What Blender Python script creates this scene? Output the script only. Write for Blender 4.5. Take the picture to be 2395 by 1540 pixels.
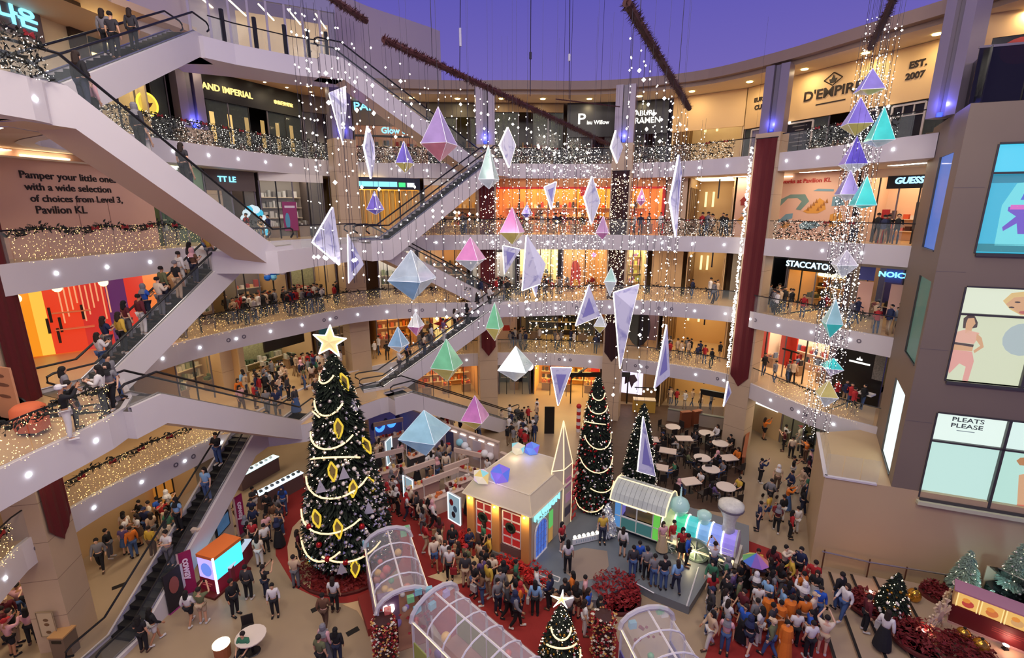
import bpy, bmesh, math, random
from mathutils import Vector, Matrix
R = random.Random(7)
SC = bpy.context.scene
COL = SC.collection
for o in list(bpy.data.objects):
    bpy.data.objects.remove(o)

def S(r, g, b):
    f = lambda c: (c/255/12.92) if c/255 <= .04045 else ((c/255+.055)/1.055)**2.4
    return (f(r), f(g), f(b))

# ------------------------------------------------------------------ camera, sky, lamps, exposure
FPX, PITCH, CX, CY, EYE = 1139., math.radians(13.8), 1197.5, 770., 16.7
cam = bpy.data.cameras.new('camera'); cam.sensor_width = 36; cam.lens = 36*FPX/2395
cam.clip_end = 400
cam_o = bpy.data.objects.new('camera', cam); COL.objects.link(cam_o)
cam_o.location = (0, 0, EYE); cam_o.rotation_euler = (math.pi/2-PITCH, 0, 0)
SC.camera = cam_o
SC.view_settings.view_transform = 'Standard'; SC.view_settings.look = 'None'
SC.view_settings.exposure = 0.0; SC.view_settings.gamma = 1.0
SC.view_settings.use_curve_mapping = False
SC.cycles.max_bounces = 5; SC.cycles.diffuse_bounces = 3; SC.cycles.glossy_bounces = 2
SC.cycles.transmission_bounces = 4; SC.cycles.transparent_max_bounces = 16
SC.cycles.sample_clamp_indirect = 4.0
SC.cycles.caustics_reflective = False; SC.cycles.caustics_refractive = False

w = bpy.data.worlds.new('dusk_sky'); SC.world = w; w.use_nodes = True
nt = w.node_tree; nt.nodes.clear()
out = nt.nodes.new('ShaderNodeOutputWorld'); bg = nt.nodes.new('ShaderNodeBackground')
tc = nt.nodes.new('ShaderNodeTexCoord'); sep = nt.nodes.new('ShaderNodeSeparateXYZ')
rmp = nt.nodes.new('ShaderNodeValToRGB')
nt.links.new(tc.outputs['Generated'], sep.inputs[0]); nt.links.new(sep.outputs['Z'], rmp.inputs[0])
rmp.color_ramp.elements[0].position = 0.12; rmp.color_ramp.elements[0].color = (*S(128, 112, 186), 1)
rmp.color_ramp.elements[1].position = 0.42; rmp.color_ramp.elements[1].color = (*S(84, 80, 178), 1)
e = rmp.color_ramp.elements.new(0.9); e.color = (*S(56, 56, 146), 1)
nt.links.new(rmp.outputs[0], bg.inputs[0]); bg.inputs[1].default_value = 1.0
nt.links.new(bg.outputs[0], out.inputs[0])

def area(name, loc, size, energy, col, target=None, shape='SQUARE', sy=None):
    l = bpy.data.lights.new(name, 'AREA'); l.energy = energy; l.color = col; l.size = size; l.shape = shape
    if sy: l.shape = 'RECTANGLE'; l.size_y = sy
    o = bpy.data.objects.new(name, l); COL.objects.link(o); o.location = loc
    d = Vector(target)-Vector(loc) if target else Vector((0, 0, -1))
    o.rotation_euler = d.to_track_quat('-Z', 'Y').to_euler()
    return o
def point(name, loc, energy, col, r=.1):
    l = bpy.data.lights.new(name, 'POINT'); l.energy = energy; l.color = col; l.shadow_soft_size = r
    o = bpy.data.objects.new(name, l); COL.objects.link(o); o.location = loc
    return o
WARM = (1.0, .80, .58); NEUT = (1.0, .88, .72)
# added fill lights, unseen above the view, that brighten the whole atrium
for x, y in ((-9, 4), (9, 4), (0, -2)):
    area('atrium_fill_light', (x, y, 27), 3.5, 1350, NEUT, (x*.6, 24, 4))
area('atrium_fill_light', (0, 14, 31), 5, 1150, NEUT, (0, 20, 0))
area('atrium_fill_light', (11, 16, 31), 4, 700, NEUT, (14, 22, 0))
area('atrium_fill_light', (-9, 16, 31), 4, 700, NEUT, (-10, 24, 0))

# ------------------------------------------------------------------ projection helpers (metres from picture positions)
def ray(px, py):
    x = (px-CX)/FPX; y = -(py-CY)/FPX
    return Vector((x, math.cos(PITCH)+y*math.sin(PITCH), -math.sin(PITCH)+y*math.cos(PITCH)))
def atz(px, py, z):
    r = ray(px, py); t = (z-EYE)/r.z
    return Vector((r.x*t, r.y*t, z))
def aty(px, py, Y):
    r = ray(px, py); t = Y/r.y
    return Vector((r.x*t, Y, EYE+r.z*t))
def proj(p):
    dz = p[2]-EYE; d = p[1]*math.cos(PITCH)-dz*math.sin(PITCH); u = p[1]*math.sin(PITCH)+dz*math.cos(PITCH)
    return (CX+FPX*p[0]/d, CY-FPX*u/d) if d > .1 else (-9999, 9999)

# ------------------------------------------------------------------ materials
MC = {}
def mat(name, col=(.8, .8, .8), rough=.6, metal=0., emit=0., ecol=None, alpha=1., noise=0., nscale=4., bump=0., sample=True, spec=.5, trans=0., brick=None):
    if name in MC: return MC[name]
    m = bpy.data.materials.new(name); m.use_nodes = True
    n = m.node_tree; b = n.nodes['Principled BSDF']
    b.inputs['Base Color'].default_value = (*col, 1); b.inputs['Roughness'].default_value = rough
    b.inputs['Metallic'].default_value = metal; b.inputs['Specular IOR Level'].default_value = spec
    if trans: b.inputs['Transmission Weight'].default_value = trans; b.inputs['IOR'].default_value = 1.1
    if emit:
        b.inputs['Emission Color'].default_value = (*(ecol or col), 1); b.inputs['Emission Strength'].default_value = emit
    b.inputs['Alpha'].default_value = alpha
    if noise or bump or brick:
        t = n.nodes.new('ShaderNodeTexCoord'); 
    if noise or bump:
        nz = n.nodes.new('ShaderNodeTexNoise'); nz.inputs['Scale'].default_value = nscale; nz.inputs['Detail'].default_value = 4
        n.links.new(t.outputs['Object'], nz.inputs['Vector'])
    if noise:
        mx = n.nodes.new('ShaderNodeMix'); mx.data_type = 'RGBA'
        mx.inputs['A'].default_value = (*[c*(1-noise) for c in col], 1); mx.inputs['B'].default_value = (*[min(1, c*(1+noise)) for c in col], 1)
        n.links.new(nz.outputs['Fac'], mx.inputs['Factor']); n.links.new(mx.outputs['Result'], b.inputs['Base Color'])
        last = mx.outputs['Result']
        if emit and ecol is None: n.links.new(last, b.inputs['Emission Color'])
    if bump:
        bp = n.nodes.new('ShaderNodeBump'); bp.inputs['Strength'].default_value = bump
        n.links.new(nz.outputs['Fac'], bp.inputs['Height']); n.links.new(bp.outputs[0], b.inputs['Normal'])
    if not sample: m.cycles.emission_sampling = 'NONE'
    MC[name] = m
    return m
def M(r, g, b, rough=.6, **k):
    key = 'm_%d_%d_%d_%s' % (r, g, b, '_'.join('%s%s' % (a, k[a]) for a in sorted(k)))+'_%s' % rough
    return mat(key, S(r, g, b), rough, **k)
def G(r, g, b, e=1., **k):          # gives light: lamps, lit signs, screens
    return mat('glow_%d_%d_%d_%s_%s' % (r, g, b, e, k.get('sample', True)), (.02, .02, .02), .5, emit=e, ecol=S(r, g, b), **k)

WHITE = mat('white_cladding', S(214, 208, 208), .45, noise=.03, nscale=.6)
STONE = mat('beige_stone', S(196, 172, 142), .4, noise=.08, nscale=1.3)
TAN = mat('tan_wall', S(205, 172, 125), .55, noise=.06, nscale=1.)
CEIL = mat('soffit_plaster', S(225, 208, 182), .7)
STEEL = mat('grey_steel', S(120, 114, 124), .4, metal=.3)
CHROME = mat('brushed_steel', S(190, 188, 185), .28, metal=.9)
BLACK = mat('black_rubber', S(18, 18, 20), .5)
DARK = mat('dark_panel', S(30, 28, 28), .4)
DWOOD = mat('dark_wood', S(88, 52, 34), .5, noise=.25, nscale=6)
RED = mat('red_velvet', S(92, 14, 20), .8, noise=.12, nscale=8)
CARPET = mat('red_carpet', S(150, 40, 34), .9, noise=.15, nscale=30, bump=.2)
def glassmat(name, col, a, rough=.08):
    m = mat(name, col, rough, alpha=a, spec=.6); return m
GLASS = glassmat('clear_glass', S(190, 205, 200), .10)
GLASSW = glassmat('milky_acrylic', S(235, 235, 240), .22)
BULB = mat('warm_bulb', (1, .9, .7), .3, emit=4.5, ecol=S(255, 232, 190), sample=False)
BULBG = mat('gold_bulb', (1, .8, .5), .3, emit=3, ecol=S(255, 210, 125), sample=False)
BULBW = mat('white_bulb', (1, 1, 1), .3, emit=5, ecol=S(255, 244, 228), sample=False)
STARL = mat('cool_lamp', (1, 1, 1), .3, emit=14, ecol=S(235, 243, 255), sample=False)
LED = mat('white_led_tube', (1, 1, 1), .3, emit=2.2, ecol=S(255, 246, 226), sample=False)
LEDW = mat('warm_led_tube', (.9, .8, .6), .3, emit=.85, ecol=S(255, 226, 165), sample=False)
LEAF = mat('fir_green', S(30, 42, 28), .7, noise=.4, nscale=20)
LEAFR = mat('red_foliage', S(110, 14, 18), .7, noise=.35, nscale=20)
FROST = mat('frosted_fir', S(150, 172, 150), .7, noise=.3, nscale=20)
SILVER = mat('silver_bauble', S(225, 215, 205), .18, metal=.75)
REDB = mat('red_bauble', S(170, 20, 24), .15, metal=.4)
GOLD = mat('gold_bauble', S(214, 160, 60), .2, metal=.8)

# ------------------------------------------------------------------ mesh helpers
class MB:
    def __init__(s): s.v = []; s.f = []; s.m = []
    def face(s, pts, m=0):
        i = len(s.v); s.v += [tuple(p) for p in pts]; s.f.append(tuple(range(i, i+len(pts)))); s.m.append(m)
    def box(s, c, d, mx=None, m=0):
        x, y, z = d[0]/2, d[1]/2, d[2]/2
        P = [Vector((a*x, b*y, e*z)) for a in (-1, 1) for b in (-1, 1) for e in (-1, 1)]
        if mx is not None: P = [mx @ p for p in P]
        c = Vector(c); i = len(s.v); s.v += [tuple(c+p) for p in P]
        for q in ((0, 1, 3, 2), (4, 6, 7, 5), (0, 4, 5, 1), (2, 3, 7, 6), (0, 2, 6, 4), (1, 5, 7, 3)):
            s.f.append(tuple(i+k for k in q)); s.m.append(m)
        return s
    def tube(s, pts, r, n=6, m=0, cap=True):
        pts = [Vector(p) for p in pts]; rr = r if isinstance(r, (list, tuple)) else [r]*len(pts)
        i0 = len(s.v); up = Vector((0, 0, 1))
        for k, p in enumerate(pts):
            t = (pts[min(k+1, len(pts)-1)]-pts[max(k-1, 0)]).normalized()
            a = t.cross(up)
            if a.length < .05: a = t.cross(Vector((1, 0, 0)))
            a.normalize(); b = t.cross(a)
            for j in range(n):
                an = 2*math.pi*j/n
                s.v.append(tuple(p+a*rr[k]*math.cos(an)+b*rr[k]*math.sin(an)))
        for k in range(len(pts)-1):
            for j in range(n):
                q = i0+k*n
                s.f.append((q+j, q+(j+1) % n, q+n+(j+1) % n, q+n+j)); s.m.append(m)
        if cap:
            s.f.append(tuple(i0+j for j in range(n))); s.m.append(m)
            s.f.append(tuple(i0+(len(pts)-1)*n+j for j in range(n))); s.m.append(m)
        return s
    def lathe(s, prof, n=16, c=(0, 0, 0), m=0, mx=None):
        i0 = len(s.v); c = Vector(c)
        for r, z in prof:
            for j in range(n):
                a = 2*math.pi*j/n; p = Vector((r*math.cos(a), r*math.sin(a), z))
                if mx is not None: p = mx @ p
                s.v.append(tuple(c+p))
        for k in range(len(prof)-1):
            for j in range(n):
                q = i0+k*n
                s.f.append((q+j, q+(j+1) % n, q+n+(j+1) % n, q+n+j)); s.m.append(m)
        if prof[0][0] > 1e-4: s.f.append(tuple(i0+j for j in reversed(range(n)))); s.m.append(m)
        if prof[-1][0] > 1e-4: s.f.append(tuple(i0+(len(prof)-1)*n+j for j in range(n))); s.m.append(m)
        return s
    def ball(s, c, r, n=8, m=0, sz=1.):
        k = max(4, n//2+1)
        return s.lathe([(max(1e-5, r*math.sin(math.pi*i/k)), -r*sz*math.cos(math.pi*i/k)) for i in range(k+1)], n, c, m)
    def octa(s, c, r, m=0):
        i = len(s.v); x, y, z = c
        s.v += [(x+r, y, z), (x, y+r, z), (x-r, y, z), (x, y-r, z), (x, y, z+r), (x, y, z-r)]
        for a, b in ((0, 1), (1, 2), (2, 3), (3, 0)):
            s.f.append((i+a, i+b, i+4)); s.f.append((i+b, i+a, i+5)); s.m += [m, m]
        return s
    def slab(s, poly, n, t, m=0):       # polygon given as 3D points, thickened by t along n
        n = Vector(n)*t; P = [Vector(p) for p in poly]; Q = [p+n for p in P]
        s.face(Q, m); s.face(P[::-1], m)
        for k in range(len(P)):
            j = (k+1) % len(P); s.face([P[k], P[j], Q[j], Q[k]], m)
        return s
    def mesh(s, name, mats):
        me = bpy.data.meshes.new(name); me.from_pydata(s.v, [], s.f)
        for m in (mats if isinstance(mats, (list, tuple)) else [mats]): me.materials.append(m)
        if any(s.m): me.polygons.foreach_set('material_index', s.m)
        me.update()
        return me
def link(name, me, parent=None, loc=None, smooth=False):
    o = bpy.data.objects.new(name, me); COL.objects.link(o)
    if parent: o.parent = parent
    if loc is not None: o.location = loc
    if smooth: me.polygons.foreach_set('use_smooth', [True]*len(me.polygons))
    return o
def obj(name, mb, mats, parent=None, loc=None, smooth=False):
    return link(name, mb.mesh(name, mats), parent, loc, smooth)
def tag(o, label, cat, group=None):
    o['label'] = label; o['category'] = cat
    if group: o['group'] = group
    return o
def thing(name, label, cat, loc=(0, 0, 0), rz=0., group=None):
    o = bpy.data.objects.new(name, None); COL.objects.link(o); o.location = loc; o.rotation_euler = (0, 0, rz)
    o.empty_display_size = .2
    return tag(o, label, cat, group)
def struct(o): o['kind'] = 'structure'; return o
def stuff(o): o['kind'] = 'stuff'; return o
def part(parent, name, mb, mats, smooth=False):     # mesh given in world metres, hung under its thing
    o = obj(name, mb, mats, None, None, smooth); o.parent = parent
    o.matrix_parent_inverse = basis(parent).inverted()
    return o
def basis(o):
    m = Matrix.Translation(o.location) @ o.rotation_euler.to_matrix().to_4x4()
    return (basis(o.parent) @ o.matrix_parent_inverse @ m) if o.parent else m
def dup(root, loc, rz=None, label=None, group=None):
    r = root.copy(); COL.objects.link(r); r.location = loc
    if rz is not None: r.rotation_euler = (0, 0, rz)
    if label: r['label'] = label
    if group: r['group'] = group
    for ch in root.children:
        c = ch.copy(); COL.objects.link(c); c.parent = r
        for g in ch.children:
            d = g.copy(); COL.objects.link(d); d.parent = c
    return r
class Fr:           # an upright frame: u along the wall (left to right seen from the atrium), v up, n out towards the viewer
    def __init__(s, P0, P1, z):
        s.O = Vector((P0[0], P0[1], z)); d = Vector((P1[0]-P0[0], P1[1]-P0[1], 0)); s.W = d.length; s.U = d.normalized()
        s.N = Vector((s.U.y, -s.U.x, 0)); s.V = Vector((0, 0, 1))
        s.mx = Matrix((s.U, s.N, s.V)).transposed()         # box axes u, n, v
    def p(s, u, v, n=0.): return s.O+s.U*u+s.V*v+s.N*n
    def box(s, mb, u0, u1, v0, v1, n0, n1, m=0):
        mb.box(s.p((u0+u1)/2, (v0+v1)/2, (n0+n1)/2), (abs(u1-u0), abs(n1-n0), abs(v1-v0)), s.mx, m); return mb
    def poly(s, mb, pts, n0, t, m=0):
        mb.slab([s.p(u, v, n0) for u, v in pts], s.N, t, m); return mb
    def uv(s, px, py, n=0.):        # where a line of sight meets this wall
        r = ray(px, py); c = Vector((0, 0, EYE)); t = (s.p(0, 0, n)-c).dot(s.N)/r.dot(s.N); q = c+r*t-s.O
        return q.dot(s.U), q.dot(s.V)
def text(body, parent, fr, u, v, n, size, m, width=None, name='lettering', ex=.02, rot=0., align='CENTER', shear=0., bold=0.):
    c = bpy.data.curves.new(name, 'FONT'); c.body = body; c.size = size; c.extrude = ex; c.align_x = align; c.align_y = 'CENTER'
    c.shear = shear; c.offset = bold; c.resolution_u = 3
    c.materials.append(m)
    o = bpy.data.objects.new(name, c); COL.objects.link(o)
    B = Matrix((fr.U, fr.V, fr.N)).transposed() @ Matrix.Rotation(rot, 3, 'Z')
    Mw = Matrix.Translation(fr.p(u, v, n)) @ B.to_4x4()
    if width: TEXTFIT.append((o.name, width))
    o.matrix_world = Mw
    if parent:
        o.parent = parent; o.matrix_parent_inverse = basis(parent).inverted()
    return o
TEXTFIT = []
# ================================================================== THE SETTING
class Ring:
    def __init__(s, pts, step=.9):
        P = [Vector((x, y)) for x, y in pts]; out = []
        for i in range(len(P)-1):
            a = P[max(i-1, 0)]; b = P[i]; c = P[i+1]; d = P[min(i+2, len(P)-1)]
            n = max(2, int((c-b).length/step))
            for k in range(n):
                t = k/n
                out.append(.5*((2*b)+(c-a)*t+(2*a-5*b+4*c-d)*t*t+(3*b-a-3*c+d)*t**3))
        out.append(P[-1]); s.P = out; s.N = []
        for i in range(len(out)):
            t = (out[min(i+1, len(out)-1)]-out[max(i-1, 0)]).normalized(); s.N.append(Vector((-t.y, t.x)))
        s.L = [0.]
        for i in range(1, len(out)): s.L.append(s.L[-1]+(out[i]-out[i-1]).length)
    def off(s, d): return [p+n*d for p, n in zip(s.P, s.N)]
    def at(s, l, d=0.):
        l = max(0, min(s.L[-1]-1e-4, l)); i = max(k for k in range(len(s.L)-1) if s.L[k] <= l)
        t = (l-s.L[i])/(s.L[i+1]-s.L[i])
        return s.P[i].lerp(s.P[i+1], t)+s.N[i].lerp(s.N[i+1], t).normalized()*d
    def px(s, x, z, d=0.):          # arc length whose point, d behind the edge at height z, is seen at picture column x
        best = (1e9, 0); n = 400
        for k in range(n+1):
            l = s.L[-1]*k/n; p = s.at(l, d); q = proj((p.x, p.y, z))[0]
            if abs(q-x) < best[0]: best = (abs(q-x), l)
        return best[1]
Z = [0., 5., 10., 14.8, 20., 25.1]
RL1 = Ring([(-15.8, 7), (-16.4, 11.8), (-17.5, 15.0), (-17.6, 17.4), (-17.1, 19.6), (-15.6, 23.8), (-14.8, 28), (-13., 32.6), (-9.5, 36.2), (-5, 38.3), (0, 39), (4, 38.7), (8, 37.7), (12, 36), (15.5, 33.6), (16.8, 30.2), (18.2, 26.8), (20.2, 24.4)])
RL2 = Ring([(-13.4, 7), (-13.4, 11.5), (-13.3, 15.6), (-15.4, 18.3), (-17.3, 20.6), (-17, 23.7), (-15.7, 26.6), (-13.8, 29.4), (-10.6, 33.4), (-6, 34.8), (0, 35.1), (5, 35.7), (9.7, 35.8), (15.2, 33.4), (16, 31.5), (18, 28), (20.3, 24.7)])
RL3 = Ring([(-17.3, 9), (-17.2, 16.7), (-16.2, 23.6), (-14.6, 28.), (-11.6, 32.4), (-6, 35.6), (0, 36.4), (6, 36.3), (10.5, 35.3), (15.2, 32.8), (18., 28.6), (20.3, 24.7)])
RL4 = Ring([(-12.85, 7), (-12.85, 13.0), (-12.85, 14.5), (-14.2, 16.6), (-17.8, 19.5), (-17.4, 25.5), (-16.6, 28.2), (-15.6, 31.6), (-13.6, 36), (-10, 38.4), (-5, 39), (0.2, 39.05), (6.7, 39.2), (12.6, 36.9), (16.1, 32.4), (18, 27.8), (19.4, 23.6)])
RL5 = Ring([(-10, 38.6), (-5, 39.2), (0.2, 39.2), (6.7, 39.2), (12.6, 36.8), (16.0, 32.6), (18.2, 28.0), (20, 24), (21.4, 19), (22.5, 12)])
RINGS = [None, RL1, RL2, RL3, RL4, RL5]
FH = .98            # height of a balcony's white fascia
WALK = 3.6          # walkway between railing and shop fronts
ORD = ['ground', 'first', 'second', 'third', 'fourth', 'roof']

FLOORM = mat('polished_stone_floor', S(166, 144, 116), .32, noise=.12, nscale=.55, spec=.4)
b = MB(); b.face([(-45, -6, 0), (45, -6, 0), (45, 62, 0), (-45, 62, 0)])
struct(obj('floor_ground', b, FLOORM))
FL2 = mat('warm_stone_floor', S(205, 170, 122), .35, noise=.08, nscale=.8, spec=.4)

def strip(mb, A, za, B, zb, m=0, flip=False):
    for i in range(len(A)-1):
        q = [(*A[i], za), (*A[i+1], za), (*B[i+1], zb), (*B[i], zb)]
        mb.face(q[::-1] if flip else q, m)
trim_of = {}
RAILM = mat('dark_handrail', S(40, 38, 40), .35, metal=.5)
gp_mesh = MB().box((0, 0, .55), (1, .016, 1.1)).mesh('glass_panel', GLASS)
dl_mb = MB().lathe([(.062, 0), (.062, .03), (.04, .05), (0.0001, .055)], 8)
dl_mesh = dl_mb.mesh('downlight', [STARL])
sp_mesh = MB().lathe([(.12, -.01), (.12, .02), (.07, .02), (.06, -.005), (0.0001, -.005)], 12).mesh('speaker_port', [STEEL])
def slab(k, depth=11., rail=True, dl_step=2.05, ranges=None):
    r = RINGS[k]; z = Z[k]; nm = ORD[k]
    E0 = r.P; EB = r.off(depth)
    b = MB(); strip(b, E0, z, EB, z)
    struct(obj('floor_'+nm, b, FL2))
    b = MB(); strip(b, E0, z-FH, EB, z-FH, flip=True)
    struct(obj('ceiling_'+nm, b, CEIL))
    b = MB(); EI = r.off(-.02)
    strip(b, EI, z+.1, EI, z-FH); strip(b, r.off(.14), z+.1, EI, z+.1); strip(b, r.off(.14), z, r.off(.14), z+.1)
    strip(b, EI, z-FH, r.off(.5), z-FH-.02)
    t = struct(obj('trim_%d' % k, b, WHITE)); trim_of[k] = t
    # recessed lamps along the fascia
    l = 1.0
    i = 0
    while l < r.L[-1]-.5:
        p = r.at(l, -.02); q = r.at(l+.1, -.02); d = (q-p).normalized(); n = Vector((d.y, -d.x, 0))
        o = link('downlight', dl_mesh, t, (p.x, p.y, z-.42)); o.rotation_euler = n.to_track_quat('Z', 'Y').to_euler()
        if k < 3 and i % 3 == 1:
            for s in (-.45, .45):
                p2 = r.at(l+s, -.02); o = link('speaker_port', sp_mesh, t, (p2.x, p2.y, z-.4)); o.rotation_euler = n.to_track_quat('Z', 'Y').to_euler()
        l += dl_step; i += 1
    if rail:        # glass balustrade pieces and the handrail on them
        l = .4
        while l < r.L[-1]-1.3:
            p = r.at(l, .06); q = r.at(l+1.24, .06); d = q-p
            mid = (p+q)/2
            if not any(a <= mid.x <= c and e <= mid.y <= g for a, c, e, g in GAPS.get(k, [])):
                o = link('glass_panel', gp_mesh, t, (mid.x, mid.y, z+.1)); o.rotation_euler = (0, 0, math.atan2(d.y, d.x)); o.scale = (d.length-.02, 1, 1)
            l += 1.26
        H = r.off(.06); run = []; n = 0
        for p in H+[None]:
            bad = p is None or any(a <= p.x <= c and e <= p.y <= g for a, c, e, g in GAPS.get(k, []))
            if bad:
                if len(run) > 2:
                    part(t, 'handrail', MB().tube([(q.x, q.y, z+1.2) for q in run], .03, 6), RAILM)
                run = []
            else: run.append(p)
# openings in the balustrades where the escalators land
GAPS = {1: [(-16, -9, 24.5, 36.5)], 2: [(-18.2, -12.5, 14.9, 20.6), (-3.6, .2, 33, 37)], 3: [(-14.5, -7, 22, 36)], 4: [(-16, -13, 12, 18.5), (-4, -1, 37, 40)]}
for k in (1, 2, 3, 4): slab(k)

# back walls of each storey, and the wall behind everything
for k in range(0, 5):
    r = RINGS[max(k, 1)]; z0 = Z[k]; z1 = Z[k+1]-(FH if k < 4 else 0)
    b = MB(); A = r.off(8.6); strip(b, A, z0, A, z1)
    struct(obj('wall_%s' % ORD[k], b, TAN))

# roof canopy over the fourth floor
ROOFM = mat('canopy_bronze', S(150, 128, 112), .5, noise=.05, nscale=.5)
r = RL5; b = MB()
z = Z[5]
strip(b, r.P, z+.85, r.P, z+.25); strip(b, r.P, z+.25, r.off(.5), z+.25, flip=True); strip(b, r.off(.5), z+.25, r.off(.5), z)
strip(b, r.off(.5), z, r.off(12), z, m=1, flip=True); strip(b, r.P, z+.85, r.off(12), z+.85)
roof = struct(obj('roof_canopy', b, [ROOFM, CEIL]))
rl = MB().lathe([(.20, 0), (.20, -.04), (.0001, -.04)], 14).mesh('downlight', mat('roof_lamp', (1, .9, .6), emit=9, ecol=S(255, 226, 140), sample=False))
l = 2.5
while l < r.L[-1]-4:
    p = r.at(l, 1.9); o = link('downlight', rl, roof, (p.x, p.y, z)); l += 3.35
    if p.y > 12: area('canopy_lamp', (p.x, p.y, z-.1), .35, 55, (1, .78, .45), shape='DISK')

# curved blank wall rising above the fourth floor beside the open sky
UP = Ring([(-17.6, 27.2), (-15.6, 31.6), (-13, 36), (-9.5, 38.9), (-6.5, 40.6), (-4.75, 41.6)])
b = MB(); W2 = mat('lilac_grey_wall', S(196, 182, 182), .6, noise=.04, nscale=.3)
PU = UP.off(2.0); n = len(PU)-1
for i in range(n):
    f = lambda t: 33.5-3.0*t
    b.face([(*PU[i], 25.0), (*PU[i+1], 25.0), (*PU[i+1], f((i+1)/n)), (*PU[i], f(i/n))])
e0 = PU[-1]; nn = UP.N[-1]
b.face([(*e0, 25.0), (*(e0+nn*6), 25.0), (*(e0+nn*6), 30.5), (*e0, 30.5)])
struct(obj('wall_upper', b, W2))

# ceiling of the fourth floor on this side, with small recessed lamps
b = MB(); strip(b, [q for q in RL4.off(.3) if q.y > 17 and q.x < -9.5], 24.95, [q for q in RL4.off(11) if q.y > -99][:0] or [RL4.off(11)[i] for i, q in enumerate(RL4.off(.3)) if q.y > 17 and q.x < -9.5], 24.95, flip=True)
cu = struct(obj('ceiling_upper', b, mat('tan_soffit', S(214, 184, 150), .6)))
sm_l = MB().lathe([(.09, 0), (.09, -.03), (.0001, -.03)], 10).mesh('downlight', mat('soffit_lamp', (1, .9, .7), emit=8, ecol=S(255, 238, 200), sample=False))
for i in range(22):
    q = RL4.at(RL4.px(430+i*24, 24.9, 1.), .7+1.5*(i % 2)); link('downlight', sm_l, cu, (q.x, q.y, 24.95))
    if i % 4 == 0: area('soffit_downlight_lamp', (q.x, q.y, 24.85), .3, 40, (1, .8, .5), shape='DISK')
# fifth level landing above the fourth floor: walkway deck joining two escalators, with glass doors behind it
deck = [(-17.6, 27.0), (-15.4, 27.0), (-14.5, 28.2), (-12.2, 30.3), (-9.5, 31.6), (-10.2, 33.2), (-13.2, 32.6), (-16.2, 30.6), (-18.2, 29.6)]
b = MB(); b.slab([(x, y, 24.1) for x, y in deck], (0, 0, 1), 1.0); struct(obj('floor_walkway', b, mat('lilac_cladding', S(208, 202, 208), .5)))
# landings between the stacked escalators
deck3 = [(-13.9, 22.6), (-10.8, 22.6), (-10.2, 25.6), (-9.0, 28.6), (-7.5, 30.2), (-8.8, 31.6), (-11.4, 32.8), (-14.6, 28.), (-16.2, 25.)]
b = MB(); b.slab([(x, y, 13.8) for x, y in deck3], (0, 0, 1), 1.02); t3 = struct(obj('floor_landing', b, WHITE))
deck1 = [(-15.8, 23.8), (-11.6, 25.2), (-10.3, 26.6), (-8.4, 29.), (-6.6, 30.4), (-8.2, 32.4), (-9.4, 34.0), (-11.6, 34.6), (-13.4, 32.6), (-15.2, 28)]
b = MB(); b.slab([(x, y, 3.95) for x, y in deck1], (0, 0, 1), 1.06); t1 = struct(obj('floor_landing', b, [WHITE]))
b = MB(); b.slab([(x, y, 5.015) for x, y in deck1], (0, 0, 1), .01); part(t1, 'floor_finish', b, FL2)
deck2 = [(-3.8, 34.6), (-2.8, 37.0), (-.8, 38.2), (.6, 36.4), (.4, 34.6)]
b = MB(); b.slab([(x, y, 9.1) for x, y in deck2], (0, 0, 1), .92); t2 = struct(obj('floor_landing', b, WHITE))
deck4 = [(-3.8, 38.8), (-3.4, 37.4), (-1.6, 36.6), (-.6, 37.6), (-.2, 39.2)]
b = MB(); b.slab([(x, y, 19.1) for x, y in deck4], (0, 0, 1), .92); t4 = struct(obj('floor_landing', b, WHITE))
def rail_along(tr, pts, z, h=1.1):
    for p, q in zip(pts, pts[1:]):
        p = Vector(p); q = Vector(q); d = q-p; n = max(1, round(d.length/1.3))
        for i in range(n):
            m = p+d*((i+.5)/n)
            o = link('glass_panel', gp_mesh, tr, (m.x, m.y, z)); o.rotation_euler = (0, 0, math.atan2(d.y, d.x)); o.scale = (d.length/n-.03, 1, h/1.1)
    part(tr, 'handrail', MB().tube([(x, y, z+h) for x, y in pts], .03, 6), RAILM)
rail_along(t3, [(-10.7, 25.), (-10.2, 25.7), (-9.0, 28.6)], 14.82)
rail_along(t1, [(-11.4, 27.4), (-10.4, 26.8), (-8.6, 29.1)], 5.02)
rail_along(t2, [(-.6, 38), (.5, 36.5), (.4, 34.8)], 10.02)
rail_along(t4, [(-3.6, 37.5), (-3.5, 38.6)], 20.02)
wk = bpy.data.objects['floor_walkway']
rail_along(wk, [(-15.2, 27.3), (-14.5, 28.3), (-12.3, 30.4), (-10.6, 31.2)], 25.1, 1.0)
PM = MB().box((0, 0, .75), (.16, .16, 1.5)).mesh('post', BLACK)
for x, y in ((-14.8, 27.9), (-13.7, 29.0), (-12.6, 30.1), (-11.6, 30.8), (-10.7, 31.2)): link('post', PM, wk, (x, y, 25.1))
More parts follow.
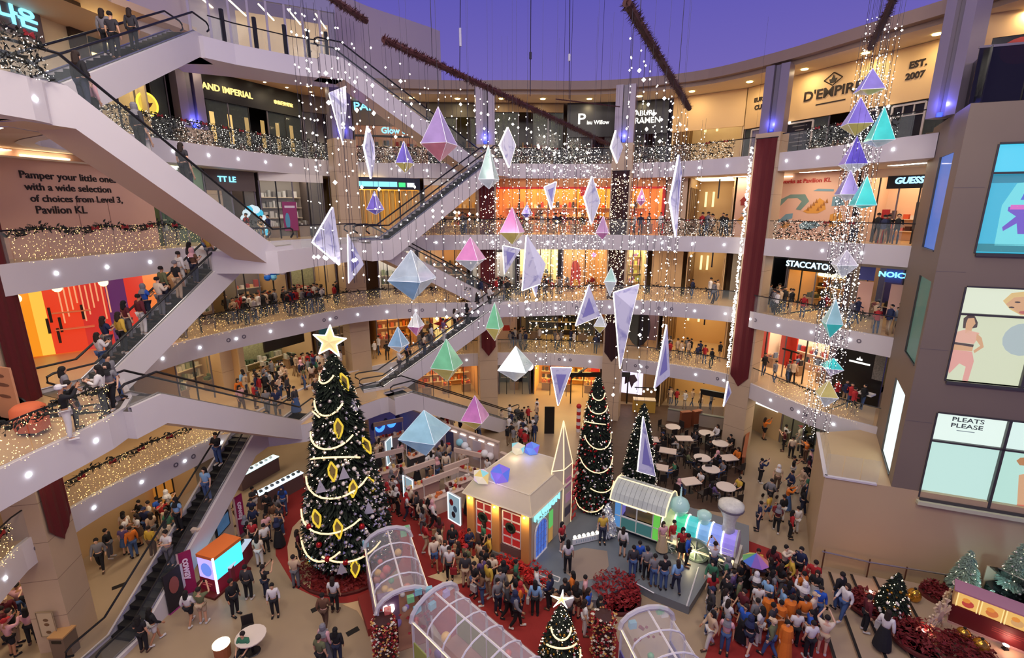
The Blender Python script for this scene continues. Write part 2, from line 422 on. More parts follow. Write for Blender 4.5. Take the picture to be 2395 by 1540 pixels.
# glazed door screen of the upper lobby, above the walkway
fr = Fr((-17.6, 29.8), (-10.8, 33.4), 25.1)
lob = struct(obj('window_1', fr.box(MB(), 0, fr.W, 3.2, 5.0, -.1, .1), mat('lilac_header', S(150, 146, 180), .5)))
for i in range(8):
    u = fr.W*i/8
    part(lob, 'pane', fr.box(MB(), u+.08, u+fr.W/8-.02, .05, 3.2, 0, .02), GLASS)
    part(lob, 'mullion', fr.box(MB(), u-.04, u+.08, 0, 3.2, -.06, .08), mat('lilac_mullion', S(176, 166, 180), .5))
b = MB(); fr.box(b, 0, fr.W, 0, 3.4, -3, -2.9); part(lob, 'wall_panel', b, mat('lobby_wall', S(230, 205, 160), .6, emit=.35, ecol=S(230, 190, 120)))
for i in range(5):
    u = fr.W*(i+.3)/5; b = MB(); b.tube([fr.p(u, 3.1, -.3), fr.p(u+.9, 3.1, -2.6)], .05, 6); part(lob, 'light_tube', b, G(255, 240, 205, 3))
text('PAVILION MALL', lob, fr, fr.W-2.2, 4.3, .12, .62, G(225, 235, 255, 1.2), width=3.6)

# ------------------------------------------------------------------ columns
BLUEG = mat('blue_uplight', (.05, .05, .3), emit=4, ecol=S(40, 60, 255))
cols = [(-17.8, 16.1, 1.4, 0, 19), (-19.0, 31.0, 1.6, 0, 25), (-11.6, 35.2, 1.5, 0, 25), (-2.0, 38.3, 1.45, 0, 25.2), (8.1, 37.4, 1.45, 0, 25.2), (16.3, 32.5, 1.5, 0, 25.2), (-24, 40, 1.5, 0, 25)]
for i, (x, y, w_, z0, z1) in enumerate(cols):
    a = math.atan2(y-20, x-1.5)
    mx = Matrix.Rotation(a, 3, 'Z')
    zt = min(z1, 21.3)
    c = struct(obj('column', MB().box((x, y, zt/2), (w_*.85, w_, zt), mx), STONE))
    zz = 1.6
    jb = MB()
    while zz < zt:      # stone courses: recessed joints
        jb.box((x, y, zz), (w_*.85+.012, w_+.012, .022), mx); zz += 1.6
    part(c, 'joint', jb, mat('stone_joint', S(150, 128, 105), .7))
    if z1 > 22:         # twin steel fins with a blue lamp between them
        for s in (-1, 1):
            part(c, 'fin', MB().box(mx @ Vector((0, s*w_*.3, 0))+Vector((x, y, (zt+z1)/2)), (.7, .5, z1-zt), mx), mat('lilac_steel', S(140, 130, 145), .35, metal=.3))
        part(c, 'fin_core', MB().box((x, y, (zt+z1)/2), (.35, .3, z1-zt), mx), STEEL)
        q = mx @ Vector((-.26, 0, 0))+Vector((x, y, zt+.12))
        part(c, 'uplight', MB().lathe([(.1, 0), (.1, .15), (.08, .16), (.0001, .16)], 8, q), BLUEG)
        point('column_uplight_lamp', mx @ Vector((-.45, 0, 0))+Vector((x, y, zt+.55)), 45, (.12, .14, 1), .06)
# ------------------------------------------------------------------ tower with display windows
TW = mat('tower_cladding', S(128, 114, 98), .55, noise=.05, nscale=.4)
P0 = (16.9, 19.4); P1 = (25.5, 16.18); PL = (20.25, 25.0); TT = 20.5
tb = MB()
ft = Fr(P0, P1, 0)
def wall_with_holes(mb, fr, z0, z1, holes, d=.5, m=0):      # holes: (u0,u1,v0,v1); reveals d deep
    us = sorted({0, fr.W, *[h[0] for h in holes], *[h[1] for h in holes]}); vs = sorted({z0, z1, *[h[2] for h in holes], *[h[3] for h in holes]})
    for a, c in zip(us, us[1:]):
        for e, g in zip(vs, vs[1:]):
            if not any(h[0] <= (a+c)/2 <= h[1] and h[2] <= (e+g)/2 <= h[3] for h in holes):
                mb.face([fr.p(a, e), fr.p(c, e), fr.p(c, g), fr.p(a, g)], m)
    for u0, u1, v0, v1 in holes:
        for A, B_ in (((u0, v0), (u1, v0)), ((u1, v0), (u1, v1)), ((u1, v1), (u0, v1)), ((u0, v1), (u0, v0))):
            mb.face([fr.p(*A), fr.p(*B_), fr.p(*B_, -d), fr.p(*A, -d)], m)
def span(px0, py0, px1, py1, fr):
    u0, v1 = fr.uv(px0, py0); u1, v0 = fr.uv(px1, py1); return u0, v0, u1, v1
a0 = ft.uv(2312, 592); a1 = ft.uv(2350, 338)
H1 = (ft.uv(2281, 592)[0], 8.2, ft.uv(2281, 592)[1], ft.uv(2347, 337)[1])
H2 = (ft.uv(2212, 890)[0], 8.2, ft.uv(2212, 890)[1], ft.uv(2258, 672)[1])
H3 = (ft.uv(2150, 1162)[0], 8.2, ft.uv(2150, 1162)[1], ft.uv(2193, 966)[1])
wall_with_holes(tb, ft, 4.7, TT, [H1, H2, H3], .45)
fl = Fr(PL, P0, 0)
def slit(xa, xb, ym, yt, yb): ua, ub = fl.uv(xa, ym)[0], fl.uv(xb, ym)[0]; xm = (xa+xb)/2; return (ua, ub, fl.uv(xm+(yb-ym)*-.2, yb)[1], fl.uv(xm+(yt-ym)*-.2, yt)[1])
S1 = slit(2178, 2206, 480, 362, 582); S2 = slit(2138, 2166, 721, 652, 838); S3 = slit(2078, 2106, 980, 905, 1082)
wall_with_holes(tb, fl, 4.7, TT, [S1, S2, S3], .06)
tb.face([(*P0, TT), (*P1, TT), (28, 24, TT), (*PL, TT)])
tower = struct(obj('wall_tower', tb, TW))
for q in range(1, 5):       # shallow panel joints
    part(tower, 'joint', ft.box(MB(), 0, min(H1[0], H2[0], H3[0])-.12, 4.7+q*3.2, 4.72+q*3.2, 0, .006), mat('tower_joint', S(112, 102, 98), .7))
fw = Fr((P0[0], P0[1]), P1, TT)
for i in range(6):
    u = fw.W*i/6; part(tower, 'glass_panel', fw.box(MB(), u+.03, u+fw.W/6-.03, .05, 1.9, -.3, -.27), mat('smoked_glass', S(20, 20, 26), .1, alpha=.85))
part(tower, 'handrail', fw.box(MB(), 0, fw.W, 1.9, 1.98, -.33, -.25), STEEL)
fw2 = Fr(PL, P0, TT)
for i in range(4):
    u = fw2.W*i/4; part(tower, 'glass_panel', fw2.box(MB(), u+.03, u+fw2.W/4-.03, .05, 1.9, -.3, -.27), mat('smoked_glass', S(20, 20, 26), .1, alpha=.85))
# steel column and dark shop wall standing on the tower's flat roof
fq = Fr((20.6, 24.6), (27.5, 20.4), TT)
tr_ = struct(obj('wall_rooftop', fq.box(MB(), 0, fq.W, 0, 3.6, -.2, 0), mat('rooftop_black', S(16, 14, 16), .3)))
part(tr_, 'beige_band', fq.box(MB(), 0, fq.W, 3.6, 6.0, -.2, .05), mat('beige_band', S(214, 176, 130), .6)); part(tr_, 'beige_pier', fq.box(MB(), -.1, .9, 0, 3.6, -.1, .08), mat('beige_band', S(214, 176, 130), .6))
uq, vq = fq.uv(2392, 112); part(tr_, 'red_oval_print', fq.poly(MB(), [(uq+.75*math.cos(math.pi*i/9), vq-.1+.55*math.sin(math.pi*i/9)) for i in range(18)], .01, .03), mat('oval_red', S(150, 40, 40), .5))
cq = (18.35, 22.1); mq = Matrix.Rotation(math.atan2(cq[1]-20, cq[0]-1.5), 3, 'Z'); c7 = struct(obj('column', MB().box((cq[0], cq[1], TT+2.8), (.35, .3, 5.6)), STEEL))
for s_ in (-1, 1): part(c7, 'fin', MB().box(mq @ Vector((0, s_*.42, 0))+Vector((cq[0], cq[1], TT+2.8)), (.7, .46, 5.6), mq), mat('lilac_steel', S(140, 130, 145), .35, metal=.3))
part(c7, 'uplight', MB().lathe([(.1, 0), (.1, .15), (.08, .16), (.0001, .16)], 8, mq @ Vector((-.36, 0, 0))+Vector((cq[0], cq[1], TT))), BLUEG); point('column_uplight_lamp', mq @ Vector((-.6, 0, 0))+Vector((cq[0], cq[1], TT+.5)), 45, (.12, .14, 1), .06)
# base block with terrace
BP0 = (14.5, 20.28); BP1 = (25, 16.34); BPL = (16.9, 24.8)
BW = mat('base_stone', S(196, 170, 130), .5, noise=.06, nscale=.5)
fb = Fr(BP0, BP1, 0); b = MB()
b.face([fb.p(0, 0), fb.p(fb.W, 0), fb.p(fb.W, 4.7), fb.p(0, 4.7)]); b.face([(*BPL, 0), (*BP0, 0), (*BP0, 4.7), (*BPL, 4.7)])
b.face([(*BP0, 4.7), (*BP1, 4.7), (26, 26, 4.7), (*BPL, 4.7)])
base = struct(obj('wall_base', b, BW))
for uu in (0, .7, 1.4): part(base, 'glass_panel', fb.box(MB(), uu, uu+.66, 4.7, 5.8, -.1, -.08), GLASS)
fbl = Fr(BPL, BP0, 0)
for i in range(4):
    u = fbl.W*i/4; part(base, 'glass_panel', fbl.box(MB(), u+.02, u+fbl.W/4-.02, 4.7, 5.8, -.1, -.08), GLASS)
part(base, 'coping', fbl.box(fb.box(MB(), 0, 2, 4.66, 4.74, -.1, .06), 0, fbl.W, 4.66, 4.74, -.1, .06), WHITE)
# handrail along the foot of the base wall
hb = MB(); hb.tube([fb.p(.3, 1.0, .35), fb.p(2.2, .95, .35), fb.p(9, 1.35, .35)], .04, 8); part(base, 'handrail', hb, CHROME)
for u in (.4, 2.2, 3.6, 5.0, 6.4): part(base, 'rail_post', MB().tube([fb.p(u, 0, .35), fb.p(u, 1.1, .35)], .03, 6), DWOOD)
# display windows: lit back panels, pictures printed on them, frames and panes
FRM = mat('window_frame_dark', S(70, 68, 66), .4)
def pane_w(n, h, cols_, us, vs, label=None):
    u0, u1, v0, v1 = h
    wn = struct(obj('window_%d' % n, ft.box(ft.box(ft.box(MB(), u0, u1, v0-.12, v0, -.3, .1), u0, u1, v1, v1+.06, -.3, .06), u0-.06, u0, v0, v1, -.3, .04), FRM))
    k = 0
    for (a, c) in zip(us, us[1:]):
        for (e, g) in zip(vs, vs[1:]):
            col = cols_[k % len(cols_)]; k += 1
            part(wn, 'backlit_panel', ft.box(MB(), a, c, e, g, -.22, -.18), col)
            part(wn, 'pane', ft.box(MB(), a+.04, c-.04, e+.04, g-.04, -.06, -.045), mat('shop_glass', S(200, 220, 220), .05, alpha=.06))
    for u in us[1:-1]: part(wn, 'mullion', ft.box(MB(), u-.05, u+.05, v0, v1, -.12, .03), FRM)
    for v in vs[1:-1]: part(wn, 'transom', ft.box(MB(), u0, u1, v-.04, v+.04, -.12, .03), FRM)
    return wn
def shape(par, fr, pts, n, m, name='printed_figure', t=.012):
    return part(par, name, fr.poly(MB(), pts, n, t), m)
def ell(u, v, a, c, k=14, rot=0.): return [(u+a*math.cos(2*math.pi*i/k)*math.cos(rot)-c*math.sin(2*math.pi*i/k)*math.sin(rot), v+a*math.cos(2*math.pi*i/k)*math.sin(rot)+c*math.sin(2*math.pi*i/k)*math.cos(rot)) for i in range(k)]
u, v = ft.uv(2330, 405)
w1 = pane_w(2, H1, [G(60, 190, 225, .95), G(80, 215, 250, 1.0)], [H1[0], 8.2], [H1[2], v, H1[3]])
n0 = -.175
V0, V1 = H1[2], H1[3]; hh = V1-V0; U0 = H1[0]
shape(w1, ft, [(U0+.05, v-.35), (U0+1.1, v-.35), (U0+1.1, v-.05), (U0+.05, v-.05)], n0, G(40, 150, 180, .8), 'printed_band')
shape(w1, ft, [(U0+.05, V0+.05), (U0+3, V0+.05), (U0+3, V0+.35), (U0+.05, V0+.35)], n0, G(40, 150, 165, .8), 'printed_band')
fx, fv = ft.uv(2385, 500)
shape(w1, ft, [(fx-.45, fv-1.2), (fx+.6, fv-1.2), (fx+.6, fv+1.2), (fx-.2, fv+1.1), (fx-.5, fv+.3)], n0, G(120, 230, 240, .95), 'printed_backdrop')
shape(w1, ft, [(fx-.3, fv+.25), (fx+.4, fv+.25), (fx+.4, fv+.1), (fx+.3, fv-.15), (fx+.45, fv-.75), (fx+.15, fv-.75), (fx+.05, fv-.35), (fx-.35, fv-.5), (fx-.3, fv-.65), (fx-.1, fv-.45), (fx-.02, fv-.1), (fx-.3, fv+.1)], n0+.015, G(120, 90, 210, .9))
shape(w1, ft, [(fx-.25, fv+.32), (fx+.5, fv+.32), (fx+.5, fv+.15), (fx-.25, fv+.15)], n0+.03, G(225, 110, 205, .95))
shape(w1, ft, [(fx+.0, fv+.5), (fx+.5, fv+.5), (fx+.5, fv+.9), (fx+.1, fv+.9)], n0+.015, G(90, 110, 225, .9))
u2, v2 = ft.uv(2300, 738)
w2 = pane_w(3, H2, [G(226, 232, 198, .92), G(232, 240, 214, .98), G(214, 222, 186, .9), G(232, 240, 214, .95)], [H2[0], ft.uv(2378, 890)[0]+.2, 8.2], [H2[2], v2, H2[3]])
SK = G(232, 178, 130, .85); PK = G(240, 184, 160, .9); PK2 = G(238, 170, 156, .9); HR = G(88, 66, 50, .7)
o = lambda x, y: ft.uv(x, y, -.17)
def pp(pts): return [o(x, y) for x, y in pts]
shape(w2, ft, pp([(2252, 768), (2254, 745), (2266, 736), (2280, 740), (2287, 755), (2285, 766), (2272, 769)]), n0, HR, 'printed_hair')
shape(w2, ft, pp([(2259, 757), (2264, 745), (2278, 744), (2281, 757), (2274, 766), (2270, 780), (2257, 780), (2258, 768)]), n0+.013, SK, 'printed_face')
shape(w2, ft, pp([(2239, 776), (2258, 771), (2290, 779), (2284, 795), (2277, 805), (2233, 800)]), n0+.013, PK)
shape(w2, ft, pp([(2233, 800), (2277, 806), (2275, 812), (2231, 805)]), n0+.026, HR, 'printed_band')
shape(w2, ft, pp([(2231, 805), (2275, 812), (2273, 822), (2229, 818)]), n0+.02, SK)
shape(w2, ft, pp([(2229, 818), (2273, 823), (2277, 845), (2263, 892), (2250, 890), (2258, 858), (2243, 850), (2219, 874), (2216, 862), (2226, 828)]), n0+.02, PK2)
shape(w2, ft, pp([(2284, 780), (2295, 790), (2300, 812), (2278, 826), (2276, 820), (2292, 809), (2282, 795)]), n0+.026, SK, 'printed_arm')
shape(w2, ft, pp([(2346, 704), (2366, 686), (2400, 682), (2400, 738), (2388, 738), (2362, 724)]), n0, G(236, 200, 130, .9), 'printed_hair')
shape(w2, ft, pp([(2352, 712), (2372, 696), (2400, 694), (2400, 738), (2386, 736)]), n0+.013, SK, 'printed_face')
for x, y in ((2365, 719), (2379, 707)): shape(w2, ft, [(o(x, y)[0]+a, o(x, y)[1]+c) for a, c in ell(0, 0, .09, .035, 8)], n0+.026, HR, 'printed_eye')
shape(w2, ft, [(o(2392, 731)[0]+a, o(2392, 731)[1]+c) for a, c in ell(0, 0, .13, .06, 8)], n0+.026, G(205, 110, 100, .8), 'printed_lips')
shape(w2, ft, [(o(2392, 795)[0]+a, o(2392, 795)[1]+c) for a, c in ell(0, 0, .62, .66, 16)], n0, G(190, 205, 205, .85), 'printed_globe')
u3, v3 = ft.uv(2250, 1040)
w3 = pane_w(4, H3, [G(204, 242, 232, .95), G(234, 252, 242, 1.05), G(196, 240, 226, .93), G(226, 250, 242, 1.02)], [H3[0], ft.uv(2316, 1170)[0], 8.2], [H3[2], v3, H3[3]])
tu, tv = o(2263, 990); tx = mat('sign_ink', S(60, 70, 66), .6)
text('PLEATS', w3, ft, tu, tv+.1, n0+.01, .26, tx, width=1.05); text('PLEASE', w3, ft, tu, tv-.17, n0+.01, .26, tx, width=1.05)
part(w3, 'fine_print', ft.box(MB(), tu-.3, tu+.3, tv-.4, tv-.37, n0, n0+.012), mat('sign_ink_pale', S(170, 195, 186), .6))
shape(w3, ft, pp([(2383, 1112), (2400, 1108), (2400, 1195), (2378, 1195)]), n0, SK); shape(w3, ft, pp([(2377, 1078), (2386, 1071), (2400, 1070), (2400, 1090), (2384, 1088)]), n0+.013, G(205, 140, 80, .8), 'printed_hair')
shape(w3, ft, pp([(2372, 1196), (2378, 1180), (2400, 1182), (2400, 1200)]), n0+.013, G(226, 120, 90, .85), 'printed_shoe')
part(w3, 'window_sill', ft.box(MB(), H3[0]-.1, 8.2, H3[2]-.28, H3[2]-.12, -.3, .25), mat('sill_stone', S(206, 204, 170), .5))
for k, (h, c) in enumerate(((S1, G(70, 120, 215, .8)), (S2, G(80, 130, 112, .45)), (S3, G(228, 240, 240, 1.3)))):
    u0, u1, v0, v1 = h
    wn = struct(obj('window_%d' % (k+5), fl.box(fl.box(MB(), u0-.05, u1+.05, v0-.05, v0, -.25, .04), u0-.05, u0, v0, v1, -.25, .04), FRM))
    part(wn, 'backlit_panel', fl.box(MB(), u0, u1, v0, v1, -.08, -.04), c); part(wn, 'pane', fl.box(MB(), u0, u1, v0, v1, -.02, -.01), mat('shop_glass', S(200, 220, 220), .05, alpha=.06))

# ------------------------------------------------------------------ escalators
STEP = mat('escalator_step', S(34, 34, 36), .5, metal=.3); CLAD = WHITE
step_m = MB().box((0, 0, -.12), (.38, 1.0, .26)).box((.185, 0, -.01), (.012, 1.0, .03), m=1).mesh('step', [STEP, mat('step_edge', S(120, 118, 110), .5)])
def escalator(label, A, B_, w_=1.45, ext=1.3, th=1.0):      # A upper end, B lower end (x,y,z)
    d = Vector((A[0]-B_[0], A[1]-B_[1], 0)); L = d.length; H = A[2]-B_[2]; rz = math.atan2(d.y, d.x)
    t = thing('escalator', label, 'escalator', B_, rz, 'escalators criss-crossing the atrium')
    h2 = w_/2; P = [(-ext, 0), (.0, 0), (L, H), (L+ext, H)]
    b = MB(); wl = .14
    for s in (-1, 1):
        for (u0, z0), (u1, z1) in zip(P, P[1:]):
            o_, i_ = s*h2, s*(h2-wl)
            a = [(u0, o_, z0+.16), (u1, o_, z1+.16), (u1, o_, z1-th), (u0, o_, z0-th)]
            if P.index((u0, z0)) == 0 and B_[2] < .1: a[2] = (u1, o_, z1); a[3] = (u0, o_, z0)
            b.face(a); b.face([(u0, i_, z0+.16), (u1, i_, z1+.16), (u1, o_, z1+.16), (u0, o_, z0+.16)])
            b.face([(u0, i_, z0+.16), (u1, i_, z1+.16), (u1, i_, z1-.3), (u0, i_, z0-.3)])
    for (u0, z0), (u1, z1) in zip(P, P[1:]):
        if not (u0 < 0 and B_[2] < .1): b.face([(u0, -h2, z0-th), (u1, -h2, z1-th), (u1, h2, z1-th), (u0, h2, z0-th)], 1)
    for u_, z_ in ((-ext, 0), (L+ext, H)):
        if z_ or B_[2] > .1: b.face([(u_, -h2, z_-th), (u_, h2, z_-th), (u_, h2, z_), (u_, -h2, z_)])
    obj('truss', b, [CLAD, mat('truss_soffit', S(214, 190, 160), .5)], t)
    n = int(H/.2)
    for i in range(n):
        f = (i+.5)/n; o = link('step', step_m, t, (f*L, 0, f*H+.06))
    for u_, z_ in ((-ext/2, .01), (L+ext/2, H+.01)): obj('landing_plate', MB().box((u_, 0, z_), (ext, w_-.3, .03)), mat('landing_plate_steel', S(120, 114, 104), .4, metal=.5), t)
    for s in (-1, 1):
        y = s*(h2-.08); b = MB()
        for (u0, z0), (u1, z1) in zip(P, P[1:]): b.face([(u0, y, z0+.16), (u1, y, z1+.16), (u1, y, z1+.98), (u0, y, z0+.98)])
        obj('balustrade_glass', b, GLASS, t)
        pts = [(-ext, y, .55), (-ext-.22, y, .72), (-ext-.2, y, .92), (-ext, y, 1.0), (0, y, 1.0), (L, y, H+1.0), (L+ext, y, H+1.0), (L+ext+.2, y, H+.9), (L+ext+.22, y, H+.7), (L+ext, y, H+.55)]
        obj('handrail', MB().tube(pts, .045, 6), BLACK, t)
        obj('skirt_strip', MB().tube([(u, s*(h2-.16), z_+.2) for u, z_ in P], .03, 5), CHROME, t)
    return t, Vector(B_), d.normalized(), L, H
ESC = {}
ESC['E1'] = escalator('white clad escalator climbing from the sparkling garland corner to the glazed upper lobby', (-16.3, 26.8, 25.1), (-15.3, 16.2, 20))
ESC['E2'] = escalator('long white clad escalator sloping down in front of the pink lettered hoarding', (-13.5, 15.4, 20), (-11.9, 23.5, 14.8))
ESC['E3'] = escalator('white clad escalator rising from the third floor landing towards the ramen shop level', (-1.7, 36.2, 20), (-7.7, 29.6, 14.8))
ESC['E4'] = escalator('lilac lit escalator coming down from the upper walkway with its black posts', (-10.3, 31.8, 25.1), (-2.9, 37.7, 20))
ESC['E6'] = escalator('white clad escalator under the third floor landing, ending by the dark red banner column', (-8.8, 31.2, 14.8), (-1.9, 37.2, 10))
ESC['E7'] = escalator('escalator with black handrails full of riders behind the star of the tall tree', (-.96, 35.6, 10), (-8.9, 31.2, 5))
ESC['E8'] = escalator('lowest white clad escalator descending to the floor behind the pastel blue booth', (-6.9, 30.1, 5), (-.1, 36.3, 0))
ESC['E5'] = escalator('broad white clad escalator flank below the sparkling railing, running to the crowded landing', (-13.5, 16.8, 10), (-12.5, 25.4, 5))
ESC['E10'] = escalator('packed escalator with black steps beside the shop striped orange, red and purple', (-13.85, 24.2, 14.8), (-16.5, 18.0, 10))
ESC['E9'] = escalator('dark stepped escalator beside the beige column, landing near the magenta banners', (-14.3, 23.6, 5), (-15.5, 15.9, 0))
# ================================================================== SHOP FRONTS
def mats_of(*cs): return [M(*c) for c in cs]
WARMP = mats_of((225, 120, 60), (240, 220, 190), (190, 60, 40), (60, 50, 45), (230, 180, 90))
MIXP = mats_of((40, 40, 44), (220, 210, 200), (150, 40, 40), (90, 110, 140), (200, 170, 120))
DARKP = mats_of((30, 28, 28), (70, 60, 50), (160, 130, 90), (110, 30, 30), (50, 60, 50))
REDP = mats_of((190, 40, 36), (235, 225, 215), (220, 90, 50), (60, 30, 30), (240, 190, 120))
GREENP = mats_of((80, 100, 70), (200, 200, 180), (50, 60, 45), (150, 160, 120), (220, 215, 200))
def bay(k, px0, px1, label, name='shop_front', kind='shop', hdr=None, hh=.9, signs=(), back=None, wall=None, glow=(255, 214, 150, 2.2), prod=MIXP, shelves=3, mull=4, depth=3.4, pts=None, glass=True, stock=1.):
    r = RINGS[max(k, 1)]; z = Z[k]; h = Z[k+1]-(FH if k < 4 else 0)-z-.02
    if pts: P0, P1 = pts
    else:
        l0 = r.px(px0, z+1.6, WALK); l1 = r.px(px1, z+1.6, WALK); P0 = r.at(l0+.05, WALK); P1 = r.at(l1-.05, WALK)
    f = Fr(P0, P1, z); W = f.W; mid = f.p(W/2, 0)
    t = thing(name, label, 'shop' if name == 'shop_front' else name.replace('_', ' '), mid)
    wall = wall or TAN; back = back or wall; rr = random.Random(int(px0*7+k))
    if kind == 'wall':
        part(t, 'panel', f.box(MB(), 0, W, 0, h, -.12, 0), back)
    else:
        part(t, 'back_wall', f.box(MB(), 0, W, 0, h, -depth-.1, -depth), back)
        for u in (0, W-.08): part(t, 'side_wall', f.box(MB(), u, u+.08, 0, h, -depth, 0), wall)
        part(t, 'ceiling_lamp', f.box(MB(), W*.1, W*.9, h-.09, h-.04, -depth*.85, -.6), G(*glow))
        if kind == 'shop':
            for i in range(shelves):
                v = .55+i*.72; nn = -depth+.28
                s = part(t, 'shelf', f.box(MB(), W*.06, W*.94, v, v+.05, -depth, nn+.15), M(225, 205, 175, .5))
                b = MB(); u = W*.07
                while u < W*.9:
                    w_ = rr.uniform(.1, .3); hgt = rr.uniform(.18, .52)
                    if rr.random() < stock: f.box(b, u, u+w_, v+.05, v+.05+hgt, nn-.2, nn+.05, rr.randrange(len(prod)))
                    u += w_+rr.uniform(.03, .2)
                if b.f: stuff(part(s, 'merchandise', b, prod))
            n = max(1, int(W/1.7))
            for i in range(n):      # display tables on the shop floor
                u = W*(i+.5)/n; tb_ = part(t, 'display_table', f.box(f.box(MB(), u-.45, u+.45, .7, .76, -1.7, -1.1), u-.4, u+.4, 0, .7, -1.65, -1.15), M(150, 120, 90, .5))
                b = MB()
                for q in range(6): f.box(b, u-.4+q*.14, u-.3+q*.14, .76, .76+rr.uniform(.1, .45), -1.6, -1.25, rr.randrange(len(prod)))
                stuff(part(tb_, 'merchandise', b, prod))
        if kind == 'corridor':
            for s in range(5):
                for side in (0, 1):
                    n0 = -depth*(s+.15)/5; n1 = -depth*(s+.8)/5; u = .1 if side == 0 else W-.16
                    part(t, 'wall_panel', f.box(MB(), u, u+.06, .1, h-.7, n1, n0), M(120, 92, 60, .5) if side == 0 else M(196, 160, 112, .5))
            for q in (.22, .4): part(t, 'lantern', f.box(MB(), W*q, W*q+.16, h-2.1, h-.9, -depth+.3, -depth+.4), G(255, 225, 160, 1.6))
            part(t, 'hanging_sign', f.box(MB(), W*.62, W*.62+.1, h-1.5, h-.1, -.9, -.8), DARK)
        if mull and kind == 'shop':
            top = h-(hh if hdr else .1)
            for i in range(mull+1):
                u = W*i/mull
                part(t, 'mullion', f.box(MB(), u-.03, u+.03, 0, top, -.05, .03), DARK if i % 2 else STEEL)
                if glass and i < mull and i != mull//2: part(t, 'pane', f.box(MB(), u+.03, u+W/mull-.03, .05, top, -.01, 0), mat('shop_glass', S(200, 220, 220), .05, alpha=.06))
    if hdr: part(t, 'header', f.box(MB(), 0, W, h-hh, h, 0, .14), hdr)
    for sg in signs:
        body, uf, v, size, m, wd = sg[:6]
        text(body, t, f, W*uf, h-v, .17, size, m, width=wd, rot=sg[6] if len(sg) > 6 else 0, bold=.012)
    return t, f, h
CYAN = G(120, 215, 255, 2.2); GLD = G(255, 222, 130, 1.6); WHT = G(255, 250, 240, 1.6); INK = M(40, 30, 24, .6)
BEIGE = mat('beige_hoarding', S(226, 190, 136), .6, noise=.04, nscale=.5); CREAM = mat('cream_wall', S(232, 212, 168), .6, noise=.04)
PINK = mat('rose_hoarding', S(224, 180, 152), .65, noise=.05, nscale=.7); GREYH = M(96, 84, 80, .6); WHITEW = M(232, 226, 218, .6)
OLIVE = M(70, 62, 44, .5); BROWNR = M(64, 28, 26, .6); BLK = M(16, 15, 16, .35)

# ---- fourth floor
t, f, h = bay(4, -40, 185, 'cream shop wall carrying a tilted cyan sign above the garland corner', kind='wall', back=CREAM, pts=((-21.3, 17.5), (-20.7, 25.4)))
part(t, 'upper_panel', f.box(MB(), 0, f.W, h, 6.2, -.12, 0), CREAM); su, sv = f.uv(46, 46)
part(t, 'sign_board', f.box(MB(), su-1.25, su+.8, sv-.72, sv+.75, .02, .16), M(120, 104, 100, .5))
text('나은', t, f, su-.25, sv+.02, .2, .82, CYAN, width=1.6, bold=.03)
part(t, 'dark_pier', f.box(MB(), f.W-.1, f.W+.7, 0, 6.2, -.3, .2), M(60, 48, 38, .5))
t, f, h = bay(4, 195, 300, 'golden lit lobby recess behind the three riders', kind='open', back=CREAM, wall=CREAM, glow=(255, 220, 140, 5), pts=((-20.6, 26.2), (-19.6, 28.4)), depth=1.4)
part(t, 'ceiling_bar', f.box(MB(), .3, 2.0, 5.3, 5.4, -1.0, -.8), G(255, 240, 190, 6)); area('lobby_lamp', f.p(1.5, 4.9, -.8), 1.2, 150, (1, .8, .45)); area('sign_wall_fill_light', (-18.6, 21.5, 26.1), .8, 330, (1, .84, .5), (-20.9, 22.5, 22.5))  # second area light is an added, unseen fill brightening the cream sign wall
struct(obj('ceiling_porch', MB().slab([(x, y, 26.2) for x, y in ((-30, 10), (-18.2, 10), (-18.6, 20), (-18.9, 26), (-17.6, 30.4), (-27, 32))], (0, 0, 1), .35), mat('tan_soffit', S(214, 184, 150), .6)))
t, f, h = bay(4, 235, 405, 'dark restaurant with a round yellow emblem sign behind the escalator', back=DWOOD, wall=DARK, hdr=BLK, hh=.8, glow=(255, 200, 120, .8), prod=DARKP)
b = MB(); c = f.p(f.W*.62, 2.3, .2); mxn = Matrix((f.U, f.V, f.N)).transposed()
b.lathe([(.52, 0), (.62, 0), (.62, .06), (.52, .06), (.52, 0)], 24, c, 0, mxn); part(t, 'emblem_ring', b, G(255, 220, 70, 1.4))
part(t, 'emblem_disc', MB().lathe([(.52, 0), (.52, .03), (.0001, .03)], 24, c, 0, mxn), G(250, 210, 80, .9))
b = MB(); c2 = f.p(f.W*.62, 2.32, .24)
b.slab([c2+f.U*x+f.V*y for x, y in ((-.3, -.12), (-.12, .06), (-.02, .2), (.08, .04), (.3, .1), (.16, -.1), (.06, -.2), (-.1, -.08))], f.N, .03); part(t, 'emblem_motif', b, M(110, 40, 20))
t, f, h = bay(4, 432, 708, 'black fronted restaurant with gold lettering and glowing window strips', back=BLK, wall=BLK, hdr=BLK, hh=1.75, glow=(255, 214, 140, .35), prod=DARKP, shelves=1, mull=6,
    signs=[('GRAND IMPERIAL', .3, 1.05, .6, GLD, 4.1), ('帝皇楼海鲜家', .82, 1.08, .34, GLD, 1.6)])
for i in range(7):
    u = f.W*(i+.6)/7.2; part(t, 'window_strip', f.box(MB(), u-.14, u+.14, .9, 2.7, -.3, -.26), G(255, 206, 120, 1.1 if i < 3 else .5))
bay(4, 712, 800, 'pale tan shop with white gridded windows past the gold lettered restaurant', back=WHITEW, wall=GREYH, hdr=GREYH, hh=1.3, glow=(255, 236, 210, 2.2), mull=3, stock=.3)
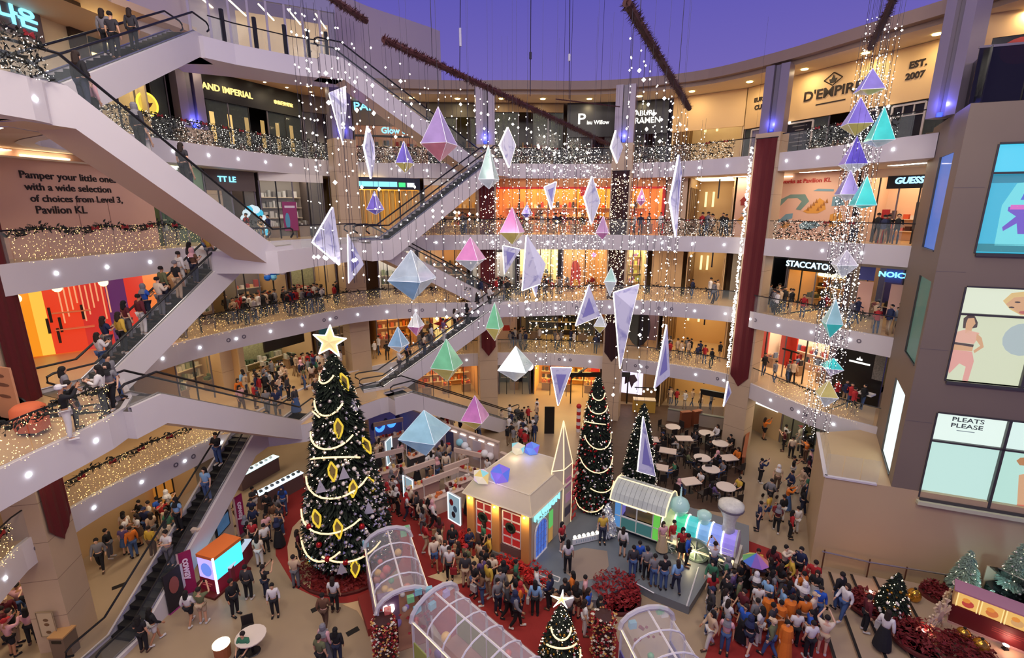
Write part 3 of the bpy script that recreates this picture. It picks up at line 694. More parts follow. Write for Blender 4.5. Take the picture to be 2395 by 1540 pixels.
t, f, h = bay(4, 832, 1000, 'brown fascia shop with cool blue lettering under the lilac escalator', back=PINK, wall=PINK, hdr=GREYH, hh=1.9, glow=(255, 226, 205, 2), signs=[('PARIS', .22, .55, .8, CYAN, 2.3), ('Glow clinic', .62, 2.25, .66, CYAN, 2.9)])
part(t, 'beam', f.box(MB(), 0, f.W, h-2.75, h-2.6, .05, .2), BLK)
bay(4, 1004, 1136, 'olive tinted glass restaurant behind the foot of the lilac escalator', back=OLIVE, wall=OLIVE, hdr=OLIVE, hh=1.1, glow=(255, 220, 120, .7), prod=DARKP)
bay(4, 1140, 1318, 'dark dining room full of tiny reflections, above the wide red trimmed shop', back=BLK, wall=BLK, hdr=mat('gold_brown', S(120, 92, 54), .5), hh=.7, glow=(255, 190, 110, .4), prod=DARKP, mull=5)
t, f, h = bay(4, 1322, 1444, 'black and charcoal eatery with a white handwritten sign, dark red below', back=BROWNR, wall=DARK, hdr=BLK, hh=2.6, glow=(255, 140, 110, .5), prod=DARKP, signs=[('P', .28, 1.25, 1.15, WHT, .62), ('isu Willow', .6, 1.5, .5, WHT, 1.8)])
t, f, h = bay(4, 1452, 1564, 'black ramen shop with white block lettering next to the beige hoarding', back=BROWNR, wall=DARK, hdr=BLK, hh=2.5, glow=(255, 150, 110, .5), prod=DARKP, signs=[('ABURI', .48, .95, .62, WHT, 1.5), ('RAMEN', .55, 1.5, .62, WHT, 1.95)])
t, f, h = bay(4, 1570, 1738, 'bright corridor below a plain beige hoarding beside the ramen shop', kind='corridor', back=CREAM, wall=CREAM, hdr=BEIGE, hh=2.5, glow=(255, 232, 190, 2.6), depth=4.5)
t, f, h = bay(4, 1742, 2215, 'long beige fascia restaurant with a lozenge emblem and black windowed front', back=BLK, wall=BLK, hdr=BEIGE, hh=2.75, glow=(255, 220, 150, .3), prod=DARKP, shelves=0, mull=8,
    signs=[("D'EMPIRE", .5, 1.45, .78, INK, 3.5), ('EUROPEAN', .13, .95, .44, INK, 1.9), ('CUISINE', .12, 1.45, .44, INK, 1.5), ('EST.', .865, .95, .46, INK, .8), ('2007', .86, 1.5, .46, INK, .9)])
part(t, 'fine_print', f.box(MB(), f.W*.5-.9, f.W*.5+.9, h-2.06, h-1.99, .14, .16), INK); uc = f.W*.5; vc = h-.72
for pts in ([(-.55, 0), (0, .36), (.55, 0), (0, -.36)],):
    b = MB()
    for (a, c), (d, e) in zip(pts, pts[1:]+pts[:1]): b.tube([f.p(uc+a, vc+c, .18), f.p(uc+d, vc+e, .18)], .03, 4)
    part(t, 'emblem_outline', b, INK)
part(t, 'emblem_motif', f.poly(MB(), [(uc+x, vc+y) for x, y in ((-.16, -.2), (.16, -.2), (.24, .02), (.1, .0), (0, .24), (-.1, .0), (-.24, .02))], .16, .03), INK)
FRW = M(190, 184, 180, .5)
for k_, (a, c, e) in enumerate(((.05, .13, 0), (.27, .42, 1), (.62, .73, 2), (.79, .92, 2))):
    u0, u1 = f.W*a, f.W*c; b = MB()
    for q in (u0, u1): f.box(b, q-.05, q+.05, .3, 2.2, .02, .1)
    for q in (.3, 2.2): f.box(b, u0, u1, q-.05, q+.05, .02, .1)
    if e == 2:
        f.box(b, u0, u1, 1.6, 1.66, .02, .08)
        for q in (.33, .66): f.box(b, u0+(u1-u0)*q-.03, u0+(u1-u0)*q+.03, 1.6, 2.2, .02, .08)
    part(t, 'window_frame', b, FRW)
    part(t, 'window_board', f.box(MB(), u0, u1, .3, 2.2, -.02, .01), BLK if e else M(120, 116, 150, .3))
    if e == 1:
        for i, w_ in enumerate((1.0, .6, 1.1, .5, 1.2, .7)): part(t, 'menu_line', f.box(MB(), (u0+u1)/2-w_/2, (u0+u1)/2+w_/2, 1.95-i*.24, 2.01-i*.24, .01, .02), M(120, 116, 112))
for a in (.3, .78): part(t, 'spot_lamp', MB().ball(f.p(f.W*a, h-2.85, .3), .09, 8), G(255, 240, 220, 5, sample=False))

# ---- third floor
t, f, h = bay(3, 20, 335, 'rose coloured hoarding with dark serif lettering and a hidden door', name='hoarding', kind='wall', back=PINK, pts=((-19.8, 19.2), (-18.4, 25.8)))
for i, s in enumerate(('Pamper your little ones', 'with a wide selection', 'of choices from Level 3,', 'Pavilion KL')):
    text(s, t, f, 1.05+i*.1, h-.95-i*.46, .02, .46, INK, name='lettering', align='LEFT', width=(3.9, 3.5, 3.85, 2.0)[i], bold=.004)
b = MB(); f.box(b, 3.0, 4.4, 2.25, 2.29, 0, .012); f.box(b, 3.0, 3.03, .1, 2.25, 0, .012); f.box(b, 4.37, 4.4, .1, 2.25, 0, .012); part(t, 'door_outline', b, M(170, 130, 112))
b = MB(); f.box(b, 0, f.W, h-.35, h-.28, .0, .25); part(t, 'cornice', b, CEIL)
part(t, 'cove_lamp', f.box(MB(), 1.2, 3.0, h-.24, h-.18, .05, .16), G(255, 236, 200, 6))
bay(3, 338, 470, 'bright green and white shop half hidden behind the sloping white escalator', back=WHITEW, wall=GREENP[0], glow=(240, 255, 230, 4), prod=GREENP, pts=((-18.4, 26.2), (-17.6, 29.0)))
t, f, h = bay(3, 486, 604, 'charcoal header shop with two small blue glyphs and a white balloon arch', back=M(90, 80, 80), wall=GREYH, hdr=GREYH, hh=1.2, glow=(255, 240, 225, 2), signs=[('TT LE', .42, .55, .5, CYAN, 1.1)], prod=MIXP)
for i in range(11):
    a = math.pi*i/10; part(t, 'balloon', MB().ball(f.p(f.W*.8+.75*math.cos(a), .5+1.45*math.sin(a), .5), .24, 8), G(225, 245, 255, .9) if i % 3 else G(70, 200, 235, .9))
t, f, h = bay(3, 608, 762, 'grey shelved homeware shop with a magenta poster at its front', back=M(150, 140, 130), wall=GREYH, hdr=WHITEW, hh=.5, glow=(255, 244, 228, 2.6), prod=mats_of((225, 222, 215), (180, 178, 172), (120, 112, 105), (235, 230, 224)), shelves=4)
part(t, 'poster', f.box(MB(), f.W*.3, f.W*.52, .5, 2.4, .1, .14), M(150, 60, 110)); part(t, 'poster_figure', f.poly(MB(), [(f.W*.36+a, 1.15+c) for a, c in ell(0, 0, .16, .55, 10)], .145, .01), M(90, 160, 190)); part(t, 'poster_band', f.box(MB(), f.W*.33, f.W*.49, 2.0, 2.15, .145, .155), M(225, 215, 225))
t, f, h = bay(3, 780, 985, 'shop with yellow curtains under a curved blue lit sign', back=M(240, 200, 110), wall=M(230, 190, 110), hdr=M(28, 34, 60, .4), hh=.85, glow=(255, 220, 140, 5), prod=WARMP, shelves=0)
part(t, 'lit_sign_strip', f.box(MB(), f.W*.06, f.W*.72, h-.66, h-.3, .14, .2), G(140, 225, 245, 1.3)); part(t, 'lit_sign_strip', f.box(MB(), f.W*.84, f.W*.93, h-.66, h-.34, .14, .2), G(235, 240, 250, 1.2)); part(t, 'green_sign_dot', f.box(MB(), f.W*.74, f.W*.82, h-.66, h-.34, .15, .2), G(60, 220, 120, 1.6))
for i in range(14): part(t, 'curtain_fold', MB().tube([f.p(f.W*(i+.5)/14, .05, -.5), f.p(f.W*(i+.5)/14, h-.9, -.5)], f.W/30, 6), M(236, 190, 96, .7))
bay(3, 990, 1136, 'tan fronted shop between the rising escalator and the dark red banner', back=TAN, wall=TAN, hdr=WHITEW, hh=.5, glow=(255, 220, 170, 3), prod=WARMP)
t, f, h = bay(3, 1150, 1552, 'widest shop on its floor, glowing orange inside a thin red frame', back=mat('amber_shop_wall', S(240, 166, 92), .6, noise=.15, nscale=1.2), wall=M(240, 170, 100), hdr=M(240, 168, 104), hh=.62, glow=(255, 205, 120, 7), prod=WARMP, shelves=3, mull=6)
REDF = G(225, 40, 30, .8)
part(t, 'red_frame', f.box(f.box(MB(), 0, f.W, h-.75, h-.6, .05, .22), f.W-.2, f.W, 0, h-.6, .05, .22), REDF); part(t, 'red_sign_board', f.box(MB(), f.W*.52, f.W*.6, h-1.3, h-.75, .1, .2), REDF)
bay(3, 1554, 1604, 'narrow beige pier wall beside the orange shop', name='wall_pier', kind='wall', back=STONE)
bay(3, 1606, 1712, 'third floor corridor lined with brown panels, near the pictorial map hoarding', kind='corridor', back=TAN, wall=TAN, glow=(255, 232, 190, 2.6), depth=4.6)
t, f, h = bay(3, 1716, 1996, 'pale pink hoarding printed with a meandering pictorial map in teal and ochre', name='hoarding', kind='wall', back=M(228, 186, 160))
TEAL = M(120, 150, 140); OCH = M(222, 160, 70); BLU = M(120, 160, 175)
text('wondrous works at Pavilion KL', t, f, f.W*.5, h-.5, .02, .42, M(190, 50, 45), width=f.W*.62, bold=.008)
for i, (pts, c) in enumerate((([(.26, .5), (.36, .52), (.4, .62), (.5, .74), (.62, .74), (.66, .6), (.6, .42), (.56, .44), (.6, .6), (.56, .67), (.48, .66), (.42, .5), (.36, .44), (.26, .43)], TEAL), ([(.62, .4), (.7, .52), (.74, .66), (.78, .6), (.8, .44), (.74, .36), (.66, .36)], OCH), ([(.24, .2), (.3, .32), (.36, .3), (.36, .18), (.3, .14)], OCH), ([(.36, .2), (.44, .24), (.48, .34), (.54, .36), (.54, .26), (.46, .18), (.38, .15)], BLU), ([(.6, .12), (.64, .2), (.74, .2), (.78, .12), (.7, .04), (.62, .04)], BLU), ([(.84, .1), (.84, .34), (.92, .4), (.94, .2), (.9, .08)], OCH), ([(.84, .5), (.84, .68), (.9, .7), (.94, .52)], BLU), ([(.68, .8), (.72, .84), (.84, .82), (.84, .78)], BLU), ([(.27, .6), (.25, .68), (.29, .74), (.33, .69), (.31, .6)], OCH), ([(.03, .18), (.08, .3), (.14, .14), (.1, .04)], OCH), ([(.06, .36), (.16, .38), (.14, .28)], BLU), ([(.44, .06), (.48, .18), (.53, .16), (.51, .04)], OCH))):
    part(t, 'map_patch', f.poly(MB(), [(x*f.W, .5+y*(h-1.0)) for x, y in pts], .0, .014), c)
for x, y in ((.08, .62), (.2, .7)): part(t, 'birdhouse_print', f.poly(MB(), [(x*f.W+a, .5+y*(h-1)+c) for a, c in ((-.3, 0), (0, .32), (.3, 0), (.2, 0), (.2, -.3), (-.2, -.3), (-.2, 0))], .015, .012), M(150, 50, 44))
for i in range(8): part(t, 'tree_print', f.poly(MB(), [(f.W*(.66+.02*i)+a, .5+(.45+.05*(i % 4))*(h-1)+c) for a, c in ((-.09, -.12), (0, .16), (.09, -.12))], .015, .012), M(170, 110, 50))
part(t, 'cove_lamp', f.box(MB(), f.W*.3, f.W*.5, h-.2, h-.15, .05, .12), G(255, 240, 214, 5))
t, f, h = bay(3, 2000, 2200, 'light beige clothes shop with a black sign board next to the tower', back=M(240, 205, 170), wall=M(236, 200, 165), glow=(255, 224, 190, 5), prod=REDP, shelves=2, hdr=M(240, 205, 172), hh=.5)
part(t, 'sign_board', f.box(MB(), f.W*.36, f.W*.86, h-1.15, h-.45, .12, .22), BLK)
text('GUESS', t, f, f.W*.62, h-.74, .25, .5, G(150, 205, 255, 2), width=f.W*.34, bold=.02, shear=.15)
part(t, 'red_pillar', f.box(MB(), f.W*.42, f.W*.5, 0, 1.9, .6, .8), M(190, 40, 36)); part(t, 'black_poster', f.box(MB(), f.W*.74, f.W*.86, .8, 2.3, .02, .08), M(70, 60, 55))

# ---- second floor
t, f, h = bay(2, 40, 312, 'shop striped in yellow, orange, red and purple light behind the packed escalator', kind='open', back=M(240, 120, 40), wall=M(240, 140, 50), glow=(255, 180, 90, 4), depth=3.0, pts=((-22.6, 20.6), (-17.6, 24.6)))
for i, (a, c, col) in enumerate(((0, .2, G(255, 150, 20, .95)), (.2, .27, G(255, 196, 70, 1.0)), (.27, .46, G(240, 60, 26, .9)), (.46, .62, G(220, 44, 36, .85)), (.62, .74, G(110, 40, 110, .6)), (.74, .86, G(232, 50, 30, .85)), (.86, 1., G(255, 130, 50, .95)))):
    part(t, 'lit_stripe', f.box(MB(), f.W*a, f.W*c, .05, h-.25, -.6, -.55), col)
for a, v in ((.07, h-.7), (.14, h-.95), (.36, h-.6), (.62, h-.5)): part(t, 'globe_lamp', MB().ball(f.p(f.W*a, v, -.2), .2, 10), G(255, 214, 150, 3))
for i in range(10): part(t, 'glass_tube', MB().tube([f.p(f.W*(.36+.03*i), h-.4-.1*(i % 3), -.35), f.p(f.W*(.36+.03*i), 1.5+.3*(i % 4), -.35)], .03, 5), G(255, 170, 120, .9))
for i in range(9): part(t, 'dark_display', f.box(MB(), f.W*(.06+.022*(i % 4)+.2*(i//4)), f.W*(.075+.022*(i % 4)+.2*(i//4)), .6+.5*(i % 3), 1.3+.5*(i % 3), -.4, -.3), M(40, 24, 20))
for v in (1.2, 2.0): part(t, 'shelf', f.box(MB(), f.W*.3, f.W*.52, v, v+.05, -.5, -.2), M(250, 160, 120))
part(t, 'edge_lamp', f.box(MB(), f.W-.06, f.W, .1, h-.3, -.2, .06), G(255, 244, 235, 2.5))
bay(2, 318, 440, 'dim second floor shop with greenery glimpsed above the packed escalator', back=M(110, 100, 70), wall=M(120, 100, 70), glow=(255, 236, 190, 2.2), prod=GREENP, pts=((-17.4, 25.2), (-16.9, 29.6)))
t, f, h = bay(2, 540, 675, 'shop with blue sphere balloons above a red clothing display', back=M(120, 100, 90), wall=TAN, glow=(255, 240, 220, 2.5), prod=REDP, shelves=2)
for i in range(14): part(t, 'balloon', MB().ball(f.p(f.W*(.62+.09*(i % 4)), h-.55-.3*(i//4), .25+.1*(i % 2)), .24, 8), (M(30, 110, 220, .25), M(120, 200, 240, .25), M(220, 215, 240, .25))[i % 3])
t, f, h = bay(2, 680, 790, 'wall of green and white foliage pattern over red clothing racks', back=mat('foliage_wall', S(150, 150, 110), .7, noise=.6, nscale=9), wall=TAN, glow=(255, 244, 220, 3), prod=REDP, shelves=1)
t, f, h = bay(2, 880, 975, 'white framed picture panel shop beside the central beige column', back=WHITEW, wall=WHITEW, glow=(255, 248, 238, 4), prod=GREENP, shelves=2)
bay(2, 978, 1096, 'second floor shop of small dark goods under the inner escalator', back=M(190, 140, 90), wall=TAN, glow=(255, 230, 190, 3), prod=DARKP)
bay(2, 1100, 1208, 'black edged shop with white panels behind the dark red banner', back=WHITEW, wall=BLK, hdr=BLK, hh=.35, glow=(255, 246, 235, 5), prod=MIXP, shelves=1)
t, f, h = bay(2, 1212, 1312, 'brilliantly lit cream boutique with a black door edge', back=M(250, 232, 190), wall=M(250, 232, 190), glow=(255, 236, 190, 9), prod=MIXP, shelves=2)
part(t, 'black_pier', f.box(MB(), f.W-.3, f.W-.02, 0, h, -.1, .1), BLK)
t, f, h = bay(2, 1316, 1424, 'tan gallery shop showing a large red and yellow artwork', back=M(232, 196, 150), wall=M(225, 185, 140), glow=(255, 224, 170, 5), shelves=0, mull=2)
part(t, 'artwork', f.poly(MB(), [(f.W*.2+a, 1.7+c) for a, c in ((0, -1.2), (.8, -1.2), (.85, .3), (.5, 1.0), (.15, .9), (0, .2))], -.3, .04), M(216, 60, 40)); part(t, 'artwork_patch', f.poly(MB(), [(f.W*.2+.1+a, .9+c) for a, c in ((0, -.3), (.6, -.3), (.5, .2), (.2, .3))], -.255, .02), M(236, 180, 60))
part(t, 'hanging_lantern', MB().ball(f.p(f.W*.72, h-.7, -.5), .2, 8), G(230, 150, 220, 1.2))
t, f, h = bay(2, 1442, 1516, 'cream toy shop seen between the sequinned column and the tan wall', back=M(246, 226, 180), wall=M(240, 215, 170), glow=(255, 236, 190, 7), prod=mats_of((230, 150, 190), (200, 215, 120), (240, 220, 190), (150, 110, 170)), shelves=4)
bay(2, 1518, 1598, 'plain tan panelled wall left of the second floor corridor'.replace('left of', 'ahead of'), name='wall_pier', kind='wall', back=TAN)
bay(2, 1600, 1700, 'second floor corridor with tall lanterns and two walkers', kind='corridor', back=TAN, wall=TAN, glow=(255, 232, 190, 2.6), depth=4.6)
bay(2, 1704, 1764, 'grey pier with a dark doorway beside the tall red banner', name='wall_pier', kind='wall', back=M(150, 140, 125))
t, f, h = bay(2, 1768, 1836, 'black fronted shop with a narrow cyan screen', back=BLK, wall=BLK, hdr=BLK, hh=.4, glow=(230, 240, 255, 1.6), shelves=1, mull=2)
part(t, 'cyan_screen', f.box(MB(), f.W*.1, f.W*.3, .3, 3.2, .05, .1), G(40, 150, 190, .9))
t, f, h = bay(2, 1838, 1975, 'warm shoe shop under bold pale blue lettering', back=M(240, 196, 110), wall=M(200, 150, 90), hdr=BLK, hh=1.1, glow=(255, 214, 130, 6), prod=DARKP, shelves=3, signs=[('STACCATO', .34, .72, .72, G(190, 232, 255, 2.2), 2.9)])
part(t, 'oval_lamp', MB().lathe([(.9, 0), (.9, .12), (.0001, .14)], 20, f.p(f.W*.7, h-1.3, -.6)), G(255, 240, 180, 2.2))
t, f, h = bay(2, 1982, 2150, 'lilac glass boutique with two hanging pink banners', back=M(70, 66, 120), wall=M(150, 130, 110), hdr=M(170, 160, 150), hh=.45, glow=(255, 230, 210, 2.2), prod=MIXP, shelves=1, signs=[('NOICE', .62, .8, .42, CYAN, 1.5)])
for a in (.16, .62): part(t, 'pink_banner', f.box(MB(), f.W*a, f.W*a+.75, .5, 2.5, .25, .28), M(225, 180, 165)); 
for a in (.12, .5): part(t, 'blue_panel', f.box(MB(), f.W*a, f.W*a+.8, 2.55, 3.4, .05, .08), M(80, 90, 170))

# ---- first floor
bay(1, 395, 500, 'first floor tan recess with a small lit display behind the tall column', back=TAN, wall=TAN, glow=(255, 226, 170, 3), prod=GREENP, pts=((-19.6, 27), (-18.4, 31.5)))
t, f, h = bay(1, 560, 735, 'open hall with a long black sign board over leafy green planting', back=mat('foliage_wall', S(150, 150, 110), .7, noise=.6, nscale=9), wall=TAN, glow=(255, 244, 225, 3), shelves=1, prod=GREENP, mull=0)
part(t, 'sign_board', f.box(MB(), f.W*.3, f.W*.85, 2.2, 3.0, .1, .25), BLK)
t, f, h = bay(1, 738, 850, 'first floor shop with a hanging cyan and green banner', back=M(170, 150, 120), wall=TAN, glow=(255, 244, 225, 2), prod=DARKP)
part(t, 'banner', f.box(MB(), .1, .9, 1.3, 3.4, .3, .33), M(60, 150, 170))
bay(1, 880, 985, 'amber food shop with stacked shelves behind the pale hanging crystal', back=M(236, 180, 100), wall=M(225, 170, 100), glow=(255, 210, 130, 5), prod=WARMP, shelves=4)
t, f, h = bay(1, 988, 1066, 'shop window with a glowing yellow and red star poster', back=M(200, 150, 90), wall=TAN, glow=(255, 220, 150, 4), shelves=2)
part(t, 'lit_poster', f.box(MB(), f.W*.35, f.W*.9, .3, 3.3, .05, .1), G(250, 210, 120, 1.0)); part(t, 'poster_star', f.poly(MB(), [(f.W*.62+.8*(1 if i % 2 == 0 else .4)*math.cos(math.pi*i/5+.6), 2+.8*(1 if i % 2 == 0 else .4)*math.sin(math.pi*i/5+.6)) for i in range(10)], .11, .02), M(200, 50, 36))
bay(1, 1070, 1132, 'tan first floor shop lit dimly beside the escalator riders', back=M(210, 160, 100), wall=TAN, glow=(255, 220, 160, 3), prod=WARMP)
t, f, h = bay(1, 1158, 1212, 'poster wall with a round red and white festive figure', kind='wall', back=M(240, 206, 170))
part(t, 'poster_body', f.poly(MB(), [(f.W*.5+a, 2.1+c) for a, c in ell(0, 0, .45, .8, 14)], 0, .02), M(226, 200, 180)); part(t, 'poster_cap', f.poly(MB(), [(f.W*.5+a, 2.9+c) for a, c in ((-.5, -.1), (.5, -.1), (.3, .4), (-.2, .5))], .02, .02), M(200, 40, 36)); part(t, 'poster_coat', f.poly(MB(), [(f.W*.5+a, 1.1+c) for a, c in ((-.35, 0), (.35, 0), (.25, .5), (-.25, .5))], .02, .02), M(205, 60, 40))
bay(1, 1216, 1396, 'deep shop crowded with dark christmas trees and a blue lamp', back=M(70, 62, 44), wall=M(120, 96, 60), glow=(255, 226, 150, 3), prod=mats_of((40, 50, 36), (60, 66, 44), (150, 120, 70), (200, 190, 160)), shelves=3)
t, f, h = bay(1, 1400, 1428, 'orange and pink window display by the sequinned column', back=M(230, 150, 90), wall=TAN, glow=(255, 200, 120, 4), prod=REDP, mull=1)
t, f, h = bay(1, 1448, 1542, 'lilac shop front with a large dark oval tree print', back=M(150, 130, 150), wall=TAN, glow=(255, 230, 210, 2.5), shelves=0, mull=2)
part(t, 'oval_print', f.poly(MB(), [(f.W*.5+a, 1.9+c) for a, c in ell(0, 0, .95, 1.7, 18)], -.2, .04), M(30, 28, 28))
bay(1, 1546, 1700, 'first floor corridor with strollers, below the lantern corridor', kind='corridor', back=M(226, 180, 112), wall=TAN, glow=(255, 232, 190, 2.6), depth=5)
t, f, h = bay(1, 1742, 1936, 'white lit shop hung with scarlet curtains', back=M(248, 226, 200), wall=M(244, 220, 190), glow=(255, 238, 220, 7), prod=MIXP, shelves=2)
for a, c in ((.1, .24), (.4, .6)): part(t, 'scarlet_curtain', f.box(MB(), f.W*a, f.W*c, .8, 3.2, -.4, -.3), M(216, 54, 36, .7))
part(t, 'black_stand', f.box(f.box(MB(), f.W*.6, f.W*.62, 0, 2.2, .2, .25), f.W*.5, f.W*.7, 2.1, 2.2, .2, .3), BLK)
t, f, h = bay(1, 1950, 2062, 'black wall with a small white crown logo, next to a white counter', kind='wall', back=BLK)
part(t, 'logo_bar', f.box(MB(), f.W*.3, f.W*.72, h-1.55, h-1.45, .0, .04), WHT); part(t, 'logo_crown', f.poly(MB(), [(f.W*.5+a, h-1.35+c) for a, c in ((-.16, 0), (.16, 0), (.14, .12), (.04, .1), (0, .24), (-.04, .1), (-.14, .12))], 0, .04), WHT)
part(t, 'patterned_panel', f.box(MB(), f.W*.8, f.W, 1.7, 3.6, .01, .06), mat('speckled_panel', S(110, 105, 100), .6, noise=.9, nscale=14)); part(t, 'counter_top', f.box(MB(), f.W*.72, f.W, .9, 1.0, .5, 1.1), WHITEW)

# ---- ground floor, under the first balcony
bay(0, 975, 1122, 'warm ground floor cafe opening past the lowest escalator', back=M(236, 176, 100), wall=M(220, 165, 100), glow=(255, 214, 140, 5), prod=WARMP)
bay(0, 1164, 1244, 'dark navy ground floor shop behind the strollers', back=M(40, 40, 56), wall=M(40, 40, 56), hdr=M(36, 36, 50), hh=.6, glow=(255, 240, 220, 1.5), prod=DARKP)
t, f, h = bay(0, 1248, 1404, 'blazing yellow and orange shop at the far end of the floor', back=M(250, 190, 90), wall=M(250, 200, 110), glow=(255, 216, 130, 11), prod=WARMP, shelves=4)
part(t, 'red_sign', f.box(MB(), f.W*.86, f.W*.98, h-1.4, h-.2, .1, .2), G(230, 50, 30, 1.0)); part(t, 'round_sign', MB().lathe([(.4, 0), (.4, .08), (.0001, .08)], 16, f.p(-.4, h-1.2, .3), 0, Matrix((f.U, f.V, f.N)).transposed()), G(255, 220, 225, 1.6))
t, f, h = bay(0, 1440, 1536, 'brown shop wall carrying a bright white screen with a dark figure', kind='wall', back=M(120, 90, 56))
part(t, 'screen', f.box(MB(), f.W*.12, f.W*.66, .9, 3.0, .05, .16), G(236, 222, 248, 1.3)); part(t, 'screen_figure', f.poly(MB(), [(f.W*.36+a, 2.1+c) for a, c in ((-.5, -.4), (-.1, -.1), (.1, -.7), (.3, -.2), (.6, .1), (.3, .6), (-.1, .5), (-.5, .3))], .17, .01), M(60, 44, 60))
bay(0, 1540, 1700, 'ground floor passage with three shoppers under the tall kites', kind='corridor', back=M(226, 184, 120), wall=TAN, glow=(255, 232, 190, 2.6), depth=5)
t, f, h = bay(0, 1752, 1826, 'beige ground floor wall with a slim white light bar sign', kind='wall', back=M(192, 164, 120))
part(t, 'sign_bar', f.box(MB(), f.W*.12, f.W*.88, 2.2, 2.45, .02, .08), WHT)
bay(0, 1828, 1935, 'glazed ground floor shop with dark racks beside the terrace', back=M(60, 60, 50), wall=M(150, 130, 90), glow=(230, 255, 235, 1.5), prod=DARKP, shelves=3)
bay(0, 120, 480, 'long tan ground floor wall behind the queue under the balcony', name='wall_pier', kind='wall', back=M(196, 160, 112), pts=((-22.5, 15), (-19.5, 27)))
# warm lamps in the walkway ceilings
for k in (0, 1, 2, 3):
    r = RINGS[max(k, 1)]; zc = Z[k+1]-FH-.06; l = 5.; rr_ = RINGS[k+1]
    while l < rr_.L[-1]-2:
        p = rr_.at(l, 1.9); q = rr_.at(l+.5, 1.9)
        a = area('walkway_ceiling_lamp', (p.x, p.y, zc), 2.4, 62, (1, .83, .63), shape='RECTANGLE', sy=.5); a.rotation_euler = (0, 0, math.atan2((q-p).y, (q-p).x)); l += 5.2
        a.visible_camera = True
# ================================================================== BANNERS, HANGING BEAMS, LIGHT STRINGS, CRYSTALS, GARLANDS
def banner(ci, z0, z1, w_, label):
    x, y, cw = cols[ci][:3]; a = math.atan2(y-20, x-1.5)
    inn = Vector((-math.cos(a), -math.sin(a), 0)); u = Vector((-math.sin(a), math.cos(a), 0))
    c = Vector((x, y, 0))+inn*(cw*.425+.06); h = w_/2
    t = thing('banner', label, 'banner', (c.x, c.y, z0))
    b = MB(); n = 12; cm = mat('sequin_maroon', S(46, 10, 16), .8, noise=.2, nscale=8) if ci == 4 else RED
    for i in range(n):
        f0, f1 = -h+w_*i/n, -h+w_*(i+1)/n; g = lambda f: .025*math.sin(f*14)
        zb = lambda f: z0+.75*abs(f)/h
        b.face([c+u*f0+inn*g(f0)+Vector((0, 0, zb(f0))), c+u*f1+inn*g(f1)+Vector((0, 0, zb(f1))), c+u*f1+inn*g(f1)+Vector((0, 0, z1)), c+u*f0+inn*g(f0)+Vector((0, 0, z1))])
    part(t, 'cloth', b, cm, True); part(t, 'top_rod', MB().tube([c-u*(h+.05)+Vector((0, 0, z1)), c+u*(h+.05)+Vector((0, 0, z1))], .03, 6), BLACK)
    return t, c, u, inn
bn = [banner(0, 4.4, 19.0, 1.25, 'dark red banner on the wide beige column beside the striped shop'), banner(3, 5.2, 18.4, 1.15, 'slim dark red banner sprinkled with bulbs behind the inner escalators'),
      banner(4, 5.0, 19.4, 1.2, 'almost black red banner smothered in tiny bulbs beside the marbled kite'), banner(5, 4.7, 21.0, 1.25, 'tall plain red banner edged by a white bulb string, near the map hoarding')]
def bulbs_on(bi, z0, z1, n, r, spread, name='bulb_cluster', m=None, nn=.12, side=0.):
    t, c, u, inn = bn[bi]; b = MB(); rr = random.Random(bi)
    for i in range(n):
        p = c+u*(side+rr.uniform(-spread, spread))+inn*(nn+rr.uniform(0, .1)); b.octa((p.x, p.y, rr.uniform(z0, z1)), r*rr.uniform(.6, 1.3))
    stuff(part(t, name, b, m or BULB))
bulbs_on(1, 6.5, 18, 90, .035, .55); bulbs_on(2, 8.2, 19, 520, .028, .62); bulbs_on(3, 6, 20.5, 420, .05, .09, side=.72, nn=.25, m=BULBW)
part(bn[3][0], 'light_cord', MB().tube([bn[3][1]+bn[3][2]*.72+bn[3][3]*.3+Vector((0, 0, z_)) for z_ in (5, 20.8)], .02, 4), CHROME)

WIRE = mat('dark_wire', S(34, 30, 48), .6)
def tinsel(mb, p, q, r, n, rr, m=0):
    p = Vector(p); q = Vector(q); d = (q-p).normalized(); a = d.cross(Vector((0, 0, 1))).normalized(); c = d.cross(a)
    for i in range(n):
        o_ = p.lerp(q, rr.random()); th = rr.uniform(0, 6.3); e_ = (a*math.cos(th)+c*math.sin(th)+d*rr.uniform(-.5, .5))*r*rr.uniform(.7, 1.25); s = d*r*.22
        mb.face([o_-s, o_+s, o_+e_], m)
BEAMS = []
def beam(label, p, q, r):
    t = thing('garland_beam', label, 'beam', tuple((Vector(p)+Vector(q))/2)); rr = random.Random(3)
    part(t, 'core', MB().tube([p, q], r*.55, 8), M(60, 14, 18, .7))
    b = MB(); tinsel(b, p, q, r, int((Vector(q)-Vector(p)).length*150), rr); stuff(part(t, 'tinsel', b, mat('maroon_tinsel', S(66, 17, 22), .7, noise=.5, nscale=9)))
    for f in (.12, .7):
        c = Vector(p).lerp(Vector(q), f); part(t, 'suspension_wire', MB().tube([c, (c.x, c.y, 40)], .011, 4), WIRE)
    BEAMS.append((Vector(p), Vector(q))); return t
bA = (aty(897, 92, 17), aty(1424, 338, 33)); bB = (aty(1466, 6, 13.2), aty(1612, 254, 24)); bC = (aty(2098, -20, 13), aty(2036, 112, 17)); bD = (aty(770, -8, 13), aty(856, 49, 14.6))
beam('longest maroon tinsel beam slanting across the open sky', *bA, .19); beam('thick maroon tinsel beam pointing down at the beige hoarding', *bB, .2)
beam('short maroon tinsel beam above the cascade of crystals', *bC, .16); beam('stub of maroon tinsel beam in front of the upper wall', *bD, .15)
beam('thin dark red tinsel beam above the ramen shop columns', aty(1300, 232, 35.5), aty(1450, 250, 34.5), .06)
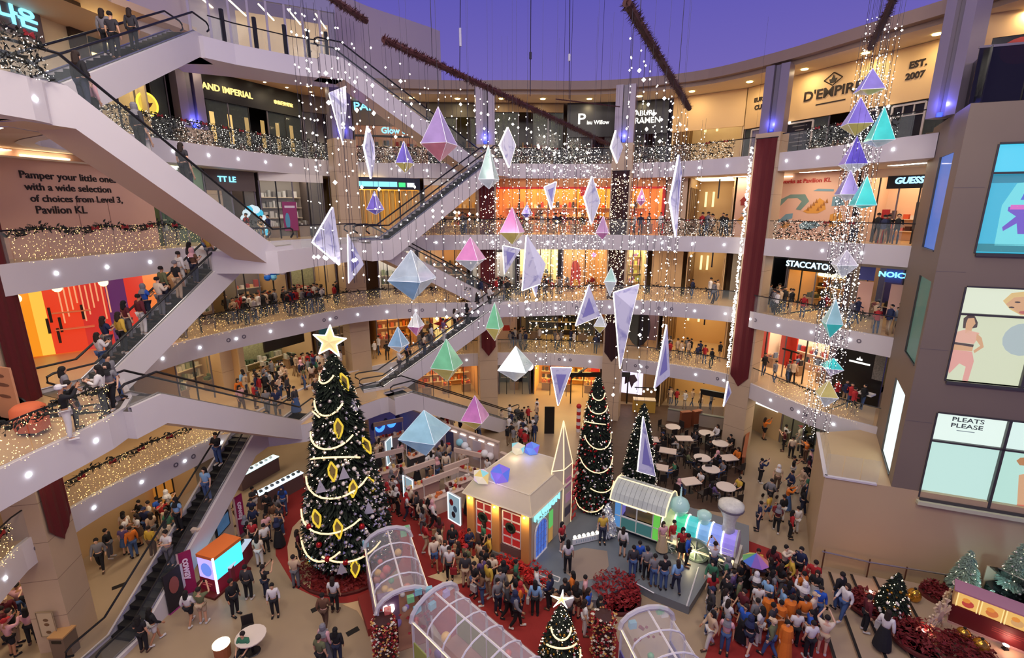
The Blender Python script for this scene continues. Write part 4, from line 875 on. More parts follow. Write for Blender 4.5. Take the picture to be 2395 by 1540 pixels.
for x, y0, y1, lab in ((1077, -40, 190, 'cable with a white turnbuckle beside the upper wall'), (1242, -40, 225, 'single thin cable with a dark clamp against the sky'), (1333, -40, 232, 'thin cable ending in a pale socket above the black eatery')):
    p = aty(x, y0, 30); q = aty(x-2, y1, 30); t = tag(obj('suspension_cable', MB().tube([p, q], .022, 5), WIRE), lab, 'cable')
    m_ = p.lerp(q, .45 if x < 1100 else .6); part(t, 'clamp', MB().tube([m_, m_-Vector((0, 0, .9 if x < 1100 else .35))], .07, 8), M(200, 200, 215) if x != 1242 else WIRE)

# prototypes of bulb strings: wire with loose bulbs
def string_proto(L, sp, r, seed, big=.12, m=BULBW):
    rr = random.Random(seed); w_ = MB().tube([(0, 0, 0), (0, 0, -L)], .006, 3).mesh('light_string', WIRE); b = MB(); z_ = -rr.uniform(.3, 1.2)
    while z_ > -L:
        b.octa((rr.uniform(-.03, .03), rr.uniform(-.03, .03), z_), r*(rr.uniform(1.7, 2.4) if rr.random() < big else rr.uniform(.6, 1.1))); z_ -= sp*rr.uniform(.4, 1.7)
    return w_, b.mesh('bulbs', m)
PROT = [[string_proto(L, .55, .032, L*10+s) for s in range(3)] for L in (4, 7, 10, 13)]
DPROT = [[string_proto(L, .42, .032, L*20+s, .1) for s in range(3)] for L in (4, 7, 10, 13)]
CPROT = [[string_proto(L, .16, .017, L*30+s, .1) for s in range(3)] for L in (4, 7, 10, 13)]
def string(p, li, label, group, P=PROT):
    w_, bb = P[li][R.randrange(3)]
    o = tag(link('light_string', w_, None, p), label, 'light string', group); stuff(link('bulbs', bb, o)); o.rotation_euler = (0, 0, R.uniform(0, 6)); return o
def row(p, q, n, ls, label, group, P=PROT, jit=.12):
    for i in range(n):
        c = Vector(p).lerp(Vector(q), (i+.5)/n)+Vector((R.uniform(-jit, jit), R.uniform(-jit, jit), -.08)); string(tuple(c), R.choice(ls), label, group, P)
row(bA[0], bA[0].lerp(bA[1], .5), 34, (0, 1, 2, 2), 'sparse bulb string hanging from the near half of the longest tinsel beam', 'strings under the near half of the longest beam')
row(bA[0].lerp(bA[1], .5), bA[1], 40, (1, 2, 3, 3), 'bulb string hanging from the far half of the longest tinsel beam', 'strings under the far half of the longest beam')
row(bB[0], bB[1], 24, (0, 1, 2, 3), 'bulb string hanging from the thick tinsel beam', 'strings under the thick tinsel beam')
row(bD[0]+Vector((-1.2, .3, .3)), bD[1], 18, (0, 1, 1), 'bulb string hanging in front of the upper walkway', 'strings before the upper walkway')
row((-1.5, 34.6, 21), (7, 34.2, 21), 44, (1, 2, 2, 3), 'densely beaded string in the glittering curtain before the ramen shop', 'curtain of beaded strings before the dark shops', DPROT, .5)
row((6.5, 31, 21.5), (10.5, 28, 21.5), 18, (1, 2, 3), 'beaded string hanging by the beige hoarding and the lantern corridor', 'strings before the lantern corridors', DPROT, .5)
for i in range(30):     # the cascade
    a = R.uniform(0, 6.3); q = R.uniform(.15, .62); string((11.35+q*math.cos(a), 16.65+q*math.sin(a), 22.6+R.uniform(-1.5, .6)), 3 if i % 3 else 2, 'bright beaded string in the tall cascade beside the map hoarding', 'strings of the tall cascade', CPROT)

# ---- crystals: flat marbled kites with lit rims
def marble(name, c, c2):
    m = mat(name, c, .5, noise=.001, nscale=1.6); n = m.node_tree; mx = [q for q in n.nodes if q.type == 'MIX'][0]; nz = [q for q in n.nodes if q.type == 'TEX_NOISE'][0]
    nz.inputs['Distortion'].default_value = 2.2; r_ = n.nodes.new('ShaderNodeValToRGB'); r_.color_ramp.elements[0].position = .52; r_.color_ramp.elements[1].position = .68
    n.links.new(nz.outputs['Fac'], r_.inputs[0]); n.links.new(r_.outputs[0], mx.inputs['Factor']); mx.inputs['A'].default_value = (*c, 1); mx.inputs['B'].default_value = (*c2, 1)
    b_ = n.nodes['Principled BSDF']; n.links.new(mx.outputs['Result'], b_.inputs['Emission Color']); b_.inputs['Emission Strength'].default_value = .12  # faint emission brightens the marbled panels, which are no lamps themselves
    return m
MARB = marble('lilac_marble', S(200, 200, 216), S(144, 144, 184))
def hang(t, p):
    if p.z < 21: part(t, 'hanging_wire', MB().tube([p, (p.x, p.y, 23.5)], .0035, 3), WIRE)
def kite(pts, Y, label, lit=None):
    P = [aty(x, y, Y+.25*((i % 2)-.5)) for i, (x, y) in enumerate(pts)]; c = sum(P, Vector())/len(P); n = (P[1]-P[0]).cross(P[2]-P[0]).normalized()
    if n.y > 0: n = -n
    t = thing('kite_crystal', label, 'crystal', c, 0, 'hanging crystals over the atrium')
    part(t, 'marbled_panel', MB().slab([p-n*.04 for p in P], n, .08), MARB)
    for i in range(len(P)):
        if lit is None or i in lit: part(t, 'lit_rim', MB().tube([P[i], P[(i+1) % len(P)]], .030*Y/18, 6), LED)
    cc = MB(); 
    for s in (.5, .32): cc.slab([c+(p-c)*s+n*(.045) for p in P[:3]], n, .006); break
    part(t, 'inlaid_shard', cc, mat('violet_inlay', S(140, 138, 196), .5)); top = max(P, key=lambda q: q.z); hang(t, top); return t
kite([(770, 219), (809, 203), (811, 250), (803, 339)], 15, 'slender marbled kite in front of the blue lit column top', (0, 3))
kite([(859, 295), (873, 336), (875, 374), (867, 418), (851, 345)], 17, 'thin marbled kite with a bent lit edge before the sparkling railing', (3, 4))
kite([(777, 485), (792, 590), (793, 620), (730, 567)], 14, 'broad marbled kite pointing at the third floor landing', (2, 3))
kite([(813, 548), (851, 618), (816, 663)], 15, 'triangular marbled kite beside the broad one at the landing', (2,))
kite([(1187, 298), (1205, 340), (1190, 392), (1168, 340)], 22, 'small diamond kite with a dark core beside the slim banner')
kite([(1273, 438), (1301, 426), (1289, 490)], 22, 'tiny inverted kite over the orange shop')
kite([(1384, 413), (1402, 471), (1383, 525), (1366, 463)], 20, 'diamond kite with a violet core before the orange shop')
kite([(1587, 362), (1592, 405), (1580, 555), (1566, 470)], 16, 'long narrow kite hanging by the third floor corridor', (2, 3))
kite([(1231, 551), (1275, 618), (1262, 665), (1221, 680)], 16, 'large violet cored kite before the cream boutique', (2, 3))
kite([(1240, 658), (1262, 640), (1253, 694)], 17, 'small kite tip tucked under the violet cored kite', (2,))
kite([(1377, 667), (1403, 739), (1346, 762)], 16, 'marbled triangle kite above the dark shop of trees', (1, 2))
kite([(1435, 685), (1494, 666), (1480, 724), (1450, 862)], 14, 'biggest marbled kite, tapering down beside the sequinned column')
kite([(1559, 760), (1565, 878), (1530, 908)], 15, 'sail shaped kite in front of the first floor corridor', (1, 2))
kite([(1288, 860), (1337, 861), (1305, 949)], 17, 'inverted kite with dark script over the blazing shop')
kite([(1504, 975), (1532, 1114), (1491, 1102)], 15, 'tall pale lilac spire hanging over the cafe tables')
kite([(1440, 305), (1456, 345), (1443, 382), (1428, 345)], 24, 'small diamond kite over the sequinned column top', (2, 3))
kite([(1176, 575), (1217, 584), (1180, 642)], 22, 'white kite before the black edged shop', (0, 2))
kite([(1702, 893), (1709, 918), (1692, 951)], 20, 'slim lit kite below the tall plain red banner')
EDGE = mat('white_crystal_edge', S(230, 232, 235), .4, emit=.35, ecol=S(240, 240, 245))
def film(c):
    c = tuple(int(q*.82+38) for q in c)
    return mat('film_%d_%d_%d' % c, S(*c), .15, metal=.2, emit=.16, ecol=S(*c), noise=.45, nscale=2.2, alpha=.5 if min(c) > 165 else .8)
GI = [0]
def gem(x, yt, yw, yb, hw, Y, cu, cl, label, rot=.5):
    el = math.atan2(EYE-aty(x, yw, Y).z, Y); yw -= max(0, hw*math.sin(el)*.8)
    GI[0] += 1; Y += ((GI[0]*3) % 5-2)*.45
    T = aty(x, yt, Y); Bm = aty(x, yb, Y); Wc = aty(x, yw, Y); r = hw/FPX*(Y*math.cos(PITCH)+(EYE-Wc.z)*math.sin(PITCH)); X0 = (T.x+Bm.x)/2
    T.x = Bm.x = Wc.x = X0; ring_ = [Vector((X0+r*math.cos(rot+i*math.pi/2), Y+r*math.sin(rot+i*math.pi/2), Wc.z)) for i in range(4)]
    t = thing('gem_crystal', label, 'crystal', Wc, 0, 'hanging crystals over the atrium')
    e = MB()
    for i in range(4):
        p, q = ring_[i], ring_[(i+1) % 4]
        if (p+q).y/2 < Y+.01*r or True:
            part(t, 'upper_facet', MB().slab([p, q, T], ((q-p).cross(T-p)).normalized(), .012), film(cu if i % 2 == 0 else tuple(min(255, int(c*.75+60)) for c in cu)))
            part(t, 'lower_facet', MB().slab([q, p, Bm], ((p-q).cross(Bm-q)).normalized(), .012), film(cl if i % 2 == 0 else tuple(min(255, int(c*.75+55)) for c in cl)))
        for s_ in (T, Bm, q): e.tube([p, s_], .012*Y/16, 4)
    part(t, 'edge_frame', e, EDGE); hang(t, T)
PUR, TEA, PNK, YEL, GRN, WHI, BLU_, RDD = (120, 100, 215), (40, 215, 205), (215, 120, 185), (205, 190, 90), (110, 205, 140), (205, 215, 220), (130, 180, 215), (190, 100, 120)
for a in ((1027, 250, 338, 378, 45, 16, (160, 130, 190), RDD, 'purple gem with a rosy tip before the lilac escalator'), (946, 330, 382, 405, 22, 24, PUR, YEL, 'small violet gem with a golden tip at the sparkling railing'),
          (1143, 340, 420, 442, 27, 17, (170, 205, 200), WHI, 'pale green gem at the escalator corner by the slim banner'), (1198, 485, 545, 572, 33, 18, PNK, YEL, 'magenta gem with a yellow point over the slim banner shop'),
          (1101, 555, 610, 634, 38, 18, PNK, WHI, 'pink and white gem below the inner escalator'), (877, 448, 490, 502, 20, 22, PUR, PUR, 'violet gem before the yellow curtains'),
          (964, 585, 660, 702, 58, 16, (190, 205, 215), BLU_, 'large ghostly white and blue gem between the escalators'), (1157, 708, 770, 797, 23, 16, GRN, YEL, 'bright green gem with an olive tip by the escalator railing'),
          (1045, 793, 866, 892, 40, 17, GRN, YEL, 'green gem with a yellow base beside the busy escalator'), (1206, 810, 872, 892, 47, 18, (185, 215, 210), WHI, 'pearl white gem below the first floor railing'),
          (1111, 926, 990, 1005, 36, 18, PNK, YEL, 'pink gem with a golden base above the white display wall'), (994, 960, 1038, 1066, 64, 15, (150, 205, 215), (130, 190, 225), 'largest cyan gem above the market stalls'),
          (932, 765, 812, 824, 25, 20, BLU_, WHI, 'light blue gem before the amber food shop'), (973, 730, 766, 786, 20, 22, WHI, PNK, 'pearl gem with a pink base near the star poster'),
          (1428, 626, 660, 692, 19, 18, (170, 215, 200), WHI, 'mint gem on the sequinned column'), (1404, 735, 765, 780, 19, 19, WHI, YEL, 'little cream gem beside the marbled triangle'),
          (1410, 505, 545, 560, 20, 22, (190, 140, 190), PNK, 'rose gem at the orange shop railing'), (1232, 478, 500, 512, 14, 26, PUR, PUR, 'tiny violet gem inside the orange glow'), (1500, 440, 470, 482, 14, 26, PNK, PNK, 'tiny pink gem near the red frame end'),
          (2036, 160, 213, 222, 34, 15.6, (130, 115, 205), YEL, 'topmost violet gem of the cascade'), (2006, 228, 292, 318, 36, 15.6, (130, 110, 220), YEL, 'second violet gem of the cascade, yellow underneath'),
          (2061, 250, 330, 345, 33, 15.6, TEA, WHI, 'upper turquoise gem of the cascade'), (1998, 318, 385, 405, 32, 15.6, (100, 80, 215), WHI, 'deep violet gem halfway up the cascade'),
          (1984, 398, 455, 470, 28, 15.6, (125, 110, 190), WHI, 'dusty violet gem beside the lower turquoise one'), (2022, 412, 480, 487, 30, 15.6, TEA, TEA, 'lower turquoise gem of the cascade'),
          (1975, 585, 622, 650, 30, 15.8, (200, 195, 205), WHI, 'silver gem of the cascade before the shoe shop'), (1948, 700, 760, 790, 24, 15.8, (150, 205, 205), TEA, 'pale turquoise gem low on the cascade'),
          (1946, 838, 866, 880, 26, 15.8, TEA, (190, 175, 210), 'turquoise and lilac gem under the pale one'), (1934, 890, 932, 952, 26, 15.8, YEL, (190, 200, 205), 'golden gem at the very bottom of the cascade')):
    gem(*a)

# ---- garlands on the balustrades
def garland_proto(kind, L=2.5):
    rr = random.Random(hash(kind) % 99 if 0 else len(kind)*7); b = MB(); lt = MB(); bows = MB()
    n = {'dense': 420, 'swag': 190, 'thin': 110}[kind]
    for i in range(n):
        x = rr.uniform(-L/2, L/2); sag = .1*math.cos(x*2*math.pi/L*1.0)
        if kind == 'dense': zc = rr.uniform(.1, 1.25); yc = rr.uniform(-.16, .05)
        else: zc = 1.12+sag+rr.gauss(0, .075); yc = rr.uniform(-.16, .08)
        s = rr.uniform(.05, .11); d = Vector((rr.uniform(-1, 1), rr.uniform(-1, .4), rr.uniform(-1, 1))).normalized()*s; e = Vector((rr.uniform(-1, 1), rr.uniform(-1, 1), rr.uniform(-1, 1))).normalized()*s*.45
        c = Vector((x, yc, zc)); b.face([c-d, c+e, c+d, c-e])
    m_ = {'dense': 150, 'swag': 210, 'thin': 130}[kind]
    for i in range(m_):
        x = rr.uniform(-L/2, L/2); lt.octa((x, rr.uniform(-.2, -.04), rr.uniform(.0, 1.22) if kind != 'thin' else rr.uniform(.0, 1.1)), rr.uniform(.008, .018))
    for x in (-.6, .7):
        bows.slab([(x+a, -.2, 1.12+c) for a, c in ((0, 0), (.13, .09), (.15, -.07), (0, -.02), (-.15, -.07), (-.13, .09))], (0, 1, 0), .05)
    return b, lt, bows
GP = {}
for kind, lm in (('dense', BULBW), ('swag', BULBG), ('thin', BULBG)):
    b, lt, bw = garland_proto(kind)
    GP[kind] = (b.mesh('garland', mat('dark_garland', S(30, 32, 26), .8, noise=.5, nscale=14)), lt.mesh('fairy_lights', lm), bw.mesh('ribbon_bow', M(140, 28, 30)))
def garland(k, rng, kind, label, group, bows=True):
    r = RINGS[k]; l = .3
    while l < r.L[-1]-3.4:
        p = r.at(l+.02, .02); q = r.at(l+2.52, .02); m_ = r.at(l+1.27, .02); px = proj((m_.x, m_.y, Z[k]))[0]
        if rng[0] <= px <= rng[1] and not any(a <= m_.x <= c and e <= m_.y <= g for a, c, e, g in GAPS.get(k, [])) and all((m_-Vector((c[0], c[1]))).length > 2.05 for c in cols):
            d = q-p; me = GP[kind]; o = tag(link('garland', me[0], None, (m_.x, m_.y, Z[k]+.05)), label, 'garland', group)
            o.rotation_euler = (0, 0, math.atan2(d.y, d.x)); o.scale = (d.length/2.5, 1, 1); stuff(o) if 0 else None
            stuff(link('fairy_lights', me[1], o))
            if bows and R.random() < .45: link('ribbon_bow', me[2], o)
        l += 2.5
garland(4, (-900, 180), 'dense', 'bushy garland stretch thick with white lights below the tilted cyan sign', 'garlands at the upper escalator corner')
garland(4, (200, 2300), 'dense', 'bushy dark garland stretch with white lights on the fourth floor railing', 'garlands along the fourth floor railing')
garland(3, (-500, 460), 'swag', 'swagged garland over gold lights before the rose lettered hoarding', 'garlands before the rose hoarding')
garland(3, (461, 1560), 'thin', 'thin garland stretch on the third floor railing of the orange shop side', 'garlands on the middle of the third floor railing', False)
garland(3, (1561, 2300), 'dense', 'leafy garland stretch with lights below the map hoarding', 'garlands below the map hoarding')
garland(2, (-3000, 330), 'swag', 'red bowed garland with gold lights on the railing beside the seated onlookers', 'garlands on the near second floor railing')
garland(2, (331, 1000), 'thin', 'thin gold lit garland on the second floor railing by the red clothing', 'garlands before the red clothing display', False)
garland(2, (1001, 2300), 'thin', 'thin gold lit garland on the far second floor railing', 'garlands on the far second floor railing', False)
garland(1, (-3000, 560), 'swag', 'gold lit garland with bows on the first floor railing near the tan wall', 'garlands on the near first floor railing')
garland(1, (900, 2300), 'thin', 'thin gold lit garland on the far first floor railing', 'garlands on the far first floor railing', False)
# ================================================================== THINGS ON THE GROUND FLOOR
def flat(name, pts, m, z=.012, label=None, cat=None):
    o = obj(name, MB().slab([(p.x, p.y, 0) for p in [atz(x, y, 0) for x, y in pts]], (0, 0, 1), z), m)
    return tag(o, label, cat) if label else struct(o)
flat('red_carpet', [(640, 1175), (700, 1120), (860, 1090), (1010, 1130), (1180, 1270), (1240, 1330), (1290, 1405), (1430, 1440), (1460, 1560), (1080, 1560), (1000, 1440), (930, 1330), (860, 1410), (770, 1412), (690, 1375), (645, 1300)], CARPET, .012, 'red carpet running from the tall tree around the station house', 'carpet')
flat('red_carpet', [(1740, 1262), (1890, 1318), (1950, 1400), (1958, 1600), (1630, 1600), (1690, 1410), (1690, 1330)], CARPET, .012, 'red carpet under the orange robed people beside the steps', 'carpet')
flat('floor_inlay', [(676, 1330), (672, 1280), (684, 1235), (706, 1212), (716, 1250), (730, 1330), (725, 1385), (700, 1372)], M(222, 190, 146, .5), .02)
flat('floor_inlay', [(800, 1415), (870, 1400), (900, 1440), (910, 1560), (880, 1560), (862, 1470), (835, 1430)], M(216, 182, 136, .5), .02)
flat('floor_inlay', [(1000, 1350), (1060, 1330), (1130, 1290), (1230, 1350), (1240, 1390), (1150, 1350), (1060, 1370)], M(226, 200, 150, .5), .02)
flat('floor_inlay', [(1420, 945), (1745, 955), (1745, 1080), (1690, 1200), (1560, 1180), (1440, 1180)], mat('dark_timber_floor', S(84, 62, 48), .5, noise=.3, nscale=3), .02)

# ---- christmas trees
def spiky(mb, base, prof, n, s0, rr, droop=.35):
    H = prof[-1][1]
    def rad(z_):
        for (r0, z0), (r1, z1) in zip(prof, prof[1:]):
            if z0 <= z_ <= z1: return r0+(r1-r0)*(z_-z0)/max(1e-6, z1-z0)
        return .02
    for i in range(n):
        while True:
            z_ = rr.uniform(prof[0][1], H)
            if rr.random() < (rad(z_)/max(p[0] for p in prof))**.8+.03: break
        a = rr.uniform(0, 2*math.pi); r = rad(z_)*rr.uniform(.78, 1.06); s = s0*rr.uniform(.6, 1.3)
        d = Vector((math.cos(a), math.sin(a), -droop)).normalized(); c = Vector(base)+Vector((r*math.cos(a), r*math.sin(a), z_)); w_ = Vector((-math.sin(a), math.cos(a), 0))*s*.3
        mb.face([c-d*s*.6-w_, c-d*s*.6+w_, c+d*s*.5]); mb.face([c-d*s*.5+Vector((0, 0, s*.3)), c-d*s*.5-Vector((0, 0, s*.2)), c+d*s*.4])
    return rad
BALLM = {}
def bauble(kind):
    if kind not in BALLM: BALLM[kind] = MB().ball((0, 0, 0), 1, 8).mesh('bauble', {'s': SILVER, 'r': REDB, 'g': GOLD, 'w': M(245, 235, 220, .3)}[kind])
    return BALLM[kind]
def tree(label, base, prof, nf, s0, nb, br, kinds, lights, seed, leaf=LEAF, core=None):
    rr = random.Random(seed); t = thing('christmas_tree', label, 'tree', base)
    b = MB(); rad = spiky(b, base, prof, nf, s0, rr); stuff(part(t, 'foliage', b, leaf))
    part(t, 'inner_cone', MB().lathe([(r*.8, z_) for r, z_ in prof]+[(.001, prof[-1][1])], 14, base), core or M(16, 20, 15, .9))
    part(t, 'trunk', MB().tube([base, (base[0], base[1], prof[0][1]+.3)], .12, 8), DWOOD)
    H = prof[-1][1]
    def spot(z_, a, k=1.0): r = rad(z_)*k; return Vector(base)+Vector((r*math.cos(a), r*math.sin(a), z_))
    far = MB()
    for i in range(nb):
        u_ = rr.random(); z_ = prof[0][1]+(H-prof[0][1])*(1-math.sqrt(u_))*.98; a = rr.uniform(-math.pi, 0) if i < nb*.75 else rr.uniform(0, math.pi); p = spot(z_, a, 1.0); k = br*rr.uniform(.7, 1.25)
        if i < min(nb, 300):
            o = link('bauble', bauble(rr.choice(kinds)), t); o.parent = t; o.location = p-Vector(base); o.scale = (k, k, k)
        else: far.octa(p, k)
    if far.f: stuff(part(t, 'small_baubles', far, SILVER))
    b = MB()
    for i in range(lights):
        z_ = rr.uniform(prof[0][1], H); p = spot(z_, rr.uniform(-math.pi, math.pi), 1.06); b.octa(p, rr.uniform(.012, .024))
    stuff(part(t, 'fairy_lights', b, BULB)); return t, spot
def swag(t, spot, z_, a0, a1, dip, r, m=LEDW, rise=0.):
    part(t, 'ribbon_swag', MB().tube([spot(z_+rise*i/10-dip*4*(i/10)*(1-i/10), a0+(a1-a0)*i/10, 1.08) for i in range(11)], r, 6), m, True)
def star(t, c, r, m, tilt=0., k=.42):
    f = Fr((c[0]-1, c[1]), (c[0]+1, c[1]), c[2]); P = [((r if i % 2 == 0 else r*k)*math.sin(math.pi*i/5+tilt)+1, (r if i % 2 == 0 else r*k)*math.cos(math.pi*i/5+tilt)) for i in range(10)]
    b = MB()
    for i in range(10):
        for nn in (.09, -.09): b.face([f.p(*P[i]), f.p(*P[(i+1) % 10]), f.p(1, 0, nn)])
    part(t, 'star_topper', b, mat('star_gold', S(235, 215, 150), .4, emit=.5, ecol=S(255, 232, 160))); e = MB()
    for i in range(10): e.tube([f.p(*P[i], .02), f.p(*P[(i+1) % 10], .02)], r*.035, 5)
    part(t, 'star_rim', e, LED)
TA = (-7.95, 20.6, 0)
tA, spA = tree('tallest christmas tree with yellow framed ornaments and a big star on top', TA, [(1.5, .35), (2.0, 1.1), (1.85, 3.0), (1.4, 5.2), (1.08, 7.1), (.78, 8.9), (.42, 9.9), (.12, 10.4)], 6500, .34, 760, .085, 'sssssssw', 420, 5)
star(tA, (TA[0], TA[1]-.1, 11.1), .76, LED, .12)
for z_, a0, a1, d in ((9.7, -2.9, -1.2, .35), (8.5, -2.6, -.9, .5), (7.9, -2.9, -2.0, -.1), (7.0, -2.8, -.7, .45), (5.9, -2.4, -.6, -.3), (4.9, -2.7, -.5, .5), (3.3, -2.7, -.9, .45), (2.0, -2.6, -1.4, .55), (1.75, -1.8, -.5, .3)): swag(tA, spA, z_, a0, a1, d, .042)
YG = G(250, 212, 60, .9)
def on_tree(px, py, base, rad_k):
    Y = base[1]
    for _ in range(12):
        p = aty(px, py, Y); q = (rad_k(p.z)); dx = p.x-base[0]; Y = base[1]-math.sqrt(max(.02, q*q-dx*dx))-.12
    return aty(px, py, Y)
radA = lambda z_: (spA(max(.4, min(10.6, z_)), 0)-Vector((TA[0], TA[1], max(.4, min(10.6, z_))))).length
for px, py, s, tl in ((806, 893, .42, .3), (792, 1002, .46, 0), (778, 1103, .46, .05), (826, 1143, .42, -.1), (741, 1213, .45, .12), (791, 1237, .48, .05), (831, 1329, .46, -.05), (868, 1132, .42, .35), (858, 1042, .42, .35), (727, 1325, .42, .1)):
    p = on_tree(px, py, TA, radA); f = Fr((p.x-1, p.y), (p.x+1, p.y), p.z); O = [(0, 1.0), (.42, .25), (.3, -.35), (0, -1.05), (-.38, -.3), (-.36, .3)]
    O = [((x*math.cos(tl)-y*math.sin(tl))*s+1, (x*math.sin(tl)+y*math.cos(tl))*s) for x, y in O]; b = MB()
    for i in range(6): b.tube([f.p(*O[i], .02), f.p(*O[(i+1) % 6], .02)], .045, 5)
    k = part(tA, 'kite_ornament', b, YG); part(k, 'ornament_panel', f.poly(MB(), [(1+(x-1)*.85, y*.85) for x, y in O], -.01, .02), M(150, 130, 70))
for px, py in ((802, 1108), (748, 1140), (797, 1330), (823, 950), (860, 1190)):
    p = on_tree(px, py, TA, radA); f = Fr((p.x-1, p.y), (p.x+1, p.y), p.z); part(tA, 'silver_shard', f.poly(MB(), [(.8, -.3), (1.28, -.2), (1.05, .36)], 0, .04), M(190, 188, 196, .4))
for px, py in ((746, 1275), (723, 1232), (766, 1308), (808, 1316), (846, 1232), (745, 1360), (838, 1365)):
    p = on_tree(px, py, TA, radA); o = part(tA, 'red_bauble', MB().ball(p, .14, 10), REDB, True)
def bed(label, c, r0, r1, n, h, m, seed, name='flower_bed', cat='flower bed'):
    t = thing(name, label, cat, c); rr = random.Random(seed); b = MB()
    for i in range(n):
        a = rr.uniform(0, 6.3); q = math.sqrt(rr.uniform(r0*r0, r1*r1)); p = Vector((c[0]+q*math.cos(a), c[1]+q*math.sin(a), c[2]+rr.uniform(.1, h))); s = rr.uniform(.07, .14)
        d = Vector((rr.uniform(-1, 1), rr.uniform(-1, 1), rr.uniform(-.2, .5))).normalized()*s; e = Vector((rr.uniform(-1, 1), rr.uniform(-1, 1), rr.uniform(-.2, .6))).normalized()*s*.5; b.face([p-d, p+e, p+d, p-e])
    stuff(part(t, 'leaves', b, m)); part(t, 'kerb', MB().lathe([(r1+.06, 0), (r1+.06, .12), (r1-.04, .14), (r1-.04, 0)], 28, c), M(90, 30, 26)); return t
bed('ring of dark red poinsettias at the foot of the tallest tree', (TA[0], TA[1], 0), 1.3, 2.45, 1800, .4, LEAFR, 8)
TB = (4.55, 24.3, 0)
tB, spB = tree('dense green tree with small white and red baubles beside the station spire', TB, [(.7, .3), (1.05, .9), (1.0, 2.5), (.85, 4.2), (.62, 6.0), (.4, 7.2), (.1, 8.1)], 3600, .24, 360, .058, 'sssrrrw', 260, 6)
for z_, a0, a1, d in ((7.3, -2.6, -.6, .3), (6.6, -2.8, -.4, .3), (5.7, -2.9, -1.0, -.1), (5.0, -2.6, -.2, .6), (3.7, -2.7, -.3, .6), (2.2, -1.9, -.3, .25), (1.2, -2.8, -1.2, .5)): swag(tB, spB, z_, a0, a1, d, .03)
TC_ = atz(1490, 1185, 0); TC = (TC_.x, TC_.y, 0)
tC, spC = tree('darker tree with sparse white baubles rising among the cafe tables', TC, [(.8, .3), (1.0, .8), (.9, 2.4), (.6, 4.2), (.3, 5.6), (.08, 6.3)], 2600, .25, 120, .055, 'sw', 250, 7)
TD = (1.75, 14.45, 0)
tD, spD = tree('small warm tree wound with gold ribbon and topped by a thin star', TD, [(.65, .2), (.82, .5), (.72, 1.1), (.55, 1.8), (.3, 2.5), (.08, 2.95)], 1900, .17, 240, .045, 'gggrws', 200, 9)
star(tD, (TD[0], TD[1], 3.3), .42, LED, .1, .2)
for z_, a0, a1, d in ((2.3, -2.7, -.5, .25), (1.7, -2.6, -.5, -.1), (1.3, -2.2, -.2, .4), (.8, -2.9, -.8, .3)): swag(tD, spD, z_, a0, a1, d, .035)

# ---- stage with the station house
STZ = .4
stage_px = [(1235, 1322), (1262, 1352), (1330, 1400), (1400, 1405), (1480, 1362), (1530, 1388), (1612, 1420), (1668, 1330), (1752, 1340), (1752, 1230), (1560, 1170), (1430, 1160), (1300, 1180), (1180, 1190), (1090, 1250), (1150, 1290)]
sp = [atz(x, y, STZ) for x, y in stage_px]
stg = struct(obj('floor_stage', MB().slab([(p.x, p.y, 0) for p in sp], (0, 0, 1), STZ), [mat('stage_grey_blue', S(112, 118, 124), .45, noise=.1, nscale=1)]))
b = MB(); q = [(1318, 1300), (1365, 1282), (1420, 1290), (1424, 1325), (1405, 1352), (1350, 1362), (1322, 1340)]
part(stg, 'round_inlay', MB().slab([atz(x, y, STZ) for x, y in q], (0, 0, 1), .012), M(150, 132, 116, .6))
for i in range(3):
    y0 = 1348+i*16; p = [atz(1262+i*-8+a, y0+c, STZ-.1*i) for a, c in ((6, -12), (48, 4), (44, 14), (0, -2))]; part(stg, 'stair_tread', MB().slab([(v.x, v.y, v.z-.12) for v in p], (0, 0, 1), .1), M(70, 60, 56)); e = MB()
    for m_ in range(4): e.tube([p[m_], p[(m_+1) % 4]], .025, 4)
    part(stg, 'white_nosing', e, M(235, 230, 225))
for a, c in (((1634, 1328), (1606, 1418)), ((1666, 1356), (1652, 1404)), ((1478, 1360), (1530, 1388))): part(stg, 'white_edge_strip', MB().tube([atz(*a, STZ+.02), atz(*c, STZ+.02)], .03, 4), M(232, 230, 228))
C0, C1, C2 = (.87, 19.85), (-2.2, 21.7), (3.3, 23.4)
F1 = Fr(C1, C0, STZ); F2 = Fr(C0, C2, STZ); HW = 2.6
hs = thing('station_house', 'cream toy station house with lettered front and a tall lit pointed spire', 'play house', (.3, 21.2, STZ))
CRM = mat('station_cream', S(214, 200, 168), .55, noise=.04); ORW = mat('pillar_amber', S(224, 160, 92), .5)
back = (C2[0]+C1[0]-C0[0], C2[1]+C1[1]-C0[1])
def quad_walls(pts, z0, z1):
    mb = MB()
    for a, c in zip(pts, pts[1:]+pts[:1]): mb.face([(*a, z0), (*c, z0), (*c, z1), (*a, z1)])
    return mb
part(hs, 'walls', quad_walls([C0, C2, back, C1], STZ, STZ+HW), M(176, 140, 120, .6))
ctr = Vector(((C0[0]+back[0])/2, (C0[1]+back[1])/2))
def ins(p, k): v = Vector(p)-ctr; return tuple(ctr+v*k)
e0 = [ins(p, 1.1) for p in (C0, C2, back, C1)]; e1 = [ins(p, .86) for p in (C0, C2, back, C1)]; zr0, zr1 = STZ+HW, STZ+HW+.75
b = MB()
for i in range(4):
    j = (i+1) % 4; b.face([(*e0[i], zr0), (*e0[j], zr0), (*e1[j], zr1), (*e1[i], zr1)])
b.face([(*p, zr1) for p in e1]); b.face([(*p, zr0) for p in e0]); part(hs, 'mansard_roof', b, CRM)
e = MB()
